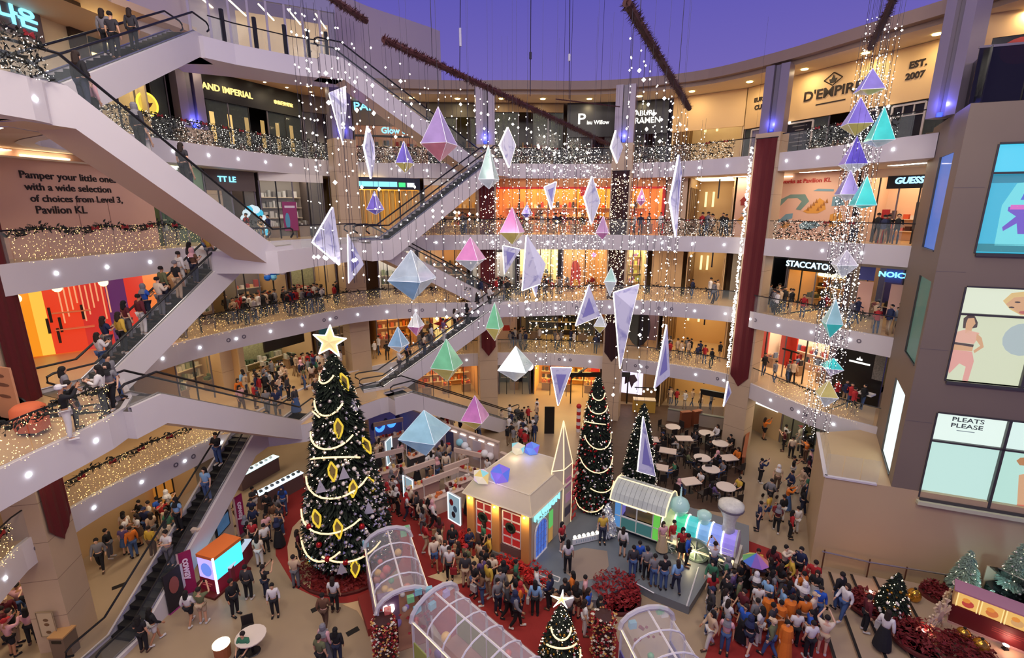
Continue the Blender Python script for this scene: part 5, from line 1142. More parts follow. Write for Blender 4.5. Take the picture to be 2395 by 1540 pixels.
for i in range(4): e.tube([(*e1[i], zr1), (*e1[(i+1) % 4], zr1)], .04, 4); e.tube([(*e0[i], zr0), (*e1[i], zr1)], .03, 4); e.tube([(*e0[i], zr0), (*e0[(i+1) % 4], zr0)], .05, 4)
part(hs, 'roof_moulding', e, M(226, 214, 180))
for u in (.06, 1.55, 3.2): part(hs, 'amber_pillar', F1.box(MB(), u, u+.42, 0, HW, 0, .22), ORW)
for u, nn in ((1.76, .5), (3.4, .5), (.27, .5)):
    q = F1.p(u, 2.3, nn); point('pillar_lamp', q, 16, (1, .72, .25), .05); part(hs, 'pillar_lamp_bulb', MB().ball(F1.p(u, 2.5, .3), .06, 8), G(255, 226, 120, 6, sample=False))
for u0, u1 in ((.56, 1.46), (2.1, 3.1)):
    part(hs, 'red_window', F1.box(MB(), u0, u1, .55, 2.35, .02, .06), G(200, 30, 30, .55)); b = MB()
    for i in range(3): u = u0+(u1-u0)*i/2; F1.box(b, u-.03, u+.03, .55, 2.35, .06, .1)
    for i in range(5): v = .55+1.8*i/4; F1.box(b, u0, u1, v-.03, v+.03, .06, .1)
    part(hs, 'window_grid', b, M(236, 226, 220)); part(hs, 'wreath', MB().lathe([(.2, -.04), (.3, 0), (.2, .04), (.14, 0), (.2, -.04)], 12, F1.p((u0+u1)/2, 1.6, .2), 0, Matrix((F1.U, F1.V, F1.N)).transposed()), LEAF)
part(hs, 'plinth', F1.box(MB(), 0, F1.W, 0, .45, 0, .1), M(120, 92, 88))
part(hs, 'facade', F2.box(MB(), 0, 2.6, 0, HW, 0, .05), M(200, 180, 150, .5))
arch = [(.25, 0), (1.35, 0), (1.35, 1.35)]+[(.8+.55*math.cos(math.pi*i/10), 1.35+.55*math.sin(math.pi*i/10)) for i in range(1, 10)]+[(.25, 1.35)]
part(hs, 'arched_pane', F2.poly(MB(), arch, .06, .03), mat('violet_blue_glass', S(90, 110, 200), .15, emit=.5, ecol=S(80, 130, 225), noise=.5, nscale=1.8)); b = MB()
for a, c in zip(arch, arch[1:]+arch[:1]): b.tube([F2.p(*a, .1), F2.p(*c, .1)], .05, 5)
part(hs, 'arch_frame', b, M(240, 238, 235)); b = MB()
for i in range(1, 4): b.tube([F2.p(.25+1.1*i/4, 0, .1), F2.p(.25+1.1*i/4, 1.75, .1)], .018, 4)
for i in range(1, 5): b.tube([F2.p(.25, .38*i, .1), F2.p(1.35, .38*i, .1)], .018, 4)
part(hs, 'glazing_bars', b, M(120, 140, 210))
text('PAVILION', hs, F2, 1.3, 2.32, .14, .74, G(150, 225, 235, 1.3), width=2.35, ex=.05, bold=.012); text('STATION', hs, F2, .95, 1.96, .12, .2, G(150, 225, 235, 1.1), width=1.0)
part(hs, 'green_lit_panel', F2.box(MB(), 1.6, 1.95, .9, 1.8, .06, .1), G(110, 215, 110, .7)); part(hs, 'amber_lit_panel', F2.box(MB(), 1.6, 1.95, .1, .9, .06, .1), G(225, 170, 90, .5))
TWp = atz(1314, 1233, STZ); tw_ = 1.0; fA = Fr((TWp.x-.75, TWp.y+.45), (TWp.x, TWp.y), STZ); fB = Fr((2.62, 22.2), (3.15, 22.95), STZ)
sw = hs
A_, B_, C_ = (2.0, 22.05), (2.62, 22.2), (3.15, 22.95); D_ = (A_[0]+C_[0]-B_[0], A_[1]+C_[1]-B_[1])
part(sw, 'shaft', quad_walls([B_, C_, D_, A_], STZ, STZ+3.5), CRM); apx = ((A_[0]+C_[0])/2, (A_[1]+C_[1])/2, 6.45); b = MB(); zq = STZ+3.5
for a, c in ((B_, C_), (C_, D_), (D_, A_), (A_, B_)): b.face([(*a, zq), (*c, zq), apx])
part(sw, 'spire', b, CRM); e = MB()
for a in (A_, B_, C_): e.tube([(*a, zq), apx], .035, 5); e.tube([(*a, STZ), (*a, zq)], .03, 5)
for a, c in ((A_, B_), (B_, C_)): e.tube([(*a, zq), (*c, zq)], .03, 4)
part(sw, 'lit_edge', e, LEDW)
for v in (.7, 1.5, 2.4): part(sw, 'poster_panel', fB.box(MB(), .2, .75, v, v+.5, .02, .05), (M(90, 84, 90), M(236, 190, 200), M(226, 150, 170))[int(v) % 3])
for i in range(9):
    p = fB.p(.93+.1*(i % 2), 3.4-i*.38, .12); part(sw, 'red_bow', MB().slab([p+fB.U*a+Vector((0, 0, c)) for a, c in ((0, 0), (.2, .14), (.22, -.1), (0, -.03), (-.22, -.1), (-.2, .14))], fB.N, .06), M(196, 60, 54))
def rock(label, px, py, z_, r, cols3, seed):
    p = atz(px, py, z_); t = thing('crystal_rock', label, 'glowing rock', (p.x, p.y, zr1)); rr = random.Random(seed)
    b = bmesh.new(); bmesh.ops.create_icosphere(b, subdivisions=1, radius=r)
    for v in b.verts: v.co *= rr.uniform(.82, 1.2); v.co.z = max(v.co.z*1.05, -r*.55)
    me = bpy.data.meshes.new('rock'); b.to_mesh(me); b.free()
    for c in cols3: me.materials.append(G(*c, .85))
    for i, f in enumerate(me.polygons): f.material_index = (i*7+i//3) % len(cols3)
    link('facets', me, t, (0, 0, r*.55)); point('rock_lamp', (p.x-.2, p.y-r-.25, zr1+.35), 9, [c for c in S(*cols3[0])], .1)
VI, BV, CYN, WY = (140, 110, 235), (90, 120, 240), (150, 225, 235), (240, 220, 200)
rock('largest violet blue glowing rock at the near roof edge', 1168, 1112, 3.95, .52, (VI, BV, VI, (120, 160, 250)), 1); rock('pale yellow and cyan glowing rock beside the largest one', 1124, 1118, 3.95, .44, (WY, (240, 205, 120), CYN, (230, 200, 225)), 2)
rock('blue violet glowing rock further back on the roof', 1243, 1052, 3.95, .42, (BV, VI, (110, 150, 250)), 3); rock('warm white glowing rock behind the blue violet one', 1212, 1052, 3.95, .42, (WY, CYN, (245, 225, 190)), 4)

# ---- the toy train
T0, T1 = Vector((5.75, 22.7, STZ)), Vector((10.7, 19.5, STZ)); td = (T1-T0).normalized(); TL = (T1-T0).length; tz = math.atan2(td.y, td.x)
tr = thing('toy_train', 'pastel lit toy locomotive with a glazed cab and flared chimney on the stage', 'train', T0, tz)
def tp(name, mb, m, smooth=False): return obj(name, mb, m, tr, None, smooth)
tp('chassis', MB().box((TL/2, 0, .42), (TL, 1.25, .22)), M(120, 112, 96, .4))
cabc = [G(90, 150, 215, .75), G(130, 120, 215, .6), G(110, 210, 80, .8), G(70, 130, 130, .5)]
tp('cab_lower_wall', MB().box((1.1, -.78, .75), (2.1, .06, .7)), cabc[3]); tp('cab_back_wall', MB().box((1.1, .78, 1.2), (2.1, .06, 1.6)), M(150, 150, 140))
for x, c in ((.12, 0), (2.1, 2)): tp('cab_corner_panel', MB().box((x, -.78, 1.2), (.3, .09, 1.6)), cabc[c])
tp('cab_end_wall', MB().box((.04, 0, 1.2), (.06, 1.5, 1.6)), cabc[1]); tp('cab_end_wall', MB().box((2.24, 0, 1.0), (.06, 1.5, 1.2)), M(150, 120, 110)); tp('cab_seat', MB().box((1.1, .3, .9), (1.7, .6, .5)), M(200, 150, 100))
b = MB()
for x in (.3, 1.1, 1.92): b.box((x, -.8, 1.2), (.05, .08, 1.6))
for z_ in (.42, 1.1, 1.95): b.box((1.1, -.8, z_), (2.2, .08, .05))
tp('cab_window_bars', b, M(235, 235, 225)); tp('name_board', MB().box((1.0, -.86, 1.92), (1.2, .06, .2)), G(220, 235, 250, 1.0))
rp = [(-1.05, 2.0), (-.85, 2.35), (-.45, 2.62), (0, 2.72), (.45, 2.62), (.85, 2.35), (1.05, 2.0)]
b = MB()
for (y0, z0), (y1, z1) in zip(rp, rp[1:]): b.face([(-.25, y0, z0), (2.55, y0, z0), (2.55, y1, z1), (-.25, y1, z1)])
for x in (-.25, 2.55): b.face([(x, y, z_) for y, z_ in rp])
tp('cab_roof', b, mat('iridescent_roof', S(176, 180, 172), .3, noise=.3, nscale=2, emit=.12, ecol=S(190, 200, 190))); e = MB()
for x in (-.25, 2.55): e.tube([(x, y, z_+.02) for y, z_ in rp], .035, 5)
for k in (0, 3): e.tube([(-.25, *rp[k]), (2.55, *rp[k])], .035, 5)
tp('roof_lit_edge', e, LEDW)
for i in range(1, 12): tp('roof_rib', MB().tube([(-.25+2.8*i/12, y, z_+.01) for y, z_ in rp], .008, 3), M(120, 124, 120))
bc = [(190, 205, 150), (60, 205, 150), (70, 190, 190), (120, 170, 215), (130, 150, 225), (150, 135, 225)]; bz, br_ = 1.15, .62
for i in range(6):
    x0 = 2.3+i*.55; x1 = x0+.55; P = [(br_*math.cos(a), bz+br_*math.sin(a)) for a in [math.pi*2*k/16 for k in range(16)]]; b = MB()
    for k in range(16): (y0, z0), (y1, z1) = P[k], P[(k+1) % 16]; b.face([(x0, y0, z0), (x1, y0, z0), (x1, y1, z1), (x0, y1, z1)])
    tp('boiler_section', b, mat('boiler_%d' % i, S(*bc[i]), .25, emit=.42, ecol=S(*bc[i]), noise=.2, nscale=5))
    tp('boiler_ring', MB().tube([(x0, y*1.03, bz+(z_-bz)*1.03) for y, z_ in P+[P[0]]], .04, 5), LED)
    for k in (8, 9, 10, 11): tp('boiler_slat', MB().tube([(x0+.06, P[k][0]*1.02, bz+(P[k][1]-bz)*1.02), (x1-.06, P[k][0]*1.02, bz+(P[k][1]-bz)*1.02)], .014, 4), M(235, 240, 240))
tp('boiler_front', MB().lathe([(.64, 0), (.66, .08), (.5, .12), (.0001, .16)], 16, (5.6, 0, bz), 0, Matrix.Rotation(math.pi/2, 3, 'Y')), M(190, 190, 200, .3))
tp('steam_dome', MB().lathe([(.22, 0), (.24, .2), (.4, .3), (.46, .55), (.36, .8), (.15, .95), (.05, 1.0), (.03, 1.5), (.0001, 1.55)], 14, (2.95, 0, bz+.55)), mat('dome_glass', S(170, 200, 190), .2, emit=.2, ecol=S(150, 210, 205)), True)
tp('sand_dome', MB().lathe([(.24, 0), (.26, .25), (.33, .3), (.33, .5), (.2, .6), (.0001, .62)], 14, (4.1, 0, bz+.55)), mat('dome_glass', S(170, 200, 190), .2), True)
tp('chimney', MB().lathe([(.3, 0), (.26, .35), (.3, .7), (.5, 1.15), (.56, 1.25), (.56, 1.42), (.42, 1.5), (.3, 1.56), (.0001, 1.57)], 18, (5.2, 0, bz+.55)), mat('chimney_mosaic', S(200, 198, 186), .3, noise=.25, nscale=8, emit=.08), True); tp('chimney_band', MB().lathe([(.57, 0), (.58, .05), (.57, .1)], 18, (5.2, 0, bz+1.72)), STEEL)
for x, r_ in ((2.75, .34), (4.0, .62), (5.0, .4)):
    w_ = tp('wheel', MB().lathe([(r_, -.05), (r_, .05), (r_*.82, .06), (r_*.8, 0), (r_*.2, 0), (r_*.18, .08), (.001, .08)], 20, (x, -.78, r_+.02), 0, Matrix.Rotation(math.pi/2, 3, 'X')), M(110, 128, 116, .4)); sb = MB()
    for k in range(8): a = math.pi*k/4; sb.tube([(x, -.84, r_+.02), (x+r_*.85*math.cos(a), -.84, r_+.02+r_*.85*math.sin(a))], .025, 4)
    obj('wheel_spoke', sb, M(190, 200, 190), w_)
tp('running_board', MB().box((4.0, -.72, .62), (3.3, .3, .06)), LEDW); tp('cowcatcher', MB().slab([(5.75, -.65, .05), (6.3, 0, .05), (5.75, .65, .05)], (0, 0, 1), .35), M(190, 180, 150, .4)); tp('buffer_beam', MB().box((5.75, 0, .55), (.14, 1.5, .25)), M(210, 205, 190))
point('train_lamp', T0+td*3.8+Vector((-.55, -.9, .5)), 25, (1, .8, .45), .08)
# small stage furnishings
fp = atz(1338, 1276, STZ); ft_ = Fr((fp.x, fp.y), tuple(atz(1400, 1262, STZ))[:2], STZ)
t = thing('picket_sign', 'low white sign fence topped with round bulbs at the stage back', 'sign', ft_.p(ft_.W/2, 0)); part(t, 'board', ft_.box(MB(), 0, ft_.W, .05, .35, 0, .08), M(225, 228, 228)); 
for i in range(9): part(t, 'faded_mark', ft_.box(MB(), ft_.W*(.12+.085*i), ft_.W*(.16+.085*i), .14, .28, .08, .09), M(170, 190, 198))
for i in range(6): part(t, 'round_bulb', MB().ball(ft_.p(ft_.W*(i+.5)/6, .45, .04), .1, 8), G(255, 246, 230, 1.5))
sn = atz(1418, 1256, STZ); tree('little snow white tree between the train cab and the stage sign', (sn.x, sn.y, STZ), [(.3, .1), (.5, .3), (.4, .9), (.2, 1.5), (.05, 1.9)], 700, .14, 30, .05, 'sw', 60, 12, M(206, 212, 222), M(170, 176, 186))
pl = atz(1440, 1392, .1); bed('round planter of red poinsettias at the stage front', (pl.x, pl.y, 0), .1, 1.05, 1000, .7, mat('poinsettia_mix', S(140, 24, 28), .7, noise=.6, nscale=16), 21, 'flower_planter', 'planter')
for px, py, lab in ((1190, 1322, 'red poinsettias against the station house plinth'), (1260, 1175+190, 'few red poinsettias beside the stage stairs'), (1090, 1270, 'red poinsettias by the rearmost amber pillar'), (1235, 1345, 'red poinsettias at the station corner')):
    q = atz(px, py, 0); bed(lab, (q.x, q.y, 0), .0, .6, 330, .5, mat('poinsettia_red', S(196, 34, 30), .7, noise=.4, nscale=16), px)

# ---- arched clear tunnels
def tunnel(label, fc, ang, L, Wd, ez, seed, wallm):
    t = thing('arched_tunnel', label, 'tunnel', (fc[0], fc[1], 0), ang); rr = random.Random(seed); h = Wd/2; rise = .62; n = 8     # local x runs along the tunnel
    A = [(-h*math.cos(math.pi*i/n), ez+rise*math.sin(math.pi*i/n)) for i in range(n+1)]; nr = max(4, round(L/.95))
    for i in range(nr):
        for a, c in ((0, 4), (4, 8)):
            b = MB()
            for k in range(a, c): (y0, z0), (y1, z1) = A[k], A[k+1]; b.face([(L*i/nr+.03, y0, z0), (L*(i+1)/nr-.03, y0, z0), (L*(i+1)/nr-.03, y1, z1), (L*i/nr+.03, y1, z1)])
            obj('roof_pane', b, GLASSW, t)
    for i in range(nr+1): obj('roof_rib', MB().tube([(L*i/nr, y, z_+.01) for y, z_ in A], .035, 5), M(226, 222, 226, .4), t)
    for k in (0, 4, 8): obj('purlin', MB().tube([(0, *A[k]), (L, *A[k])], .04, 5), M(232, 226, 224, .4), t)
    for x in (0, L): obj('arched_end_band', MB().tube([(x, y*1.06, ez+(z_-ez)*1.2) for y, z_ in A], .09, 6), mat('frosted_end_band', S(226, 222, 226), .3, alpha=.7), t)
    for s in (-1, 1):
        obj('side_wall', MB().box((L/2, s*h, ez*.28), (L, .06, ez*.56)), wallm, t)
        for i in range(nr+1): obj('post', MB().box((L*i/nr, s*h, ez/2), (.07, .07, ez)), M(232, 228, 226, .4), t)
        for i in range(nr): obj('side_pane', MB().box((L*(i+.5)/nr, s*h, ez*.78), (L/nr-.08, .02, ez*.42)), GLASSW, t)
        obj('lit_eave', MB().tube([(0, s*h*1.03, ez), (L, s*h*1.03, ez)], .022, 4), LEDW, t)
    obj('floor_mat', MB().box((L/2, 0, .015), (L, Wd-.1, .03)), M(170, 120, 96), t)
    pal = [(220, 90, 80), (240, 190, 90), (120, 190, 210), (170, 150, 220), (240, 150, 120), (230, 225, 220), (110, 190, 130)]
    for i in range(18): obj('toy_bauble', MB().ball((rr.uniform(.3, L-.3), rr.uniform(-h*.75, h*.75), rr.uniform(.2, ez*.95)), rr.uniform(.1, .2), 8), M(*rr.choice(pal), .3), t, None, True)
    for i in range(9): obj('pastel_block', MB().box((rr.choice((-.05, L+.05)), rr.uniform(-h, h), ez+rr.uniform(.0, .5)), (.16, .26, .26)), film(rr.choice(pal)), t)
    for i in range(26):
        q = (rr.choice((-.1, L+.1)), rr.uniform(-1, 1)*h*1.1); obj('red_rosette', MB().octa((q[0], q[1], ez*.5+rr.uniform(.2, .9)), rr.uniform(.06, .1)), M(150, 36, 40), t)
    return t
c_ = lambda a, b_: ((a[0]+b_[0])/2, (a[1]+b_[1])/2)
def tun(label, fl_, fr_, nd, L, ez, seed, wm):     # far left eave, far right eave (metres), direction to the near end
    a = math.atan2(nd[1], nd[0]); return tunnel(label, c_(fl_, fr_), a, L, (Vector(fl_)-Vector(fr_)).length, ez, seed, wm)
tun('clear arched tunnel standing right beside the tallest tree', (-6.55, 18.8), (-4.65, 19.4), (1.6, -3.8), 3.9, 2.05, 31, M(150, 110, 130))
tun('longest clear arched tunnel, leading off towards the small warm tree', (-3.65, 14.75), (-2.2, 16.2), (.72, -.70), 6.2, 2.05, 32, M(170, 180, 90))
tun('clear arched tunnel with a red floor strip nearest the orange robed people', (3.95, 14.35), (5.85, 14.9), (.2, -1.), 3.6, 2.05, 33, M(90, 80, 150))
for px, py, lab in ((925, 1480, 'tall pillar of red and gold blooms at the tunnel mouth'), (1430, 1470, 'red bloom pillar beside the tunnel with the red strip')):
    q = atz(px-22, py+68, 0); t = thing('bloom_pillar', lab, 'flower pillar', (q.x, q.y, 0)); rr = random.Random(px); b = MB()
    for i in range(700):
        a = rr.uniform(0, 6.3); rq = .42*rr.uniform(.7, 1.1); p = Vector((q.x+rq*math.cos(a), q.y+rq*math.sin(a), rr.uniform(.05, 2.0))); b.octa(p, rr.uniform(.03, .07), rr.choice((0, 0, 1, 2)))
    stuff(part(t, 'blooms', b, [M(150, 30, 34), M(220, 170, 90), M(236, 226, 200)])); part(t, 'core', MB().lathe([(.38, 0), (.36, 1.95), (.001, 2.0)], 10, (q.x, q.y, 0)), M(60, 24, 22))
q = atz(915, 1470, 0); t = thing('lantern_box', 'violet framed box with a glowing white heart lamp', 'lantern', (q.x, q.y-.9, 0)); f = Fr((q.x-.15, q.y-1.0), (q.x+.6, q.y-.75), 1.2)
part(t, 'box', f.box(MB(), 0, f.W, 0, 1.1, -.3, 0), M(120, 90, 120)); part(t, 'stand', f.box(MB(), .1, f.W-.1, -1.2, 0, -.25, -.05), M(90, 30, 30)); part(t, 'heart_lamp', f.poly(MB(), [(f.W/2+x, .55+y) for x, y in ((0, -.28), (.22, .02), (.2, .2), (.08, .24), (0, .14), (-.08, .24), (-.2, .2), (-.22, .02))], .01, .06), G(255, 250, 235, 3))
q = [atz(x, y, 0) for x, y in ((838, 1400+12), (872, 1396), (896, 1475), (862, 1490))]; t = tag(obj('red_ramp', MB().slab([(p.x, p.y, 0) for p in q], (0, 0, 1), .35), M(140, 40, 36, .6)), 'tilted plain red block beside the first tunnel', 'ramp')
# ---- market behind the tallest tree: display walls and stalls
def wallseg(label, a, b_, h, m, name='display_wall', hb=.12):
    p, q = atz(*a, 0), atz(*b_, 0); f = Fr(p, q, 0); t = thing(name, label, 'display wall', f.p(f.W/2, 0)); part(t, 'panel', f.box(MB(), 0, f.W, 0, h, -.12, 0), m); part(t, 'cap', f.box(MB(), -.02, f.W+.02, h, h+hb, -.18, .06), M(206, 184, 166)); return t, f
LIL = mat('lilac_panel', S(110, 104, 160), .5, emit=.05, ecol=S(110, 104, 190))
t, f = wallseg('lilac display wall with glowing blue arches', (868, 1040), (938, 1010), 2.3, LIL)
for u in (.3, .68): part(t, 'glowing_arch', MB().tube([f.p(f.W*u+.42*math.sin(a), 1.35-.62*math.cos(a)+.1, .08) for a in [(-1.3+2.6*i/10) for i in range(11)]], [.05+.09*math.sin(math.pi*i/10) for i in range(11)], 8), G(70, 150, 250, 1.6))
for u in (.1, .5, .9): part(t, 'dark_print', f.poly(MB(), ell(f.W*u, 1.3, .2, .3, 10), .01, .02), M(50, 48, 80))
t, f = wallseg('plain lilac return wall beside the blue arches', (938, 1010), (1042, 1058), 2.2, mat('pale_lilac', S(160, 152, 190), .5))
t, f = wallseg('long white display wall with baubles on its lit shelves', (1042, 1064), (1166, 1112), 2.2, M(206, 184, 176))
for u, c in ((.1, (60, 60, 100)), (.36, (205, 195, 205)), (.62, (190, 180, 190)), (.84, (214, 200, 200))): part(t, 'niche', f.box(MB(), f.W*u-.35, f.W*u+.35, .5, 1.9, .0, .03), M(*c))
for u, v, c in ((.34, 1.5, (150, 215, 230)), (.44, 1.4, (235, 240, 245)), (.5, 1.1, (230, 235, 240)), (.72, 1.2, (190, 30, 36)), (.8, 1.35, (240, 240, 240)), (.9, 1.3, (236, 230, 230))): part(t, 'display_bauble', MB().ball(f.p(f.W*u, v, .25), .26, 10), M(*c, .3), True)
for i in range(5): part(t, 'shelf_lamp', f.box(MB(), f.W*(.15+.17*i), f.W*(.25+.17*i), 2.02, 2.06, .04, .1), G(255, 245, 235, 3))
t, f = wallseg('short white display wall next to the crystal roofed house', (1170, 1115), (1185, 1122), 1.6, M(210, 190, 180))
def stall(label, px, py, rz, L, top, prod, hh=.95):
    p = atz(px, py, 0); t = thing('market_stall', label, 'stall', (p.x, p.y, 0), rz); rr = random.Random(px)
    obj('counter', MB().box((0, 0, hh/2), (L, .6, hh)), M(*top), t); obj('counter_top', MB().box((0, 0, hh+.02), (L+.08, .7, .05)), M(222, 200, 184, .4), t)
    for s in (-1, 1): obj('post', MB().tube([(s*L/2, .28, hh), (s*L/2, .28, 1.9)], .03, 5), M(225, 215, 205), t)
    obj('shade_board', MB().box((0, .28, 1.95), (L+.1, .12, .3)), M(214, 190, 174), t)
    for i in range(int(L/.2)):
        c = rr.choice(prod); x = -L/2+.12+i*.2
        if i % 3 == 0: obj('gift_box', MB().box((x, rr.uniform(-.15, .15), hh+.14), (.15, .16, .2)), M(*c), t)
        else: obj('soft_toy', MB().ball((x, rr.uniform(-.15, .15), hh+.14), .1, 7), M(*c), t)
PR = [(190, 40, 36), (236, 226, 216), (220, 120, 60), (90, 30, 34), (235, 200, 120)]
for lab, px, py, rz, L, top in (('pink stall piled with orange goods', 912, 1132, .5, 2.0, (190, 150, 150)), ('stall of black frames with a slanted white roof bar', 985, 1092, .6, 1.7, (60, 54, 56)), ('pale stall with a yellow box on its counter', 990, 1165, .65, 1.9, (196, 160, 150)), ('white stall with small dark figures on its counter', 1040, 1190, .65, 2.2, (214, 186, 170)), ('stall of red caps beside the amber pillars', 1075, 1160, .65, 1.6, (200, 170, 160)), ('stall in front of the lilac display wall', 915, 1050, .5, 2.0, (150, 140, 150)), ('stall of white jars by the long display wall', 1090, 1130, -.4, 1.8, (210, 200, 196))): stall(lab, px, py, rz, L, top, PR)
def lightbox(label, pts, z1):
    p, q = atz(*pts[0], 0), atz(*pts[1], 0); f = Fr(p, q, 0); t = thing('light_box_sign', label, 'sign', f.p(f.W/2, 0)); part(t, 'board', f.box(MB(), 0, f.W, .05, z1, -.1, 0), M(230, 236, 240)); part(t, 'lit_face', f.box(MB(), .06, f.W-.06, .1, z1-.06, 0, .02), G(170, 200, 215, .6)); e = MB()
    for a, c in (((0, .05), (0, z1)), ((0, z1), (f.W, z1)), ((f.W, z1), (f.W, .05)), ((0, .05), (f.W, .05))): e.tube([f.p(*a, .03), f.p(*c, .03)], .03, 4)
    part(t, 'lit_edge', e, G(225, 245, 255, 1.6)); return t, f
t, f = lightbox('white edged picture board leaning near the amber pillars', ((1050, 1215), (1078, 1232)), 1.7)
for u, v, c in ((.3, 1.2, (160, 40, 44)), (.6, .9, (90, 140, 170)), (.45, .5, (60, 60, 70))): part(t, 'print', f.poly(MB(), ell(f.W*u, v, .16, .2, 9), .03, .01), M(*c))
lightbox('narrow lit board between two market stalls', ((946, 1165), (968, 1178)), 1.5); lightbox('tall lit board at the tree side of the market', ((905, 1092), (918, 1078)), 1.8)

# ---- restaurant terrace on the dark timber floor
CH = M(40, 34, 32, .5)
ct = [MB().lathe([(.55, .72), (.55, .76), (.0001, .77)], 18).mesh('table_top', M(228, 214, 200, .4)), MB().lathe([(.05, .03), (.05, .72)], 8).mesh('table_stem', DARK), MB().lathe([(.28, 0), (.24, .03), (.0001, .04)], 12).mesh('table_base', DARK)]
sq = MB().box((0, 0, .74), (1.1, .8, .05)).mesh('table_top', M(224, 206, 190, .4))
def chair_meshes():
    legs = MB().box((0, 0, .22), (.04, .04, .44)).mesh('leg', CH)
    return MB().box((0, 0, .45), (.44, .44, .05)).mesh('seat', CH), MB().box((0, .21, .68), (.42, .04, .46)).mesh('backrest', CH), legs
SEATM, BACKM, LEGM = chair_meshes()
def chair(x, y, rz, label, group, z=0.):
    t = thing('cafe_chair', label, 'chair', (x, y, z), rz, group); link('seat', SEATM, t); link('backrest', BACKM, t)
    for a in (-.18, .18):
        for c in (-.18, .18): link('leg', LEGM, t, (a, c, 0))
CAFE = [(1598, 1048, 0, 'square white table nearest the lilac spire'), (1650, 1035, 1, 'round table beside the tan partition of the terrace'), (1560, 1078, 0, 'square table under the lilac spire tip'), (1682, 1060, 1, 'round table by the dark wooden partition'), (1640, 1095, 1, 'round table in the middle of the terrace'), (1700, 1095, 0, 'square table at the terrace edge facing the walkway'), (1612, 1152, 0, 'table with white draped chairs behind the train cab'), (1660, 1122, 1, 'round white topped table behind the steam dome'), (1540, 1118, 0, 'square table with a white cloth behind the train roof'), (1695, 1165, 1, 'round table beside the train chimney'), (1520, 1050, 0, 'square table close to the darker tree'), (1572, 1020, 1, 'round table below the terrace parapet')]
SEATS = []
for i, (px, py, rd, lab) in enumerate(CAFE):
    p = atz(px, py, 0); rz = R.uniform(-.4, .4); t = thing('cafe_table', lab, 'table', (p.x, p.y, 0), rz, 'terrace tables'); link('table_top', ct[0] if rd else sq, t); link('table_stem', ct[1], t); link('table_base', ct[2], t)
    for k in range(4):
        a = rz+math.pi/2*k+.3; x, y = p.x+.95*math.cos(a), p.y+.95*math.sin(a); chair(x, y, a-math.pi/2, 'dark cafe chair drawn up to the '+lab.split(' ', 1)[1] if False else 'dark cafe chair at the '+lab, 'chairs at table: '+lab); SEATS.append((x, y, a+math.pi/2))
def box_thing(name, label, cat, px0, px1, z0, z1, m, th=.12, zb=0., cap=None):
    p, q = atz(*px0, zb), atz(*px1, zb); f = Fr(p, q, zb); t = thing(name, label, cat, f.p(f.W/2, 0)); part(t, 'panel', f.box(MB(), 0, f.W, z0, z1, -th, 0), m)
    if cap: part(t, 'cap', f.box(MB(), 0, f.W, z1, z1+.06, -th-.04, .04), cap)
    return t, f
for lab, a, c, h in (('reddish wooden partition at the walkway edge of the terrace', (1737, 1110), (1754, 1008), 1.15), ('wooden host stand in the middle of the terrace', (1592, 1003), (1615, 1001), 1.3), ('tan wooden cabinet beside the host stand', (1622, 1000), (1640, 996), 1.25)): box_thing('wood_partition', lab, 'partition', a, c, 0, h, M(120, 62, 36, .5), .3 if h > 1.2 else .14, cap=M(150, 84, 50))
t, f = box_thing('terrace_parapet', 'grey parapet with a glass top bordering the terrace', 'parapet', (1560, 985), (1735, 1015), 0, 1.0, M(150, 136, 120), .2, cap=M(110, 110, 96))
for i in range(5): part(t, 'glass_panel', f.box(MB(), f.W*i/5+.03, f.W*(i+1)/5-.03, 1.06, 1.9, -.1, -.08), GLASS)
t, f = box_thing('canopy_frame', 'black steel awning beam over the back of the terrace', 'awning frame', (1632, 985), (1745, 1010), 2.3, 2.75, BLK, .2)
for u in (.02, .98): part(t, 'post', f.box(MB(), f.W*u-.05, f.W*u+.05, 0, 2.3, -.12, -.02), BLK)
t, f = box_thing('canopy_frame', 'black steel awning beam behind the dense tree', 'awning frame', (1330, 945), (1470, 945), 2.5, 2.9, BLK, .2)
for u in (.03, .5, .97): part(t, 'post', f.box(MB(), f.W*u-.05, f.W*u+.05, 0, 2.5, -.12, -.02), BLK)
part(t, 'slanting_brace', MB().tube([f.p(.2, 2.4, 0), f.p(f.W*.45, 3.9, -.4)], .1, 4), BLK)
box_thing('menu_board', 'tall black menu board standing before the blazing shop', 'board', (1273, 1015), (1296, 1015), 0, 2.2, BLK, .1)
t, f = box_thing('yellow_counter', 'yellow front counter of the terrace bar', 'counter', (1480, 965), (1532, 968), 0, 1.1, M(190, 150, 60), .6, cap=M(220, 200, 170))
for i in range(6): part(t, 'pendant_bulb', MB().ball(f.p(f.W*(i+.5)/6, 2.0+.2*(i % 2), .2), .1, 8), G(255, 246, 230, 4, sample=False))
part(t, 'bulb_rail', f.box(MB(), 0, f.W, 2.3, 2.36, .16, .24), BLK)
for i in range(6): part(t, 'bulb_cord', MB().tube([f.p(f.W*(i+.5)/6, 2.33, .2), f.p(f.W*(i+.5)/6, 2.08+.2*(i % 2), .2)], .01, 4), BLK)
t, f = box_thing('cyan_screen_stand', 'upright screen showing pale cyan at the column foot', 'screen', (1735, 1000), (1752, 1000), 1.3, 3.4, G(120, 215, 240, 1.2), .2); part(t, 'stand', f.box(MB(), .05, f.W-.05, 0, 1.3, -.16, -.04), BLK)
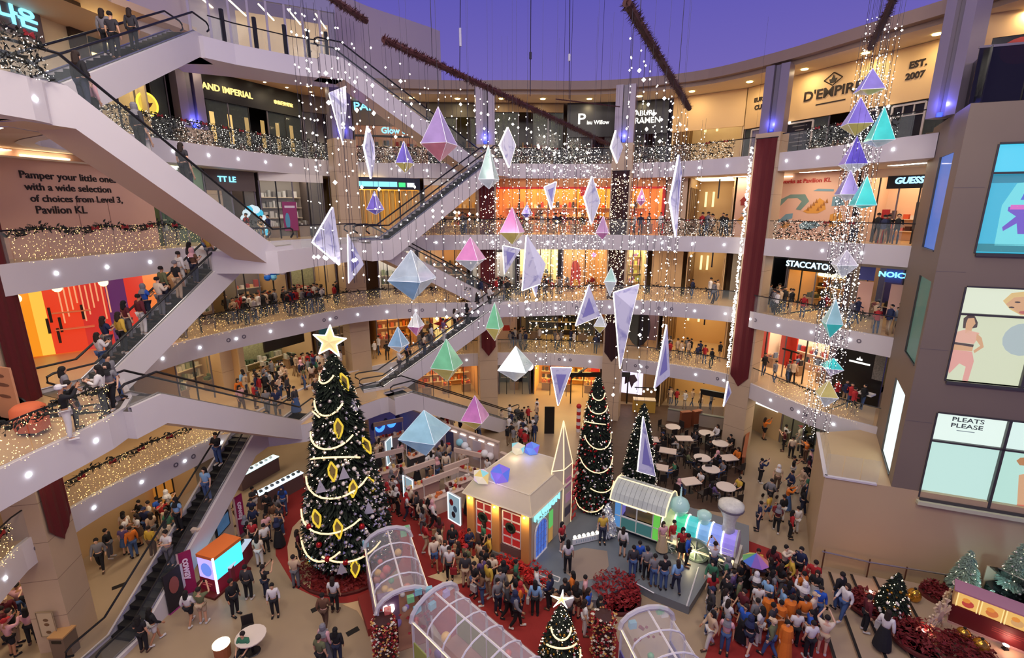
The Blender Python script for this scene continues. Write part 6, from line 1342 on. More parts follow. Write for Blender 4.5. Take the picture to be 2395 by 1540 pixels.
for px, lab in ((1398, 'red and white nutcracker post by the terrace entrance'), (1352+0, 'red striped candy post by the menu board')):
    p = atz(px, 1010, 0); t = thing('candy_post', lab, 'decoration', (p.x, p.y, 0))
    for i in range(7): part(t, 'stripe', MB().lathe([(.16, i*.28), (.16, i*.28+.28)], 10, (p.x, p.y, 0)), M(190, 36, 36) if i % 2 else M(230, 220, 214))
    part(t, 'ball_top', MB().ball((p.x, p.y, 2.1), .2, 10), M(190, 36, 36))

# ---- counters, banners and kiosk at the foot of the near escalator
def counter(label, a, c, h, front, led):
    t, f = box_thing('phone_counter', label, 'counter', a, c, 0, h, front, .5); part(t, 'lit_top', f.box(MB(), -.03, f.W+.03, h, h+.05, -.52, .03), led); rr = random.Random(a[0])
    for i in range(int(f.W/.35)): part(t, 'display_device', f.box(MB(), .15+i*.35, .3+i*.35, h+.05, h+.16, -.3, -.15), rr.choice((DARK, M(230, 230, 235), M(90, 90, 100))))
counter('front counter with a white lit top beside the red carpet', (612, 1195), (712, 1140), .95, M(104, 82, 78), G(225, 245, 255, 1.5)); counter('rear counter with a greenish lit top below the escalator', (568, 1150), (655, 1100), .95, M(120, 96, 96), G(215, 250, 245, 1.5))
MAG = M(150, 24, 80, .6)
for lab, a, c, h in (('magenta banner stand nearest the visitor in the olive top', (432, 1398), (463, 1385), 2.2), ('magenta banner stand beside the wall mounted screen', (560, 1258), (578, 1244), 2.3)):
    t, f = box_thing('banner_stand', lab, 'banner', a, c, .1, h, MAG, .04); text('coway', t, f, f.W*.55, h*.62, .03, .42, M(240, 210, 226), width=1.05, rot=-math.pi/2, bold=.01); part(t, 'foot', f.box(MB(), 0, f.W, 0, .1, -.2, .16), STEEL); part(t, 'side_strip', f.box(MB(), -.04, .03, .1, h, -.05, .02), M(214, 180, 170))
t, f = box_thing('screen_wall', 'cream wall segment with a slanted black television', 'wall unit', (482, 1352), (552, 1266), 0, 2.5, M(206, 182, 160), .3, cap=M(222, 204, 186))
part(t, 'television', f.box(MB(), f.W*.42, f.W*.86, 1.3, 2.1, .02, .1), BLK); part(t, 'television_picture', f.box(MB(), f.W*.45, f.W*.83, 1.36, 2.04, .1, .11), mat('screen_image', S(60, 90, 120), .3, emit=.35, ecol=S(80, 120, 160), noise=.9, nscale=3))
for u in (.12, .32): part(t, 'panel_joint', f.box(MB(), f.W*u, f.W*u+.02, 0, 2.5, 0, .01), M(150, 130, 112))
kp = atz(508, 1385, 0); kq = atz(540, 1352, 0); f = Fr((kp.x-.75, kp.y+.1), (kp.x+.2, kp.y-.2), 0); t = thing('photo_kiosk', 'magenta kiosk with an orange top and a bright cyan screen', 'kiosk', (kp.x, kp.y, 0)); W = f.W
part(t, 'body', f.box(MB(), 0, W, 0, .75, -1.5, 0), M(150, 26, 60)); part(t, 'orange_top', f.box(MB(), 0, W, 1.75, 1.9, -1.5, 0), M(232, 120, 50)); part(t, 'front_screen', f.box(MB(), .04, W-.04, .75, 1.75, -.1, .0), G(190, 170, 250, 1.2)); fr2 = Fr(f.p(W, 0), f.p(W, 0, -1.5), 0)
part(t, 'cyan_screen', fr2.box(MB(), .05, 1.45, .75, 1.75, -.1, 0), G(70, 215, 250, 1.5)); part(t, 'swirl_print', f.poly(MB(), ell(W*.5, 1.2, .3, .34, 14), .005, .01), G(110, 140, 240, 1.0)); part(t, 'white_post', MB().tube([f.p(W, 0, .02), f.p(W, 1.9, .02)], .05, 6), G(235, 235, 255, 2)); part(t, 'red_platform', f.box(MB(), -.5, W+.1, 0, .12, -1.7, .3), M(96, 20, 22)); part(t, 'caption_line', f.box(MB(), .12, W-.3, .45, .5, 0, .01), M(230, 120, 120)); part(t, 'caption_line', f.box(MB(), .12, W-.4, .34, .38, 0, .01), M(230, 120, 120))
t, f = box_thing('long_counter', 'white topped counter behind the magenta kiosk', 'counter', (545, 1370), (592, 1300), 0, .9, M(130, 40, 60), .5, cap=G(210, 225, 250, .8))
for u in (.3, .5, .75): part(t, 'tablet', f.box(MB(), f.W*u, f.W*u+.3, .97, 1.1, -.35, -.2), BLK)
t, f = box_thing('poster_board', 'black poster board leaning under the escalator edge', 'board', (398, 1440), (436, 1408), .05, 1.9, M(34, 28, 32), .06); part(t, 'poster_print', f.poly(MB(), ell(f.W*.5, 1.2, .22, .4, 12), .01, .01), M(150, 80, 70)); part(t, 'magenta_edge', f.box(MB(), 0, f.W, 0, .06, -.08, .02), M(170, 60, 130))
p = atz(158, 1530, 0); t = thing('waste_bin', 'grey stone waste bin beside the beige column', 'bin', (p.x, p.y, 0)); part(t, 'body', MB().box((p.x, p.y, .5), (.55, .55, 1.0)), M(120, 100, 80)); part(t, 'lid', MB().box((p.x, p.y, 1.02), (.6, .6, .06)), M(196, 150, 96)); part(t, 'slot', MB().box((p.x, p.y-.28, .82), (.36, .02, .12)), BLK)
c = cols[0]; q = Fr((c[0]-.2, c[1]-.78), (c[0]+.5, c[1]-.76), 0); t = thing('notice_frame', 'slim framed notice low on the beige column', 'notice', (c[0]+.15, c[1]-.8, .9)); b = MB()
for a_, b2 in (((0, .8), (0, 1.9)), ((0, 1.9), (.6, 1.9)), ((.6, 1.9), (.6, .8)), ((.6, .8), (0, .8))): b.tube([q.p(*a_, .03), q.p(*b2, .03)], .015, 4)
part(t, 'frame', b, M(130, 110, 80)); part(t, 'sheet', q.box(MB(), 0, .6, .8, 1.9, 0, .02), M(206, 186, 150)); 
for v in (1.0, 1.35, 1.55): part(t, 'print', q.poly(MB(), ell(.3, v, .1, .07, 8), .022, .006), M(120, 90, 60))
p = atz(522, 1535, 0); t = thing('lamp_stool', 'round stool lamp with a glowing white top', 'lamp', (p.x, p.y, 0)); part(t, 'body', MB().lathe([(.28, 0), (.3, .55)], 14, (p.x, p.y, 0)), M(170, 100, 60)); part(t, 'glowing_top', MB().lathe([(.31, .55), (.31, .6), (.0001, .62)], 16, (p.x, p.y, 0)), G(255, 232, 200, 1.8))
p = atz(592, 1525, 0); t = thing('round_table', 'round cream cafe table with a dark chair at the picture edge', 'table', (p.x, p.y, 0)); link('table_top', ct[0], t); link('table_stem', ct[1], t); link('table_base', ct[2], t)
q = atz(582, 1492, 0); chair(q.x, q.y, .4, 'dark chair pulled up to the round cream table', 'chair at the round cream table')
for px, py, i in ((825, 1478, 0), (742, 1424, 1), (816+120, 1400, 2), (278, 1372, 3), (705, 1300, 4)):
    p = atz(px, py, 0); part(bpy.data.objects['floor_ground'], 'floor_vent', MB().box((p.x, p.y, .006), (.5, .25, .012), Matrix.Rotation(.7, 3, 'Z')), DARK)
# curved dark screen under the first floor
p, q = atz(230, 1240, 0), atz(322, 1195, 0); n = 12; t = thing('curved_screen', 'glossy black curved display with a blue gleam under the balcony', 'screen', ((p.x+q.x)/2, (p.y+q.y)/2, 0)); b = MB(); b2 = MB(); b3 = MB()
def cs(i, z_, k=0.): d = q-p; f_ = i/n; nn = Vector((d.y, -d.x, 0)).normalized(); return p+d*f_+nn*(.9*math.sin(math.pi*f_)+k)+Vector((0, 0, z_))
for i in range(n):
    (b if i < 9 else b2).face([cs(i, .6), cs(i+1, .6), cs(i+1, 2.0), cs(i, 2.0)])
part(t, 'screen_face', b, mat('gloss_black', S(8, 8, 12), .12)); part(t, 'screen_lit_end', b2, G(60, 160, 235, 1.1)); part(t, 'silver_rim', MB().tube([cs(i, .55, .04) for i in range(n+1)], .05, 5), CHROME); part(t, 'base', MB().slab([cs(i, 0, -.1) for i in range(n+1)], (0, 0, 1), .5), M(160, 150, 150))
t, f = box_thing('orange_showcase', 'amber lit showcase frame by the tan wall', 'showcase', (376, 1206), (414, 1188), .1, 2.3, G(225, 140, 50, .45), .4)
e = MB()
for u in (0, .5, 1): f.box(e, f.W*u-.03, f.W*u+.03, 0, 2.4, 0, .06)
for v in (0, 1.0, 2.35): f.box(e, 0, f.W, v, v+.06, 0, .06)
part(t, 'black_bars', e, BLK)
# second floor corner: board, wheel, armchair
p = atz(30, 985, 10); f = Fr((p.x-.7, p.y+.3), (p.x+.3, p.y), 10); t = thing('info_board', 'cream information board on the near second floor', 'board', (p.x, p.y, 10)); part(t, 'board', f.box(MB(), 0, f.W, 0, 1.8, -.06, 0), M(206, 150, 110))
for v, a in ((1.5, .2), (1.2, .35), (.8, .3)): part(t, 'print', f.poly(MB(), ell(f.W*.5, v, a, .06, 10), .005, .006), M(120, 80, 60))
p = atz(48, 975, 10); t = thing('bicycle_wheel', 'spoked wheel leaning on the second floor beside the board', 'wheel', (p.x, p.y, 10)); mxw = Matrix.Rotation(math.pi/2, 3, 'X') @ Matrix.Rotation(.0, 3, 'Z'); cw = (p.x, p.y, 10.36)
part(t, 'tyre', MB().lathe([(.34, -.03), (.37, 0), (.34, .03), (.31, 0), (.34, -.03)], 20, cw, 0, mxw), BLACK); b = MB()
for k in range(9): a = math.pi*2*k/9; b.tube([cw, (cw[0]+.32*math.cos(a), cw[1], cw[2]+.32*math.sin(a))], .008, 3)
part(t, 'spokes', b, CHROME); part(t, 'hub', MB().ball(cw, .05, 8), STEEL)
p = atz(78, 1010, 10); t = thing('armchair', 'rounded orange armchair behind the sparkling railing', 'chair', (p.x, p.y, 10)); part(t, 'back', MB().lathe([(.38, .1), (.45, .4), (.42, .8), (.3, .9), (.0001, .92)], 14, (p.x, p.y, 10)), M(220, 110, 66, .7), True); part(t, 'seat', MB().box((p.x+.3, p.y-.2, 10.3), (.5, .5, .3)), M(200, 96, 56, .7)); part(t, 'foot', MB().box((p.x, p.y, 10.05), (.5, .5, .1)), DARK)

# ---- side steps, treat kiosk, piano and decorations at the base wall
NS = M(120, 100, 80, .6); TRD = M(176, 152, 124, .55); PZ = .64
ud = ft.U; nd = ft.N
def stp(u, n, z_): return Vector((13.3, 19.3, 0))+Vector((ud.x, ud.y, 0))*u+Vector((nd.x, nd.y, 0))*n+Vector((0, 0, z_))
ss = thing('stone_steps', 'low stone steps rising along the base wall with dark nosings', 'steps', stp(0, 2, 0))
for i in range(5):
    u0 = .5+i*.85; u1 = u0+.85 if i < 4 else 12
    part(ss, 'tread', MB().slab([stp(u0, -.6, 0), stp(u1, -.6, 0), stp(u1, 7, 0), stp(u0, 7, 0)], (0, 0, 1), .13*(i+1)), TRD)
    part(ss, 'nosing', MB().slab([stp(u0-.01, -.6, .13*(i+1)), stp(u0+.1, -.6, .13*(i+1)), stp(u0+.1, 7, .13*(i+1)), stp(u0-.01, 7, .13*(i+1))], (0, 0, 1), .008), DARK)
p, q = atz(2216, 1456, PZ), atz(2395, 1530, PZ); d = (q-p).normalized(); q = p+d*4.2; f = Fr(p, q, PZ); t = thing('treat_kiosk', 'dark red kiosk with a row of glowing food pictures', 'kiosk', f.p(1.5, 0)); KH = 1.5
part(t, 'body', f.box(MB(), 0, 4.2, .1, .85, -.7, 0), M(96, 18, 24, .5)); part(t, 'plinth_strip', f.box(MB(), -.02, 4.22, 0, .1, -.72, .03), M(190, 150, 140)); part(t, 'upper_body', f.box(MB(), 0, 4.2, .85, KH, -.7, -.06), M(220, 180, 120)); part(t, 'pink_top', f.box(MB(), -.03, 4.23, KH, KH+.06, -.75, .04), M(190, 130, 150, .4))
PA = [(200, 70, 60), (222, 120, 60), (225, 170, 110), (150, 70, 70), (226, 190, 80), (210, 120, 80)]
for i in range(6):
    u = .12+i*.68; pn = part(t, 'lit_picture', f.box(MB(), u, u+.56, .9, KH-.06, -.06, 0), G(255, 200, 110, .8)); part(t, 'picture_frame', f.box(f.box(MB(), u-.03, u, .88, KH-.03, -.05, .03), u+.56, u+.59, .88, KH-.03, -.05, .03), G(255, 225, 150, 1.0))
    part(t, 'pictured_treat', f.poly(MB(), ell(u+.3, 1.12, .18, .16, 10), .003, .006), G(*PA[i], .8)); part(t, 'pictured_filling', f.poly(MB(), ell(u+.24, 1.25, .12, .1, 8), .01, .006), G(240, 150, 60, .8))
for v, w_ in ((.58, 1.0), (.5, 1.3), (.42, .8)): part(t, 'caption_line', f.box(MB(), 1.2, 1.2+w_, v, v+.03, 0, .006), M(150, 60, 56))
def stage_lamp(label, px, py, z_, c, e_):
    p = atz(px, py, z_); t = thing('spot_lamp', label, 'lamp', (p.x, p.y, z_)); part(t, 'base', MB().box((p.x, p.y, z_+.03), (.18, .14, .06)), BLACK); part(t, 'housing', MB().lathe([(.06, 0), (.1, .14)], 8, (p.x, p.y, z_+.06)), BLACK); part(t, 'lens', MB().lathe([(.1, .0), (.0001, .02)], 10, (p.x, p.y, z_+.2)), G(*c, e_)); point('spot_glow', (p.x, p.y-.12, z_+.32), 14, (1, .5, .35), .05)
stage_lamp('spot lamp shining red on the kiosk front', 2350, 1520, PZ, (255, 200, 180), 14); stage_lamp('spot lamp aimed at the lower snowflake', 2160, 1486, PZ, (255, 215, 190), 14); stage_lamp('spot lamp among the red blooms by the seated crowd', 2036, 1394, .4, (255, 205, 180), 12); stage_lamp('bright spot lamp beside the frosted trees', 2206, 1344, PZ, (255, 225, 205), 14)
for px, py, h, r_, lab, lf in ((2352, 1418, 2.95, .56, 'larger frosted fir glowing pale blue behind the piano', FROST), (2246, 1392, 2.15, .55, 'smaller frosted fir beside the kiosk corner', FROST), (2308, 1432, 1.0, .32, 'tiny frosted fir squeezed between kiosk and piano', FROST)):
    p = atz(px, py, PZ); tt, _ = tree(lab, (p.x, p.y, PZ), [(r_*.75, .15), (r_, .35), (r_*.85, h*.4), (r_*.5, h*.72), (r_*.1, h)], int(620*h), .16, int(14*h), .04, 'w', 40, px, lf, M(110, 130, 112))
    if h > 1.5: point('tree_wash_lamp', (p.x+.35, p.y-.75, PZ+h*.6), 14, (.5, .85, 1), .1)
p = atz(2082, 1440, .5); tree('dark tree with gold and white baubles standing on the steps', (p.x, p.y, .5), [(.45, .1), (.6, .3), (.5, .8), (.28, 1.5), (.05, 2.0)], 900, .18, 70, .05, 'gws', 60, 77)
def snowflake(label, px, py, z_, r, rz):
    p = atz(px, py, z_); t = thing('snowflake', label, 'decoration', (p.x, p.y, z_), rz); c = Vector((0, 0, r)); b = MB()
    for k in range(6):
        a = math.pi*k/3; d = Vector((math.cos(a), 0, math.sin(a))); b2 = MB().tube([c, c+d*r], [.09*r, .07*r], 6)
        for s in (.45, .75):
            for g in (-1, 1): a2 = a+g*.9; b2.tube([c+d*r*s, c+d*r*s+Vector((math.cos(a2), 0, math.sin(a2)))*r*.34], .06*r, 5)
        obj('arm', b2, M(216, 190, 150, .6), t)
    obj('hub', MB().lathe([(.3*r, -.06), (.34*r, 0), (.3*r, .06)], 12, c, 0, Matrix.Rotation(math.pi/2, 3, 'X')), M(216, 190, 150, .6), t)
snowflake('upper cream snowflake ornament beside the kiosk', 2205, 1432, PZ, .55, .5); snowflake('larger cream snowflake ornament low in front of the kiosk', 2188, 1475, PZ, .72, .4)
for px, py, z_, r, lab in ((2135, 1405, PZ, .26, 'tall gold bauble leaning on a stem beyond the dark tree'), (2106, 1443, .5, .16, 'yellow bauble at the foot of the dark tree'), (2250, 1497, PZ, .24, 'gold bauble on the ground before the kiosk'), (2290, 1525, PZ, .26, 'second gold bauble at the kiosk front'), (2220, 1505, PZ, .0, '')):
    if r: p = atz(px, py, z_); t = thing('gold_bauble', lab, 'bauble', (p.x, p.y, z_)); part(t, 'globe', MB().ball((p.x, p.y, z_+r), r, 14, 0, 1.15), GOLD, True); part(t, 'cap', MB().lathe([(.05, 0), (.05, .06), (.0001, .07)], 8, (p.x, p.y, z_+r*2.12)), BLACK)
for px, py, z_, r, lab in ((2030, 1420, .4, .7, 'heap of dark red blooms beside the seated crowd'), (2150, 1500, PZ, .9, 'dark red blooms under the larger snowflake'), (2260, 1530, PZ, .8, 'dark red blooms spread in front of the kiosk'), (2190, 1395, PZ, .55, 'red bow heap beneath the bright spot lamp')):
    p = atz(px, py, z_); bed(lab, (p.x, p.y, z_), .0, r, 600, .45, LEAFR, px)
p = atz(2398, 1452, PZ); t = thing('grand_piano', 'glossy black grand piano with raised lid near the base wall', 'piano', (p.x, p.y, PZ), .5); PB = mat('piano_black', S(10, 10, 12), .1)
out_ = [(-.75, -.7), (.75, -.7), (.75, .1), (.5, .6), (.2, 1.1), (-.3, 1.3), (-.7, 1.0), (-.75, .2)]
obj('case', MB().slab([(x, y, .68) for x, y in out_], (0, 0, 1), .32), PB, t); obj('lid', MB().slab([(x*.98-.1*0, y*.98, 0) for x, y in out_], (0, 0, 1), .04), PB, t); l = t.children[-1]; l.rotation_euler = (0, .75, 0); l.location = (-.75*math.cos(.75)*0-.2, 0, 1.55)
obj('keyboard', MB().box((0, -.78, .74), (1.3, .2, .06)), M(236, 232, 226), t); obj('music_stand', MB().box((0, -.4, 1.15), (.7, .04, .3)), PB, t)
for x, y in ((-.6, -.5), (.6, -.5), (-.1, 1.0)): obj('leg', MB().tube([(x, y, 0), (x, y, .7)], .06, 6), PB, t)
t, f = box_thing('white_panel_stand', 'slanted cream panel standing between frosted fir and piano', 'panel', (2290, 1395), (2312, 1400), 0, 1.5, M(190, 172, 140), .06, PZ)
p = atz(1756, 1392, 0); t = thing('rainbow_umbrella', 'open striped umbrella in rainbow colours near the stage ramp', 'umbrella', (p.x, p.y, 0))
for k in range(8):
    a0, a1 = math.pi*k/4, math.pi*(k+1)/4; part(t, 'gore', MB().slab([(p.x+.55*math.cos(a0), p.y+.55*math.sin(a0), 1.75), (p.x+.55*math.cos(a1), p.y+.55*math.sin(a1), 1.75), (p.x, p.y, 2.15)], (0, 0, 1), .012), M(*[(220, 80, 70), (236, 170, 70), (230, 220, 110), (110, 180, 110), (80, 120, 210), (130, 90, 180), (180, 120, 190), (230, 150, 130)][k]))
part(t, 'shaft', MB().tube([(p.x, p.y, .05), (p.x, p.y, 2.2)], .015, 5), CHROME)
def pram(label, px, py, rz, z_=0.):
    p = atz(px, py, z_); t = thing('stroller', label, 'stroller', (p.x, p.y, z_), rz); obj('seat', MB().slab([(-.22, -.3, .45), (.22, -.3, .45), (.22, .3, .5), (-.22, .3, .5)], (0, 0, 1), .2), M(34, 34, 40), t)
    obj('hood', MB().lathe([(.3, 0), (.28, .18), (.18, .3), (.0001, .34)], 10, (0, .22, .65)), M(30, 30, 36), t); obj('handle', MB().tube([(-.2, -.2, .6), (-.2, -.6, 1.0), (.2, -.6, 1.0), (.2, -.2, .6)], .02, 5), BLACK, t)
    for x in (-.24, .24):
        for y in (-.3, .3): obj('wheel', MB().lathe([(.12, -.02), (.12, .02), (.0001, .02)], 10, (x, y, .12), 0, Matrix.Rotation(math.pi/2, 3, 'Y')), BLACK, t)
pram('dark hooded stroller standing by the glazed ground floor shop', 1902, 1052, .5); pram('dark stroller in the walkway among the ground floor visitors', 1800, 1165, 2.); pram('hooded stroller near the lowest escalator foot', 1215, 985, 1.)
# ================================================================== PEOPLE
def skel(pose):
    J = {'pelvis': ((0, 0, .95), .125), 'spine': ((0, .01, 1.12), .115), 'chest': ((0, .01, 1.28), .135), 'neck': ((0, .01, 1.45), .052), 'jaw': ((0, -.015, 1.535), .066), 'head': ((0, -.005, 1.61), .086), 'crown': ((0, .005, 1.68), .06), 'nose': ((0, -.105, 1.585), .016)}
    E = [('pelvis', 'spine'), ('spine', 'chest'), ('chest', 'neck'), ('neck', 'jaw'), ('jaw', 'head'), ('head', 'crown'), ('head', 'nose')]
    A = {'stand': ((.235, .03, 1.13), (.245, -.03, .9)), 'walk': ((.235, .09, 1.14), (.25, .0, .93)), 'phone': ((.24, -.06, 1.14), (.1, -.28, 1.24)), 'photo': ((.27, -.2, 1.36), (.13, -.34, 1.57)), 'sit': ((.23, -.08, 1.13), (.16, -.3, 1.02)), 'carry': ((.235, .03, 1.13), (.22, -.22, 1.06))}[pose]
    for s, n in ((1, 'L'), (-1, 'R')):
        el, wr = A
        if pose == 'walk' and s < 0: el, wr = (.235, -.05, 1.13), (.23, -.22, .96)
        if pose == 'carry' and s < 0: el, wr = (.235, .03, 1.13), (.245, -.03, .9)
        m = lambda p: (s*p[0], p[1], p[2]); el, wr = Vector(m(el)), Vector(m(wr)); d = (wr-el).normalized(); palm = wr+d*.075; side = Vector((0, -1, 0)) if abs(d.z) > .6 else Vector((-s*.3, 0, 1)).normalized(); side = (side-d*side.dot(d)).normalized()
        J['sh'+n] = (m((.175, .01, 1.385)), .06); J['el'+n] = (el, .042); J['wr'+n] = (wr, .028); J['pa'+n] = (palm, .034)
        E += [('chest', 'sh'+n), ('sh'+n, 'el'+n), ('el'+n, 'wr'+n), ('wr'+n, 'pa'+n)]
        for k, (o_, ln) in enumerate(((-.027, .07), (-.009, .085), (.009, .08), (.027, .062))):
            b0 = palm+side*o_*1.1+d*.03; tip = b0+d*ln*.75+Vector((-s*.012, -.012, 0)); J['f%d%s' % (k, n)] = (b0+d*ln*.4, .0095); J['g%d%s' % (k, n)] = (tip, .008); E += [('pa'+n, 'f%d%s' % (k, n)), ('f%d%s' % (k, n), 'g%d%s' % (k, n))]
        J['th'+n] = (palm+side*.05-d*.01, .011); J['ti'+n] = (palm+side*.062+d*.03, .009); E += [('pa'+n, 'th'+n), ('th'+n, 'ti'+n)]
        if pose == 'sit': hp, kn, an, to = (.1, -.02, .93), (.13, -.43, .95), (.13, -.42, .53), (.14, -.56, .49)
        elif pose == 'walk': hp, kn, an, to = ((.09, 0, .9), (.09, -.13, .52), (.09, -.2, .1), (.1, -.36, .07)) if s > 0 else ((.09, 0, .9), (.09, .03, .5), (.09, .24, .15), (.1, .14, .05))
        else: hp, kn, an, to = (.09, 0, .9), (.105, -.01, .5), (.11, .03, .09), (.125, -.13, .04)
        J['hp'+n] = (m(hp), .09); J['kn'+n] = (m(kn), .058); J['an'+n] = (m(an), .04); J['to'+n] = (m(to), .036); E += [('pelvis', 'hp'+n), ('hp'+n, 'kn'+n), ('kn'+n, 'an'+n), ('an'+n, 'to'+n)]
    if pose == 'sit': J = {k: ((v[0][0], v[0][1], v[0][2]-.48), v[1]) for k, v in J.items()}
    return J, E
def skinned(name, J, E, keep, grow, sub, mats, flat=.72):
    ks = [k for k in J if keep(k)]; ix = {k: i for i, k in enumerate(ks)}
    me = bpy.data.meshes.new(name); me.from_pydata([tuple(J[k][0]) for k in ks], [(ix[a], ix[c]) for a, c in E if a in ix and c in ix], [])
    o = bpy.data.objects.new('tmp', me); COL.objects.link(o); o.modifiers.new('s', 'SKIN')
    for k, i in ix.items():
        r = J[k][1]+grow(k); me.skin_vertices[0].data[i].radius = (r, r*(flat if k in ('pelvis', 'spine', 'chest') else 1)); me.skin_vertices[0].data[i].use_root = (k == 'pelvis')
    if sub: s = o.modifiers.new('u', 'SUBSURF'); s.levels = s.render_levels = sub
    bpy.context.view_layer.update(); d = bpy.context.evaluated_depsgraph_get(); n = bpy.data.meshes.new_from_object(o.evaluated_get(d), depsgraph=d); n.name = name
    bpy.data.objects.remove(o); n.materials.clear()
    for m in mats: n.materials.append(m)
    n.polygons.foreach_set('use_smooth', [True]*len(n.polygons)); return n
SKINS = [M(214, 164, 128, .6), M(190, 136, 98, .6), M(228, 182, 150, .6)]; SHOE = M(30, 28, 30, .6)
BODY, SHIRT, TEE, TROUS, SHORT = {}, {}, {}, {}, {}
POSES = ('stand', 'walk', 'phone', 'photo', 'carry', 'sit')
tor = ('pelvis', 'spine', 'chest', 'shL', 'shR')
for ps in POSES:
    J, E = skel(ps)
    BODY[ps] = skinned('body', J, E, lambda k: True, lambda k: -.012 if k in ('pelvis', 'spine', 'chest') else 0, 1, [SKINS[0]])
    J2 = dict(J)
    for n in 'LR': v0, v1 = Vector(J['sh'+n][0]), Vector(J['el'+n][0]); J2['el'+n] = (v0.lerp(v1, .75), J['el'+n][1])
    TEE[ps] = skinned('t_shirt', J2, E, lambda k: k in tor or k in ('elL', 'elR'), lambda k: .03 if k in tor else .022, 1, [SHOE])
    SHIRT[ps] = skinned('long_sleeved_top', J, E, lambda k: k in tor or k in ('elL', 'elR', 'wrL', 'wrR'), lambda k: .034 if k in tor else .02, 1, [SHOE])
    TROUS[ps] = skinned('trousers', J, E, lambda k: k[:2] in ('pe', 'hp', 'kn', 'an'), lambda k: .026 if k[:2] in ('pe', 'hp') else .02, 1, [SHOE])
    J3 = dict(J)
    for n in 'LR': v0, v1 = Vector(J['hp'+n][0]), Vector(J['kn'+n][0]); J3['kn'+n] = (v0.lerp(v1, .85), .07)
    SHORT[ps] = skinned('shorts', J3, E, lambda k: k[:2] in ('pe', 'hp', 'kn'), lambda k: .026, 1, [SHOE])
SKIRT = MB().lathe([(.15, 1.0), (.19, .8), (.26, .45), (.30, .14)], 14).mesh('long_skirt', SHOE); MINI = MB().lathe([(.15, 1.0), (.19, .85), (.24, .58)], 14).mesh('short_skirt', SHOE)
ROBE = MB().lathe([(.07, 1.46), (.2, 1.38), (.22, 1.1), (.22, .85), (.27, .5), (.32, .1)], 14).mesh('robe', SHOE)
def hairm(kind):
    b = MB(); b.lathe([(.0001, 1.735), (.06, 1.725), (.095, 1.68), (.102, 1.62), (.085, 1.585)], 12, (0, .022, 0))
    if kind == 'long': b.lathe([(.09, 1.62), (.1, 1.5), (.1, 1.38), (.05, 1.32)], 10, (0, .055, 0))
    if kind == 'scarf': b = MB().lathe([(.0001, 1.75), (.07, 1.735), (.112, 1.67), (.116, 1.58), (.1, 1.5), (.17, 1.4), (.2, 1.3)], 12, (0, .035, 0))
    if kind == 'cap': b.box((0, -.11, 1.665), (.15, .12, .015))
    return b.mesh({'short': 'short_hair', 'long': 'long_hair', 'scarf': 'headscarf', 'cap': 'cap'}[kind], SHOE)
HAIR = {k: hairm(k) for k in ('short', 'long', 'scarf', 'cap')}
SHO = {}
for ps in POSES:
    J, E = skel(ps); b = MB()
    for n in 'LR':
        a, t_ = Vector(J['an'+n][0]), Vector(J['to'+n][0]); b.tube([a+Vector((0, .04, -.03)), t_+Vector((0, -.04, 0))], [.05, .044], 7)
    SHO[ps] = b.mesh('shoes', SHOE)
BAGM = MB().box((0, 0, 0), (.3, .12, .3)).tube([(-.1, 0, .15), (-.08, 0, .34), (.08, 0, .34), (.1, 0, .15)], .012, 4).mesh('bag', SHOE); PACKM = MB().lathe([(.1, -.2), (.15, -.1), (.15, .1), (.08, .2), (.0001, .21)], 8).mesh('backpack', SHOE)
PHM = MB().box((0, 0, 0), (.075, .012, .15)).mesh('phone', M(20, 20, 24, .2))
TOPC = {'white': (226, 222, 218), 'black': (28, 27, 30), 'grey': (128, 126, 130), 'navy': (36, 44, 78), 'red': (176, 38, 42), 'light blue': (136, 180, 220), 'royal blue': (44, 92, 190), 'pink': (222, 168, 170), 'beige': (206, 178, 146), 'olive': (104, 108, 74), 'maroon': (98, 30, 40), 'purple': (104, 82, 130), 'yellow': (216, 178, 66), 'cream': (230, 212, 186), 'charcoal': (58, 56, 60), 'orange': (224, 120, 36), 'green': (58, 120, 88), 'brown': (110, 76, 54)}
BOTC = {'black': (26, 26, 30), 'navy': (38, 44, 66), 'denim': (66, 92, 136), 'beige': (190, 166, 136), 'grey': (104, 104, 108), 'white': (216, 212, 206), 'brown': (90, 66, 50)}
def clothm(c): return mat('cloth_%d_%d_%d' % c, S(*c), .85, noise=.08, nscale=12)
HAIRC = {'short': [(24, 20, 18), (34, 26, 22)], 'long': [(24, 20, 18), (46, 32, 24)], 'cap': None, 'scarf': None}
USED = set(); NP = [0]
def over(o, m): o.material_slots[0].link = 'OBJECT'; o.material_slots[0].material = m
PP = {'stand': 'standing', 'walk': 'walking', 'phone': 'texting', 'photo': 'photographing', 'carry': 'holding a bag', 'sit': 'seated'}
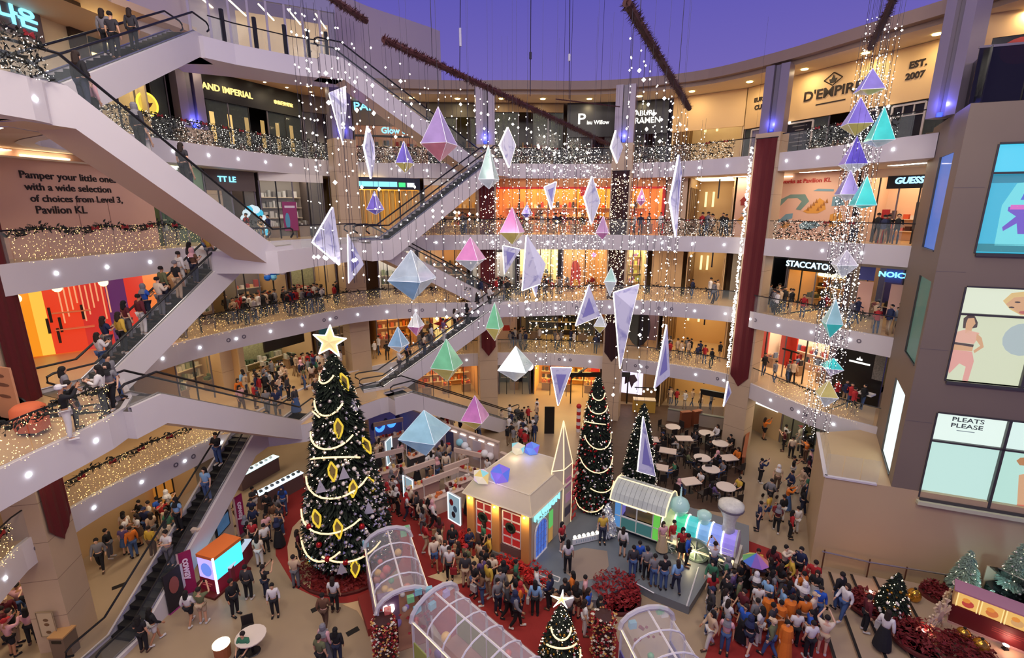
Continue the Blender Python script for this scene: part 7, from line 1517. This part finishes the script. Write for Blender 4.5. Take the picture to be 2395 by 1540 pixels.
def person(x, y, z, rz, place, pose=None, top=None, bot=None, hair=None, kind=None, ttype=None, k=None, rr=R, tops=None, group=None):
    for _ in range(200):
        ps = pose or rr.choices(('stand', 'walk', 'phone', 'photo', 'carry'), (5, 4, 2, 1.2, 2))[0]
        tc = top or rr.choice(tops or ('white', 'white', 'white', 'white', 'cream', 'black', 'black', 'black', 'black', 'black', 'charcoal', 'navy', 'grey', 'navy', 'red', 'light blue', 'royal blue', 'pink', 'beige', 'olive', 'maroon', 'purple', 'yellow', 'cream', 'charcoal', 'orange', 'green', 'brown'))
        tt = ttype or rr.choice(('t-shirt', 'shirt')); bc = bot or rr.choice(('black', 'black', 'black', 'navy', 'denim', 'denim', 'beige', 'grey', 'white', 'brown'))
        hr = hair or rr.choices(('short', 'long', 'scarf', 'cap'), (5, 4, 1.5, .8))[0]; bk = kind or rr.choices(('trousers', 'shorts', 'long skirt', 'short skirt'), (6, 1.5, 1 if ps not in ('sit', 'walk') else 0, .7 if ps not in ('sit', 'walk') else 0))[0]
        hc = rr.choice(('white', 'black', 'pink', 'beige', 'navy', 'grey', 'red'))
        hp = 'long-haired person' if hr == 'long' else 'person'; hd = {'scarf': ', %s headscarf' % hc, 'cap': ', %s cap' % hc}.get(hr, '')
        if bk == 'robe': lab = 'person in an %s robe%s, %s %s' % (tc, hd, PP[ps], place)
        else: lab = '%s in %s %s, %s %s%s, %s %s' % (hp, tc, tt, bc, bk, hd, PP[ps], place)
        if lab not in USED and len(lab.split()) <= 16: break
    USED.add(lab); NP[0] += 1; kk = k or rr.uniform(.94, 1.05)
    o = link('person', BODY[ps], None, (x, y, z)); o.rotation_euler = (0, 0, rz); o.scale = (kk, kk, kk); over(o, rr.choice(SKINS)); tag(o, ' '.join(lab.split()), 'person', group or 'visitors '+place)
    tm = clothm(TOPC[tc])
    if bk == 'robe': c = link('robe', ROBE, o); over(c, tm)
    c = link('top', (TEE if tt == 't-shirt' else SHIRT)[ps], o); over(c, tm)
    if bk != 'robe':
        c = link(bk.replace(' ', '_'), {'trousers': TROUS[ps], 'shorts': SHORT[ps], 'long skirt': SKIRT, 'short skirt': MINI}[bk], o); over(c, clothm(BOTC[bc]))
    dz = -.48 if ps == 'sit' else 0
    c = link(HAIR[hr].name.split('.')[0], HAIR[hr], o, (0, 0, dz)); over(c, clothm(rr.choice(HAIRC[hr])) if HAIRC[hr] else clothm(TOPC[hc]))
    c = link('shoes', SHO[ps], o); over(c, clothm(rr.choice(((30, 28, 30), (30, 28, 30), (210, 206, 200), (90, 66, 50)))))
    if ps == 'carry': c = link('bag', BAGM, o, (.22, -.27, .72)); over(c, clothm(rr.choice(((190, 150, 110), (40, 36, 38), (200, 196, 190), (150, 40, 44)))))
    if ps == 'photo': link('phone', PHM, o, (.02, -.4, 1.68))
    if ps == 'phone': link('phone', PHM, o, (.03, -.36, 1.28))
    return o
PLACED = []
def free(x, y, z, d): return all((x-a)**2+(y-b_)**2 > d*d or abs(z-c) > 1 for a, b_, c in PLACED)
BLOCK = []
def at(px, py, z, place, face=None, **kw):
    p = atz(px, py, z); PLACED.append((p.x, p.y, z)); rz = R.uniform(0, 6.28) if face is None else face
    return person(p.x, p.y, z, rz, place, **kw)
AWAY, TOW, LF, RT = math.pi, 0., -math.pi/2, math.pi/2      # facing away from, towards, to the left or right as seen from the railing
# the people who can be told apart near the floor's edge
g = 'on the open stone floor'
at(645, 1442, 0, 'on open stone floor', .3, pose='stand', top='white', bot='black', hair='short', ttype='shirt', kind='trousers')
at(552, 1440, 0, 'by the cyan kiosk', 1.2, pose='stand', top='black', bot='black', hair='short', ttype='shirt', kind='trousers'); at(584, 1402, 0, 'behind the cyan kiosk post', AWAY, pose='stand', top='charcoal', bot='black', hair='short', ttype='shirt', kind='trousers')
at(478, 1458, 0, 'by the magenta banner stand', AWAY, pose='photo', top='olive', bot='beige', hair='short', ttype='t-shirt', kind='shorts'); at(448, 1462, 0, 'by the magenta banner stand', AWAY, pose='walk', top='white', bot='black', hair='long', kind='shorts')
at(340, 1525, 0, 'beside the escalator foot', AWAY, pose='carry', top='black', bot='black', hair='long', kind='trousers'); at(366, 1505, 0, 'beside the escalator foot', 2.6, pose='walk', top='black', bot='white', hair='long', kind='shorts')
at(785, 1432, 0, 'below the tallest tree', AWAY, pose='stand', top='white', bot='black', hair='long', ttype='t-shirt', kind='trousers'); at(762, 1470, 0, 'below the tallest tree', AWAY, pose='walk', top='brown', bot='brown', hair='short', ttype='shirt', kind='trousers')
at(765, 1550, 0, 'at the lower picture edge', 2.8, pose='stand', top='pink', bot='grey', hair='scarf', kind='long skirt'); at(792, 1552, 0, 'at the lower picture edge', AWAY, pose='stand', top='black', bot='navy', hair='long', kind='trousers'); at(755, 1575, 0, 'at the lower picture edge', 2.8, pose='stand', top='olive', bot='black', hair='short', kind='trousers')
at(694, 1375, 0, 'beside the tallest tree', AWAY, pose='phone', top='beige', bot='grey', hair='short'); at(703, 1312, 0, 'on the cream floor curve', 2, pose='stand', top='maroon', bot='black', hair='long')
at(610, 1325, 0, 'in front of the long counter', AWAY, pose='stand', top='cream', bot='white', hair='long'); at(655, 1280, 0, 'before the front counter', AWAY, pose='photo', top='black', bot='black', hair='scarf', kind='long skirt'); at(625, 1400, 0, 'on open stone floor', 2.5, pose='photo', top='black', bot='navy', hair='short')
at(575, 1540, 0, 'at the round cream table', 0, pose='sit', top='green', bot='black', hair='short'); at(240, 1335, 0, 'behind the beige column', .5, pose='walk', top='grey', bot='black', hair='short', kind='trousers', ttype='shirt')
st = 'on stage by the toy train'
for a in ((1455, 1302, 2.6, 'stand', 'white', 'black', 'long', 'shorts'), (1492, 1338, AWAY, 'carry', 'royal blue', 'navy', 'short', 'trousers'), (1478, 1350, AWAY, 'stand', 'charcoal', 'denim', 'short', 'trousers'), (1510, 1356, AWAY, 'stand', 'grey', 'black', 'cap', 'trousers'), (1527, 1372, AWAY, 'stand', 'grey', 'denim', 'short', 'trousers'), (1550, 1380, AWAY, 'stand', 'black', 'denim', 'short', 'trousers'), (1580, 1386, AWAY, 'walk', 'light blue', 'navy', 'long', 'trousers'), (1547, 1292, .2, 'stand', 'pink', 'beige', 'long', 'long skirt'), (1572, 1290, .3, 'stand', 'red', 'white', 'short', 'trousers'), (1592, 1312, 0., 'stand', 'red', 'black', 'long', 'short skirt'), (1665, 1345, AWAY, 'photo', 'white', 'navy', 'short', 'trousers'), (1605, 1325, 1., 'stand', 'royal blue', 'black', 'short', 'trousers')):
    at(a[0], a[1], STZ, st, a[2], pose=a[3], top=a[4], bot=a[5], hair=a[6], kind=a[7])
at(1314, 1290, STZ, 'on the stage by the station house', .8, pose='stand', top='red', bot='black', hair='long', kind='shorts'); at(1327, 1340, STZ, 'on the stage by the station house', AWAY, pose='stand', top='white', bot='black', hair='long', kind='trousers'); at(1408, 1272, STZ, 'beside the little snow white tree', 0, pose='stand', top='yellow', bot='navy', hair='short')
for px, py, rz in ((1788, 1468, AWAY), (1816, 1488, 2.6), (1838, 1478, AWAY), (1830, 1538, 0.)): at(px, py, 0, ('at the carpet edge', 'amid the carpet crowd', 'beside a beige shirted man', 'nearest the steps')[(px+py) % 4], rz, pose='stand', top='orange', hair='short', kind='robe')
at(1888, 1540, 0, 'on carpet beside the steps', AWAY, pose='stand', top='white', bot='black', hair='short', kind='trousers'); at(1920, 1530, 0, 'on carpet beside the steps', 2.6, pose='photo', top='cream', bot='beige', hair='short', kind='shorts')
def inside(x, y, P):
    c = False
    for (x0, y0), (x1, y1) in zip(P, P[1:]+P[:1]):
        if (y0 > y) != (y1 > y) and x < (x1-x0)*(y-y0)/(y1-y0)+x0: c = not c
    return c
AVOID = [(TA[0], TA[1], 2.5), (TB[0], TB[1], 1.15), (TC[0], TC[1], 1.1), (TD[0], TD[1], .95), (pl.x, pl.y, 1.35)]
def avoid(x, y): return any((x-a)**2+(y-b_)**2 < c*c for a, b_, c in AVOID)
def hit(x, y, z, ps):      # keep clear of furniture already standing on the floor
    for lo, hi in SOLID:
        if lo.x-.25 < x < hi.x+.25 and lo.y-.25 < y < hi.y+.25 and lo.z < z+1.5 and hi.z > z+.1: return True
    return False
bpy.context.view_layer.update(); SOLID = [(Vector((c[0]-.8, c[1]-.8, c[3])), Vector((c[0]+.8, c[1]+.8, 25))) for c in cols]
for o in bpy.data.objects:
    if o.parent is None and o.get('category') in ('stall', 'display wall', 'table', 'chair', 'counter', 'kiosk', 'banner', 'wall unit', 'board', 'partition', 'parapet', 'screen', 'stroller', 'sign', 'tunnel', 'play house', 'tree', 'planter', 'flower bed', 'flower pillar', 'bin', 'piano', 'column', 'lantern'):
        P = [c.matrix_world @ Vector(q) for c in ([o] if o.type == 'MESH' else [])+list(o.children) for q in c.bound_box]
        if P and o['category'] not in ('tunnel', 'play house', 'display wall') and max(q.z for q in P) > .15: SOLID.append((Vector((min(q.x for q in P), min(q.y for q in P), min(q.z for q in P))), Vector((max(q.x for q in P), max(q.y for q in P), max(q.z for q in P)))))
def crowd(place, poly, n, z=0., d=.55, face=None, fj=.8, k=None, **kw):
    m = 0; xs = [p[0] for p in poly]; ys = [p[1] for p in poly]
    for _ in range(n*60):
        if m >= n: break
        x, y = R.uniform(min(xs), max(xs)), R.uniform(min(ys), max(ys))
        if not inside(x, y, poly): continue
        p = atz(x, y, z)
        if not free(p.x, p.y, z, d) or avoid(p.x, p.y) and z < 1 or hit(p.x, p.y, z, None): continue
        PLACED.append((p.x, p.y, z)); rz = R.uniform(0, 6.28) if face is None else face+R.uniform(-fj, fj)
        person(p.x, p.y, z, rz, place, **kw); m += 1
HALL = ('white', 'cream', 'white', 'beige', 'pink', 'black', 'black', 'charcoal', 'red', 'grey')
crowd('queueing at the counters', [(545, 1215), (600, 1180), (690, 1200), (640, 1290), (590, 1330)], 13)
crowd('in the queue by the tan wall', [(225, 1335), (268, 1285), (330, 1235), (420, 1205), (425, 1290), (330, 1330), (280, 1345)], 17, d=.5)
crowd('by the stone bin', [(15, 1480), (70, 1440), (125, 1450), (120, 1535), (20, 1540)], 8, tops=('red', 'maroon', 'pink', 'black', 'white', 'navy'))
crowd('among the market stalls', [(880, 1075), (960, 1050), (1170, 1135), (1180, 1190), (1060, 1240), (960, 1260), (900, 1180)], 40, d=.45, tops=HALL)
crowd('by the amber pillars', [(985, 1290), (1080, 1262), (1180, 1320), (1250, 1375), (1270, 1440), (1200, 1480), (1120, 1410), (1020, 1340)], 30, d=.5)
crowd('in front of the stage planter', [(1270, 1420), (1370, 1400), (1440, 1440), (1400, 1480), (1370, 1500), (1290, 1440)], 11, d=.5)
crowd('between stage and steps', [(1640, 1390), (1760, 1350), (1860, 1345), (1905, 1400), (1930, 1470), (1870, 1540), (1660, 1540), (1650, 1450)], 44, d=.5)
crowd('beside the terrace', [(1760, 1020), (1850, 1000), (1910, 1060), (1890, 1230), (1880, 1300), (1760, 1240), (1770, 1130)], 27, d=.6)
crowd('on the stone steps', [(1905, 1425), (1985, 1412), (2040, 1430), (2120, 1505), (2060, 1530), (1985, 1480)], 11, z=.3, d=.6)
for (x, y, a) in SEATS[::2][:21]: person(x, y, 0, a+math.pi, 'at a terrace table', pose='sit', kind='trousers')
crowd('on the first floor landing', [(510, 945), (600, 915), (700, 890), (760, 860), (800, 900), (730, 955), (660, 985), (560, 965)], 24, z=5, d=.6)
crowd('at the near second floor railing', [(130, 1000), (200, 955), (285, 915), (310, 940), (220, 1000), (150, 1050)], 6, z=10.0, tops=('black', 'white', 'grey'))
def riders(key, n, place, f0=.08, f1=.95, up=None, tops=None):
    t, B_, d, L, H = ESC[key]; nn = Vector((-d.y, d.x, 0)); a = math.atan2(d.y, d.x)+(math.pi/2 if up is not False else -math.pi/2)
    for i in range(n):
        s = round((f0+(f1-f0)*(i+.5)/n)*int(H/.2)-.5); f = (s+.5)/int(H/.2); p = B_+d*(f*L)+nn*(.27*(1 if i % 2 else -1)); person(p.x, p.y, B_.z+f*H+.075, a, place, pose=R.choice(('stand', 'carry', 'phone')) if not tops else 'stand', kind='trousers', tops=tops, bot='black' if key == 'E1' else None)
riders('E10', 14, 'riding the packed escalator', .05, .9); riders('E1', 3, 'riding up to the upper lobby', .42, .6, tops=('black', 'charcoal', 'grey')); riders('E2', 6, 'riding past the hoarding', .36, .97, False, tops=('black', 'charcoal', 'grey', 'navy', 'pink')); riders('E7', 9, 'riding behind the treetop'); riders('E9', 4, 'riding to the ground floor', .2, .9, False)
# visitors too small and far to tell apart: one mass of simplified figures
def lowfig(rr):
    b = MB(); c = rr.randrange(6); l = rr.randrange(6, 9)
    b.tube([(0, 0, .85), (0, 0, 1.1), (0, 0, 1.35), (0, 0, 1.46)], [.15, .15, .18, .06], 6, c); b.ball((0, 0, 1.58), .1, 6, 9, 1.15); b.lathe([(.105, 1.58), (.1, 1.66), (.0001, 1.71)], 6, (0, .02, 0), 10)
    for s in (-1, 1): b.tube([(s*.08, 0, .9), (s*.1, rr.uniform(-.12, .12), .48), (s*.1, rr.uniform(-.15, .15), .03)], [.085, .06, .045], 5, l); b.tube([(s*.18, 0, 1.38), (s*.24, .03, 1.12), (s*.22, rr.uniform(-.25, 0), rr.uniform(.9, 1.2))], [.055, .045, .035], 5, c)
    return b
CM = [clothm(TOPC[k]) for k in ('white', 'black', 'red', 'navy', 'grey', 'beige')]+[clothm(BOTC[k]) for k in ('black', 'denim', 'beige')]+[SKINS[0], clothm((24, 20, 18))]
def mass(label, spots):
    b = MB(); rr = random.Random(len(spots)*3+5)
    for x, y, z in spots:
        fb = lowfig(rr); a = rr.uniform(0, 6.28); i = len(b.v); ca, sa = math.cos(a), math.sin(a); k = rr.uniform(.9, 1.03)
        b.v += [(x+(v[0]*ca-v[1]*sa)*k, y+(v[0]*sa+v[1]*ca)*k, z+v[2]*k) for v in fb.v]; b.f += [tuple(i+q for q in f) for f in fb.f]; b.m += fb.m
    stuff(tag(obj('crowd', b, CM, smooth=True), label, 'crowd'))
def ringspots(k, px0, px1, n, d0=.7, d1=3.1):
    r = RINGS[max(k, 1)]; a, c = r.px(px0, Z[k]+1, 1.5), r.px(px1, Z[k]+1, 1.5); out = []
    for i in range(n): p = r.at(R.uniform(a, c), R.uniform(d0, d1)); (not hit(p.x, p.y, Z[k], 0)) and out.append((p.x, p.y, Z[k]))
    return out
def polyspots(poly, n, z=0.):
    out = []
    while len(out) < n:
        x, y = R.uniform(min(p[0] for p in poly), max(p[0] for p in poly)), R.uniform(min(p[1] for p in poly), max(p[1] for p in poly))
        if inside(x, y, poly): p = atz(x, y, z); out.append((p.x, p.y, z))
    return out
mass('distant visitors on the upper galleries, too small to tell apart', ringspots(2, 540, 830, 46)+ringspots(2, 1040, 1330, 26)+ringspots(2, 1600, 1700, 4)+ringspots(2, 1770, 2110, 26)+ringspots(3, 480, 640, 9)+ringspots(3, 1000, 1550, 22)+ringspots(3, 1600, 1760, 8)+ringspots(3, 2000, 2130, 5)+ringspots(4, 1000, 1600, 6))
mass('distant visitors on the far first and ground floors, too small to tell apart', ringspots(1, 880, 1400, 34)+ringspots(1, 1540, 1700, 16)+ringspots(1, 1760, 2040, 12)+ringspots(1, 600, 800, 26, .8, 3.4)+polyspots([(1165, 1005), (1260, 965), (1270, 1010), (1230, 1060), (1180, 1050)], 26)+polyspots([(1540, 935), (1690, 960), (1690, 975), (1545, 950)], 9)+polyspots([(985, 1000), (1080, 1015), (1150, 1030), (1060, 1030)], 7))
# ------------------------------------------------------------------ lettering becomes plain geometry, fitted to its board
bpy.context.view_layer.update()
dg = bpy.context.evaluated_depsgraph_get(); FIT = dict(TEXTFIT)
for o in [x for x in bpy.data.objects if x.type == 'FONT']:
    me = bpy.data.meshes.new_from_object(o.evaluated_get(dg), depsgraph=dg)
    wd = FIT.get(o.name)
    if wd and len(me.vertices):
        xs = [v.co.x for v in me.vertices]; k = wd/max(.01, max(xs)-min(xs))
        for v in me.vertices: v.co.x *= k; v.co.y *= (1 if k > 1 else max(.75, k))
    nm = o.name; n = link('lettering', me); n.parent = o.parent; n.matrix_parent_inverse = o.matrix_parent_inverse.copy(); n.matrix_basis = o.matrix_basis.copy()
    if not me.materials: me.materials.append(o.data.materials[0])
    bpy.data.objects.remove(o)
